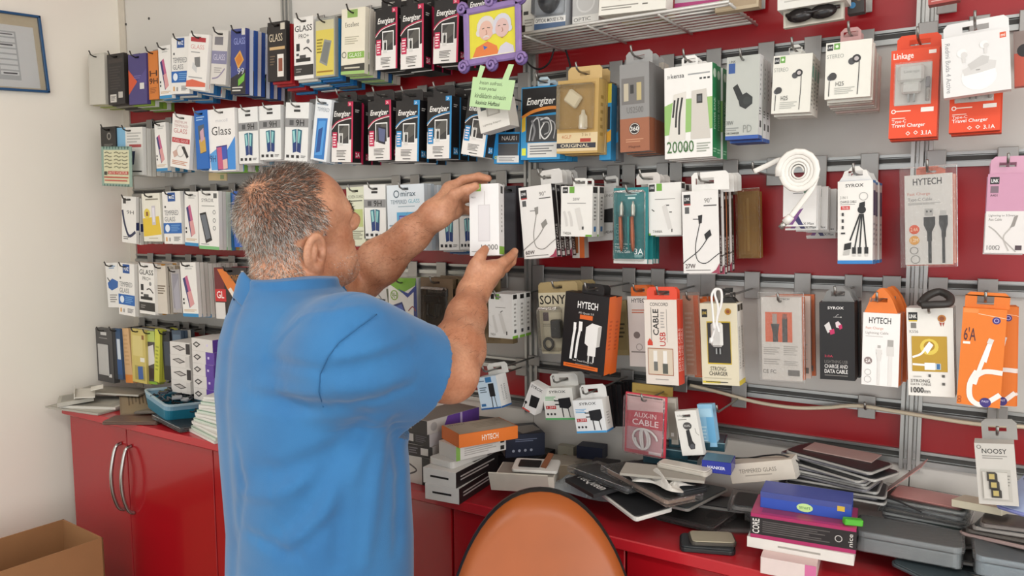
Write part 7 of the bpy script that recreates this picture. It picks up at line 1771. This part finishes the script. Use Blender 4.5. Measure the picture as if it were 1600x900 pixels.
lay_box('small navy box under the sky-blue charger box', 0, 0, 0, .06, .04, .028, 8, '1f2740', 'gadget_box', xy=(-.755, 1.522), tilt=False)
bx, m, z = lay_box('small black speaker with a silver knob', 0, 0, 0, .058, .042, .030, 12, '232124', 'mini_speaker', 'speaker', rnd=.008, bname='speaker_body', xy=(-.675, 1.425), tilt=False)
MB().lathe([(.008, 0), (.008, .002), (.005, .003)], M('c2c0bc', .3, .8), 14, T(.016, 0, .015) @ RX(90)).build('knob', bx)
# open white tray
bx, m, z = lay_box('open cream box with a white phone tray inside', 0, 0, 0, .12, .082, .028, 22, 'cfcac0', 'phone_tray_box', 'box', top=[('r', .02, .02, .98, .98, '8f8a82')], xy=(-.800, 1.316), tilt=False)
MB().box((0, 0, 0), (.118, .0025, .052), M('c9c3b6', .6), T(.052, -.018, .020) @ RX(32)).build('open_lid', bx)
mb = MB(); rslab(mb, .095, .062, .006, .010, M('dddbd6', .35)); mb.build('phone_tray', bx, T(.03, .014, .0295) @ RX(5))
mb = MB(); rslab(mb, .045, .036, .001, .004, M('1f1d1d', .4), ch=.0003); mb.build('tray_opening', bx, T(.042, .027, .0375) @ RX(5))
MB().box((0, 0, 0), (.012, .040, .003), M('7a4a30', .5), T(.100, .045, .047) @ RZ(-20) @ RX(30)).build('brown_strip', bx)
# crumpled grey bag: a lumpy sheet
def crumple(name, lab, cat, px, py, zg, l, w, hgt, yaw, mat, seed, xy=None):
    p = Zp(px, py, zg) if xy is None else Vector((xy[0], xy[1], 0))
    m, z = settle(p.x, p.y, l*.8, w*.8, hgt*.5, yaw, False)
    g = np.random.default_rng(seed)
    nx, ny = 22, 14
    vs = []
    ph = g.random((6, 4))*6.28
    for i in range(nx+1):
        for j in range(ny+1):
            u, v = i/nx, j/ny
            e = (math.sin(math.pi*u)*math.sin(math.pi*v))**.6
            hz = e*hgt*(.55+.45*sum(math.sin(ph[k][0]+u*(3+3*k)+v*(2+4*((k*7) % 3))) for k in range(6))/3)
            hz = abs(hz)+.25*hgt*e*abs(math.sin(14*u+9*v+ph[0][1]))
            vs.append((u*l+.01*math.sin(ph[1][1]+6*v), v*w+.008*math.sin(ph[2][1]+7*u), max(hz, .001)))
    fs = [(i*(ny+1)+j, (i+1)*(ny+1)+j, (i+1)*(ny+1)+j+1, i*(ny+1)+j+1) for i in range(nx) for j in range(ny)]
    o = MB().add(vs, fs, mat, False).build(name, None, T(m.translation.x, m.translation.y, z) @ RZ(yaw) @ T(0, 0, .0005))
    o.matrix_world = T(p.x, p.y, z+.0005) @ RZ(yaw) @ T(-l/2, -w/2, 0)
    return tag(o, lab, cat)
crumple('plastic_bag', 'crumpled grey plastic bag in front of the cardboard sheet', 'bag', 925, 756, 1.02, .19, .085, .038, 4, M('8f9496', .25, var=.12, scale=25), 3, (-.655, 1.345))
crumple('plastic_bag', 'crumpled white plastic wrap beside the mini speaker', 'bag', 985, 725, 1.04, .075, .11, .05, 15, M('c9c7c4', .3, var=.1, scale=25), 8, (-.585, 1.44))
# ---- heap of phone cases and pouches on the right
GH = 'phone cases heaped on the worktop'
dark = ['1d1e21', '2a2a2d', '37383b', '242120', '3d3833', '4a4542', '1a2428', '2f2b2e', '55524e', '3a4448']
rr = random.Random(21)
def heap_height(x, y):
    b = .017+.030*(y-1.26)/.28
    return b*(1.0 if x > -.45 else .8)
heap = []
for k in range(520):
    x = rr.uniform(-.50, .26)
    y = rr.uniform(1.315, 1.485)
    yaw = rr.choice((0, 0, 90, 20, -20, 35))+rr.uniform(-14, 14)
    l, w, t = rr.uniform(.135, .165), rr.uniform(.068, .082), rr.uniform(.007, .011)
    ex = .5*abs(l*math.sin(R(yaw)))+.5*abs(w*math.cos(R(yaw)))
    y = min(max(y, 1.262+ex), 1.53-ex)
    I, J, u, v = footprint(x, y, l, w, yaw)
    wx, wy = GX0+I*GS, GY0+J*GS
    if (((wx > -.365) & (wx < -.155) & (wy < 1.388)) | ((wx < -.36) & (wy < 1.345))).any():
        continue
    if len(I) == 0 or HM_[I, J].max() > CT+heap_height(x, y):
        continue
    c = rr.choice(dark)
    heap.append(lay_case('dark phone case in the heap', 0, 0, 0, l, w, t, yaw, c, rr.choice(('8d8a86', '6a6764', c, c, 'b0aca6')), GH, cut=rr.random() < .5, xy=(x, y), pouch=rr.random() < .35, name='phone_case')[0])
ORD = 'first second third fourth fifth sixth seventh eighth ninth tenth eleventh twelfth thirteenth fourteenth fifteenth sixteenth seventeenth eighteenth nineteenth twentieth'.split()
ORD += ['twenty-'+o for o in ORD[:9]]+['thirtieth']+['thirty-'+o for o in ORD[:9]]+['fortieth']+['forty-'+o for o in ORD[:9]]+['fiftieth']+['fifty-'+o for o in ORD[:9]]
heap.sort(key=lambda o: (o.matrix_world @ Vector((.07, .035, 0))).x)
for i, o in enumerate(heap):
    o['label'] = '%s dark phone case of the loose heap, counted from the red cable bag' % ORD[min(i, len(ORD)-1)]
lay_box('white and pink box at the lower frame edge', 0, 0, 0, .085, .12, .028, 6, 'd6c6c2', 'gadget_box', front=[('r', .8, 0, 1, 1, 'c86a96')], top=[('r', 0, 0, 1, 1, 'd8bcb8'), ('r', .05, .4, .9, .55, 'b85a6a')], xy=(-.272, 1.302), tilt=False)
lay_box('flat white box beneath the black and magenta box', 0, 0, 0, .165, .10, .018, 5, 'd6d2cc', 'gadget_box', front=[('n', .3, .3, .7, .7, 1, '9a968f')], xy=(-.260, 1.322), tilt=False)
lay_box('black box with magenta edges', 0, 0, 0, .162, .095, .042, 7, 'a0245a', 'gadget_box', front=[('r', 0, .14, 1, .84, '1f1a1c'), ('n', .12, .25, .76, .75, 6, '55504f'), ('o', .84, .5, .035, .008, 'b5b0ae'), ('t', .93, .25, .97, .75, 'nice', 'd8d4d0', {'rot': 90}), ('t', .02, .2, .09, .8, 'CORE', 'd8d4d0', {'rot': 90, 'b': .03})], top=[('r', 0, 0, 1, 1, 'b03a68'), ('r', .1, .2, .9, .9, '8d3a58'), ('n', .55, .3, .8, .45, 1, 'd8b8c4')], right=[('r', 0, 0, 1, 1, '2a2526')], xy=(-.258, 1.322), tilt=False)
lay_box('blue game box with a green logo on the black box', 0, 0, 0, .142, .06, .028, 6, '2b4ba8', 'gadget_box', front=[('r', 0, 0, 1, .35, '3f4a8c'), ('c', .5, .62, .05, 'b8d890', 1.8), ('t', .44, .54, .56, .7, 'smart', '2a6a3a'), ('r', .85, .2, .93, .5, 'c9a83a')], top=[('r', 0, 0, 1, 1, '4a55a0')], xy=(-.258, 1.335), tilt=False)
lay_case('dark grey case at the worktop edge left of the magenta box', 0, 0, 0, .095, .065, .010, 20, '34373a', '26292b', cut=False, xy=(-.415, 1.293))
lay_case('champagne phone case on the dark grey case', 0, 0, 0, .08, .052, .008, 26, 'a89f8a', '4a4640', cut=False, xy=(-.408, 1.299))
# distinct ones on and before the heap
lay_case('black tablet case with a white rim at the worktop edge', 985, 815, 1.012, .155, .085, .010, -32, '28282a', 'd2cfca', cut=False)
lay_box('black pack with white script lettering at the worktop edge', 925, 805, 1.012, .10, .06, .008, -30, '222224', 'accessory_pack', 'packet', top=[('t', .08, .3, .92, .7, 'TeeQueen', 'd8d6d2', {'i': .2, 'b': .02})])
lay_case('grey phone case with white end behind the chair', 955, 786, 1.03, .15, .072, .009, -20, '4b4d50', '3a3b3e', pouch=True)
lay_case('stacked brown-edged case slanting across the pile', 1015, 790, 1.045, .165, .080, .010, -24, '4a4744', '8a7466', pouch=True)
lay_case('charcoal case lying over the brown-edged case', 1038, 778, 1.055, .155, .076, .010, -24, '3f4244', '2f3133')
crumple('paper_wrap', 'crumpled white paper with a barcode at the worktop edge', 'wrapper', 1030, 832, 1.01, .10, .05, .022, -8, M('c9c5be', .6), 12)
lay_box('grey padded envelope at the worktop edge', 0, 0, 0, .15, .065, .005, 14, '9a958c', 'padded_envelope', 'envelope', rough=.7, xy=(-.500, 1.300), tilt=False)
lay_case('long white glossy case on the padded envelope', 0, 0, 0, .10, .034, .010, -4, 'c2bcb2', 'b5afa5', cut=False, r=.016, xy=(-.470, 1.325))
tealc = '24424c'
for i, (px, py, zg, yaw, nm) in enumerate([(-.520, 1.405, 1.06, 6, 'lowest teal box under the car charger card'), (-.535, 1.400, 1.075, 4, 'middle teal box under the car charger card'), (-.478, 1.425, 1.10, 12, 'topmost teal box under the car charger card')]):
    lay_box(nm, 0, 0, 0, .105, .062, .017, yaw, tealc, 'screen_box', xy=(px, py), tilt=False, top=[('r', .03, .03, .97, .97, '45535a'), ('r', .35, .3, .65, .6, '8d9698')], front=[('r', .0, 0, 1, .12, '6f8a90')], rough=.2, group='teal boxes on the heap')
lay_box('small bright blue box on the heap', 0, 0, 0, .052, .05, .022, 8, '23308f', 'screen_box', front=[('t', .2, .4, .8, .65, 'HANKER', 'e2e4f0', {'b': .02})], top=[('r', .02, .02, .98, .98, '5a7a8a')], rough=.25, xy=(-.418, 1.362), tilt=False)
for i, (px, py, zg, l, w, t, yaw, nm) in enumerate([(-.105, 1.372, 0, .150, .075, .034, 3, 'long clear grey plastic box at the front of the heap'), (.045, 1.365, 0, .115, .075, .030, 4, 'clear blue-tinted plastic box in the lower corner')]):
    o, m, z = lay_box(nm, 0, 0, 0, l, w, t, yaw, '8f9496' if i == 0 else '9aa8b0', 'plastic_box', 'plastic box', rough=.15, rnd=.012, bname='inner_tray', xy=(px, py), tilt=False)
    mb = MB(); rslab(mb, l+.008, w+.008, .010, .014, clear('e2e6e8', .30, .1)); mb.build('lid', o, T(-.004, -.004, t*.72))
    mb = MB(); rslab(mb, l+.004, w+.004, t*.7, .014, clear('e2e6e8', .22, .1)); mb.build('clear_shell', o, T(-.002, -.002, -.0002))
rr = random.Random(9)
for i in range(7):
    lay_case('%s dark pouch of the neat stack in front of the pink flap' % ('lowest', 'second', 'third', 'fourth', 'fifth', 'sixth', 'topmost')[i], 0, 0, 0, .125, .075, .0075, -4+rr.uniform(-4, 4), ('2c3032', '37302c', '23302e', '3a3d40')[i % 4], ('8d8f8e', '5f5a55', '77797a')[i % 3], 'neat stack of pouches', cut=False, xy=(-.088+rr.uniform(-.004, .004), 1.466), pouch=i > 3, name='phone_pouch', cat='pouch', tilt=False)
o, m, z = lay_case('opened pink translucent wallet sleeve', 1440, 790, 1.10, .11, .07, .003, -6, 'c08a86', 'b07a78', cut=False, xy=(-.085, 1.47), name='wallet_sleeve', cat='sleeve')
MB().box((.055, 0, 0), (.11, .06, .0012), M('c98d86', .3, alpha=.75), T(-.03, .035, -.02) @ RY(-46)).build('raised_flap', o)
rr = random.Random(14)
for i in range(12):
    lay_case('thin %s sleeve of the fan behind the blue box' % ('lowest', 'second', 'third', 'fourth', 'fifth', 'sixth', 'seventh', 'eighth', 'ninth', 'tenth', 'eleventh', 'topmost')[i], 0, 0, 0, .165, .08, .0055, 6+rr.uniform(-8, 8)-3*i, ('2a2a2c', '3a3a3c', '1f2022')[i % 3], ('a8a6a2', '77757a', '9a9894')[i % 3], 'fanned sleeves behind the blue box', cut=False, xy=(-.235+rr.uniform(-.02, .02), 1.445+rr.uniform(-.008, .008)), name='phone_sleeve', cat='sleeve', tilt=False)
o, m, z = lay_box('white box reading TEMPERED GLASS tipped on the heap', 0, 0, 0, .118, .045, .036, -2, 'cfc6b8', 'screen_box', front=[('t', .16, .30, .74, .5, 'TEMPERED GLASS', '6a6258'), ('n', .24, .58, .66, .72, 1, 'a89f92')], right=[('r', 0, 0, 1, 1, 'd8d2c8')], xy=(-.352, 1.425), tilt=False)
o.matrix_world = T(-.400, 1.388, CT+.088) @ RZ(-1) @ RY(-15)
lay_box('pinkish grey leaflet on top of the fan', 1262, 738, 1.12, .12, .055, .002, -10, 'a98f8a', 'leaflet', 'leaflet', xy=(-.225, 1.465))
for i in range(4):
    lay_case('%s dark wallet case under the cream slab' % ('lowest', 'second', 'third', 'topmost')[i], 0, 0, 0, .15, .075, .008, -22+6*i, ('2a2624', '3a2f2c', '26282c', '453a36')[i], ('a08a86', '55504c', '8f8a86', '77706c')[i], 'wallet cases beneath the adapter box', cut=False, xy=(.045+.008*i, 1.41), name='wallet_case')
lay_box('cream slab box lying under the adapter box', 1545, 785, 1.09, .075, .05, .012, -20, 'cfc7b0', 'accessory_box', xy=(-.005, 1.44))
o, m, z = lay_case('light blue and violet case propped at the frame edge', 1595, 800, 1.10, .10, .06, .008, 50, 'a9b8dc', '8d94d0', xy=(.065, 1.41))
o.matrix_world = T(0, 0, .02) @ o.matrix_world @ RY(-32)
o, m, z = lay_box('small bright green plastic clip beside the clear box', 1330, 875, 1.03, .030, .014, .010, 30, '4aa82a', 'plastic_clip', 'clip', rnd=.004, bname='clip_body')
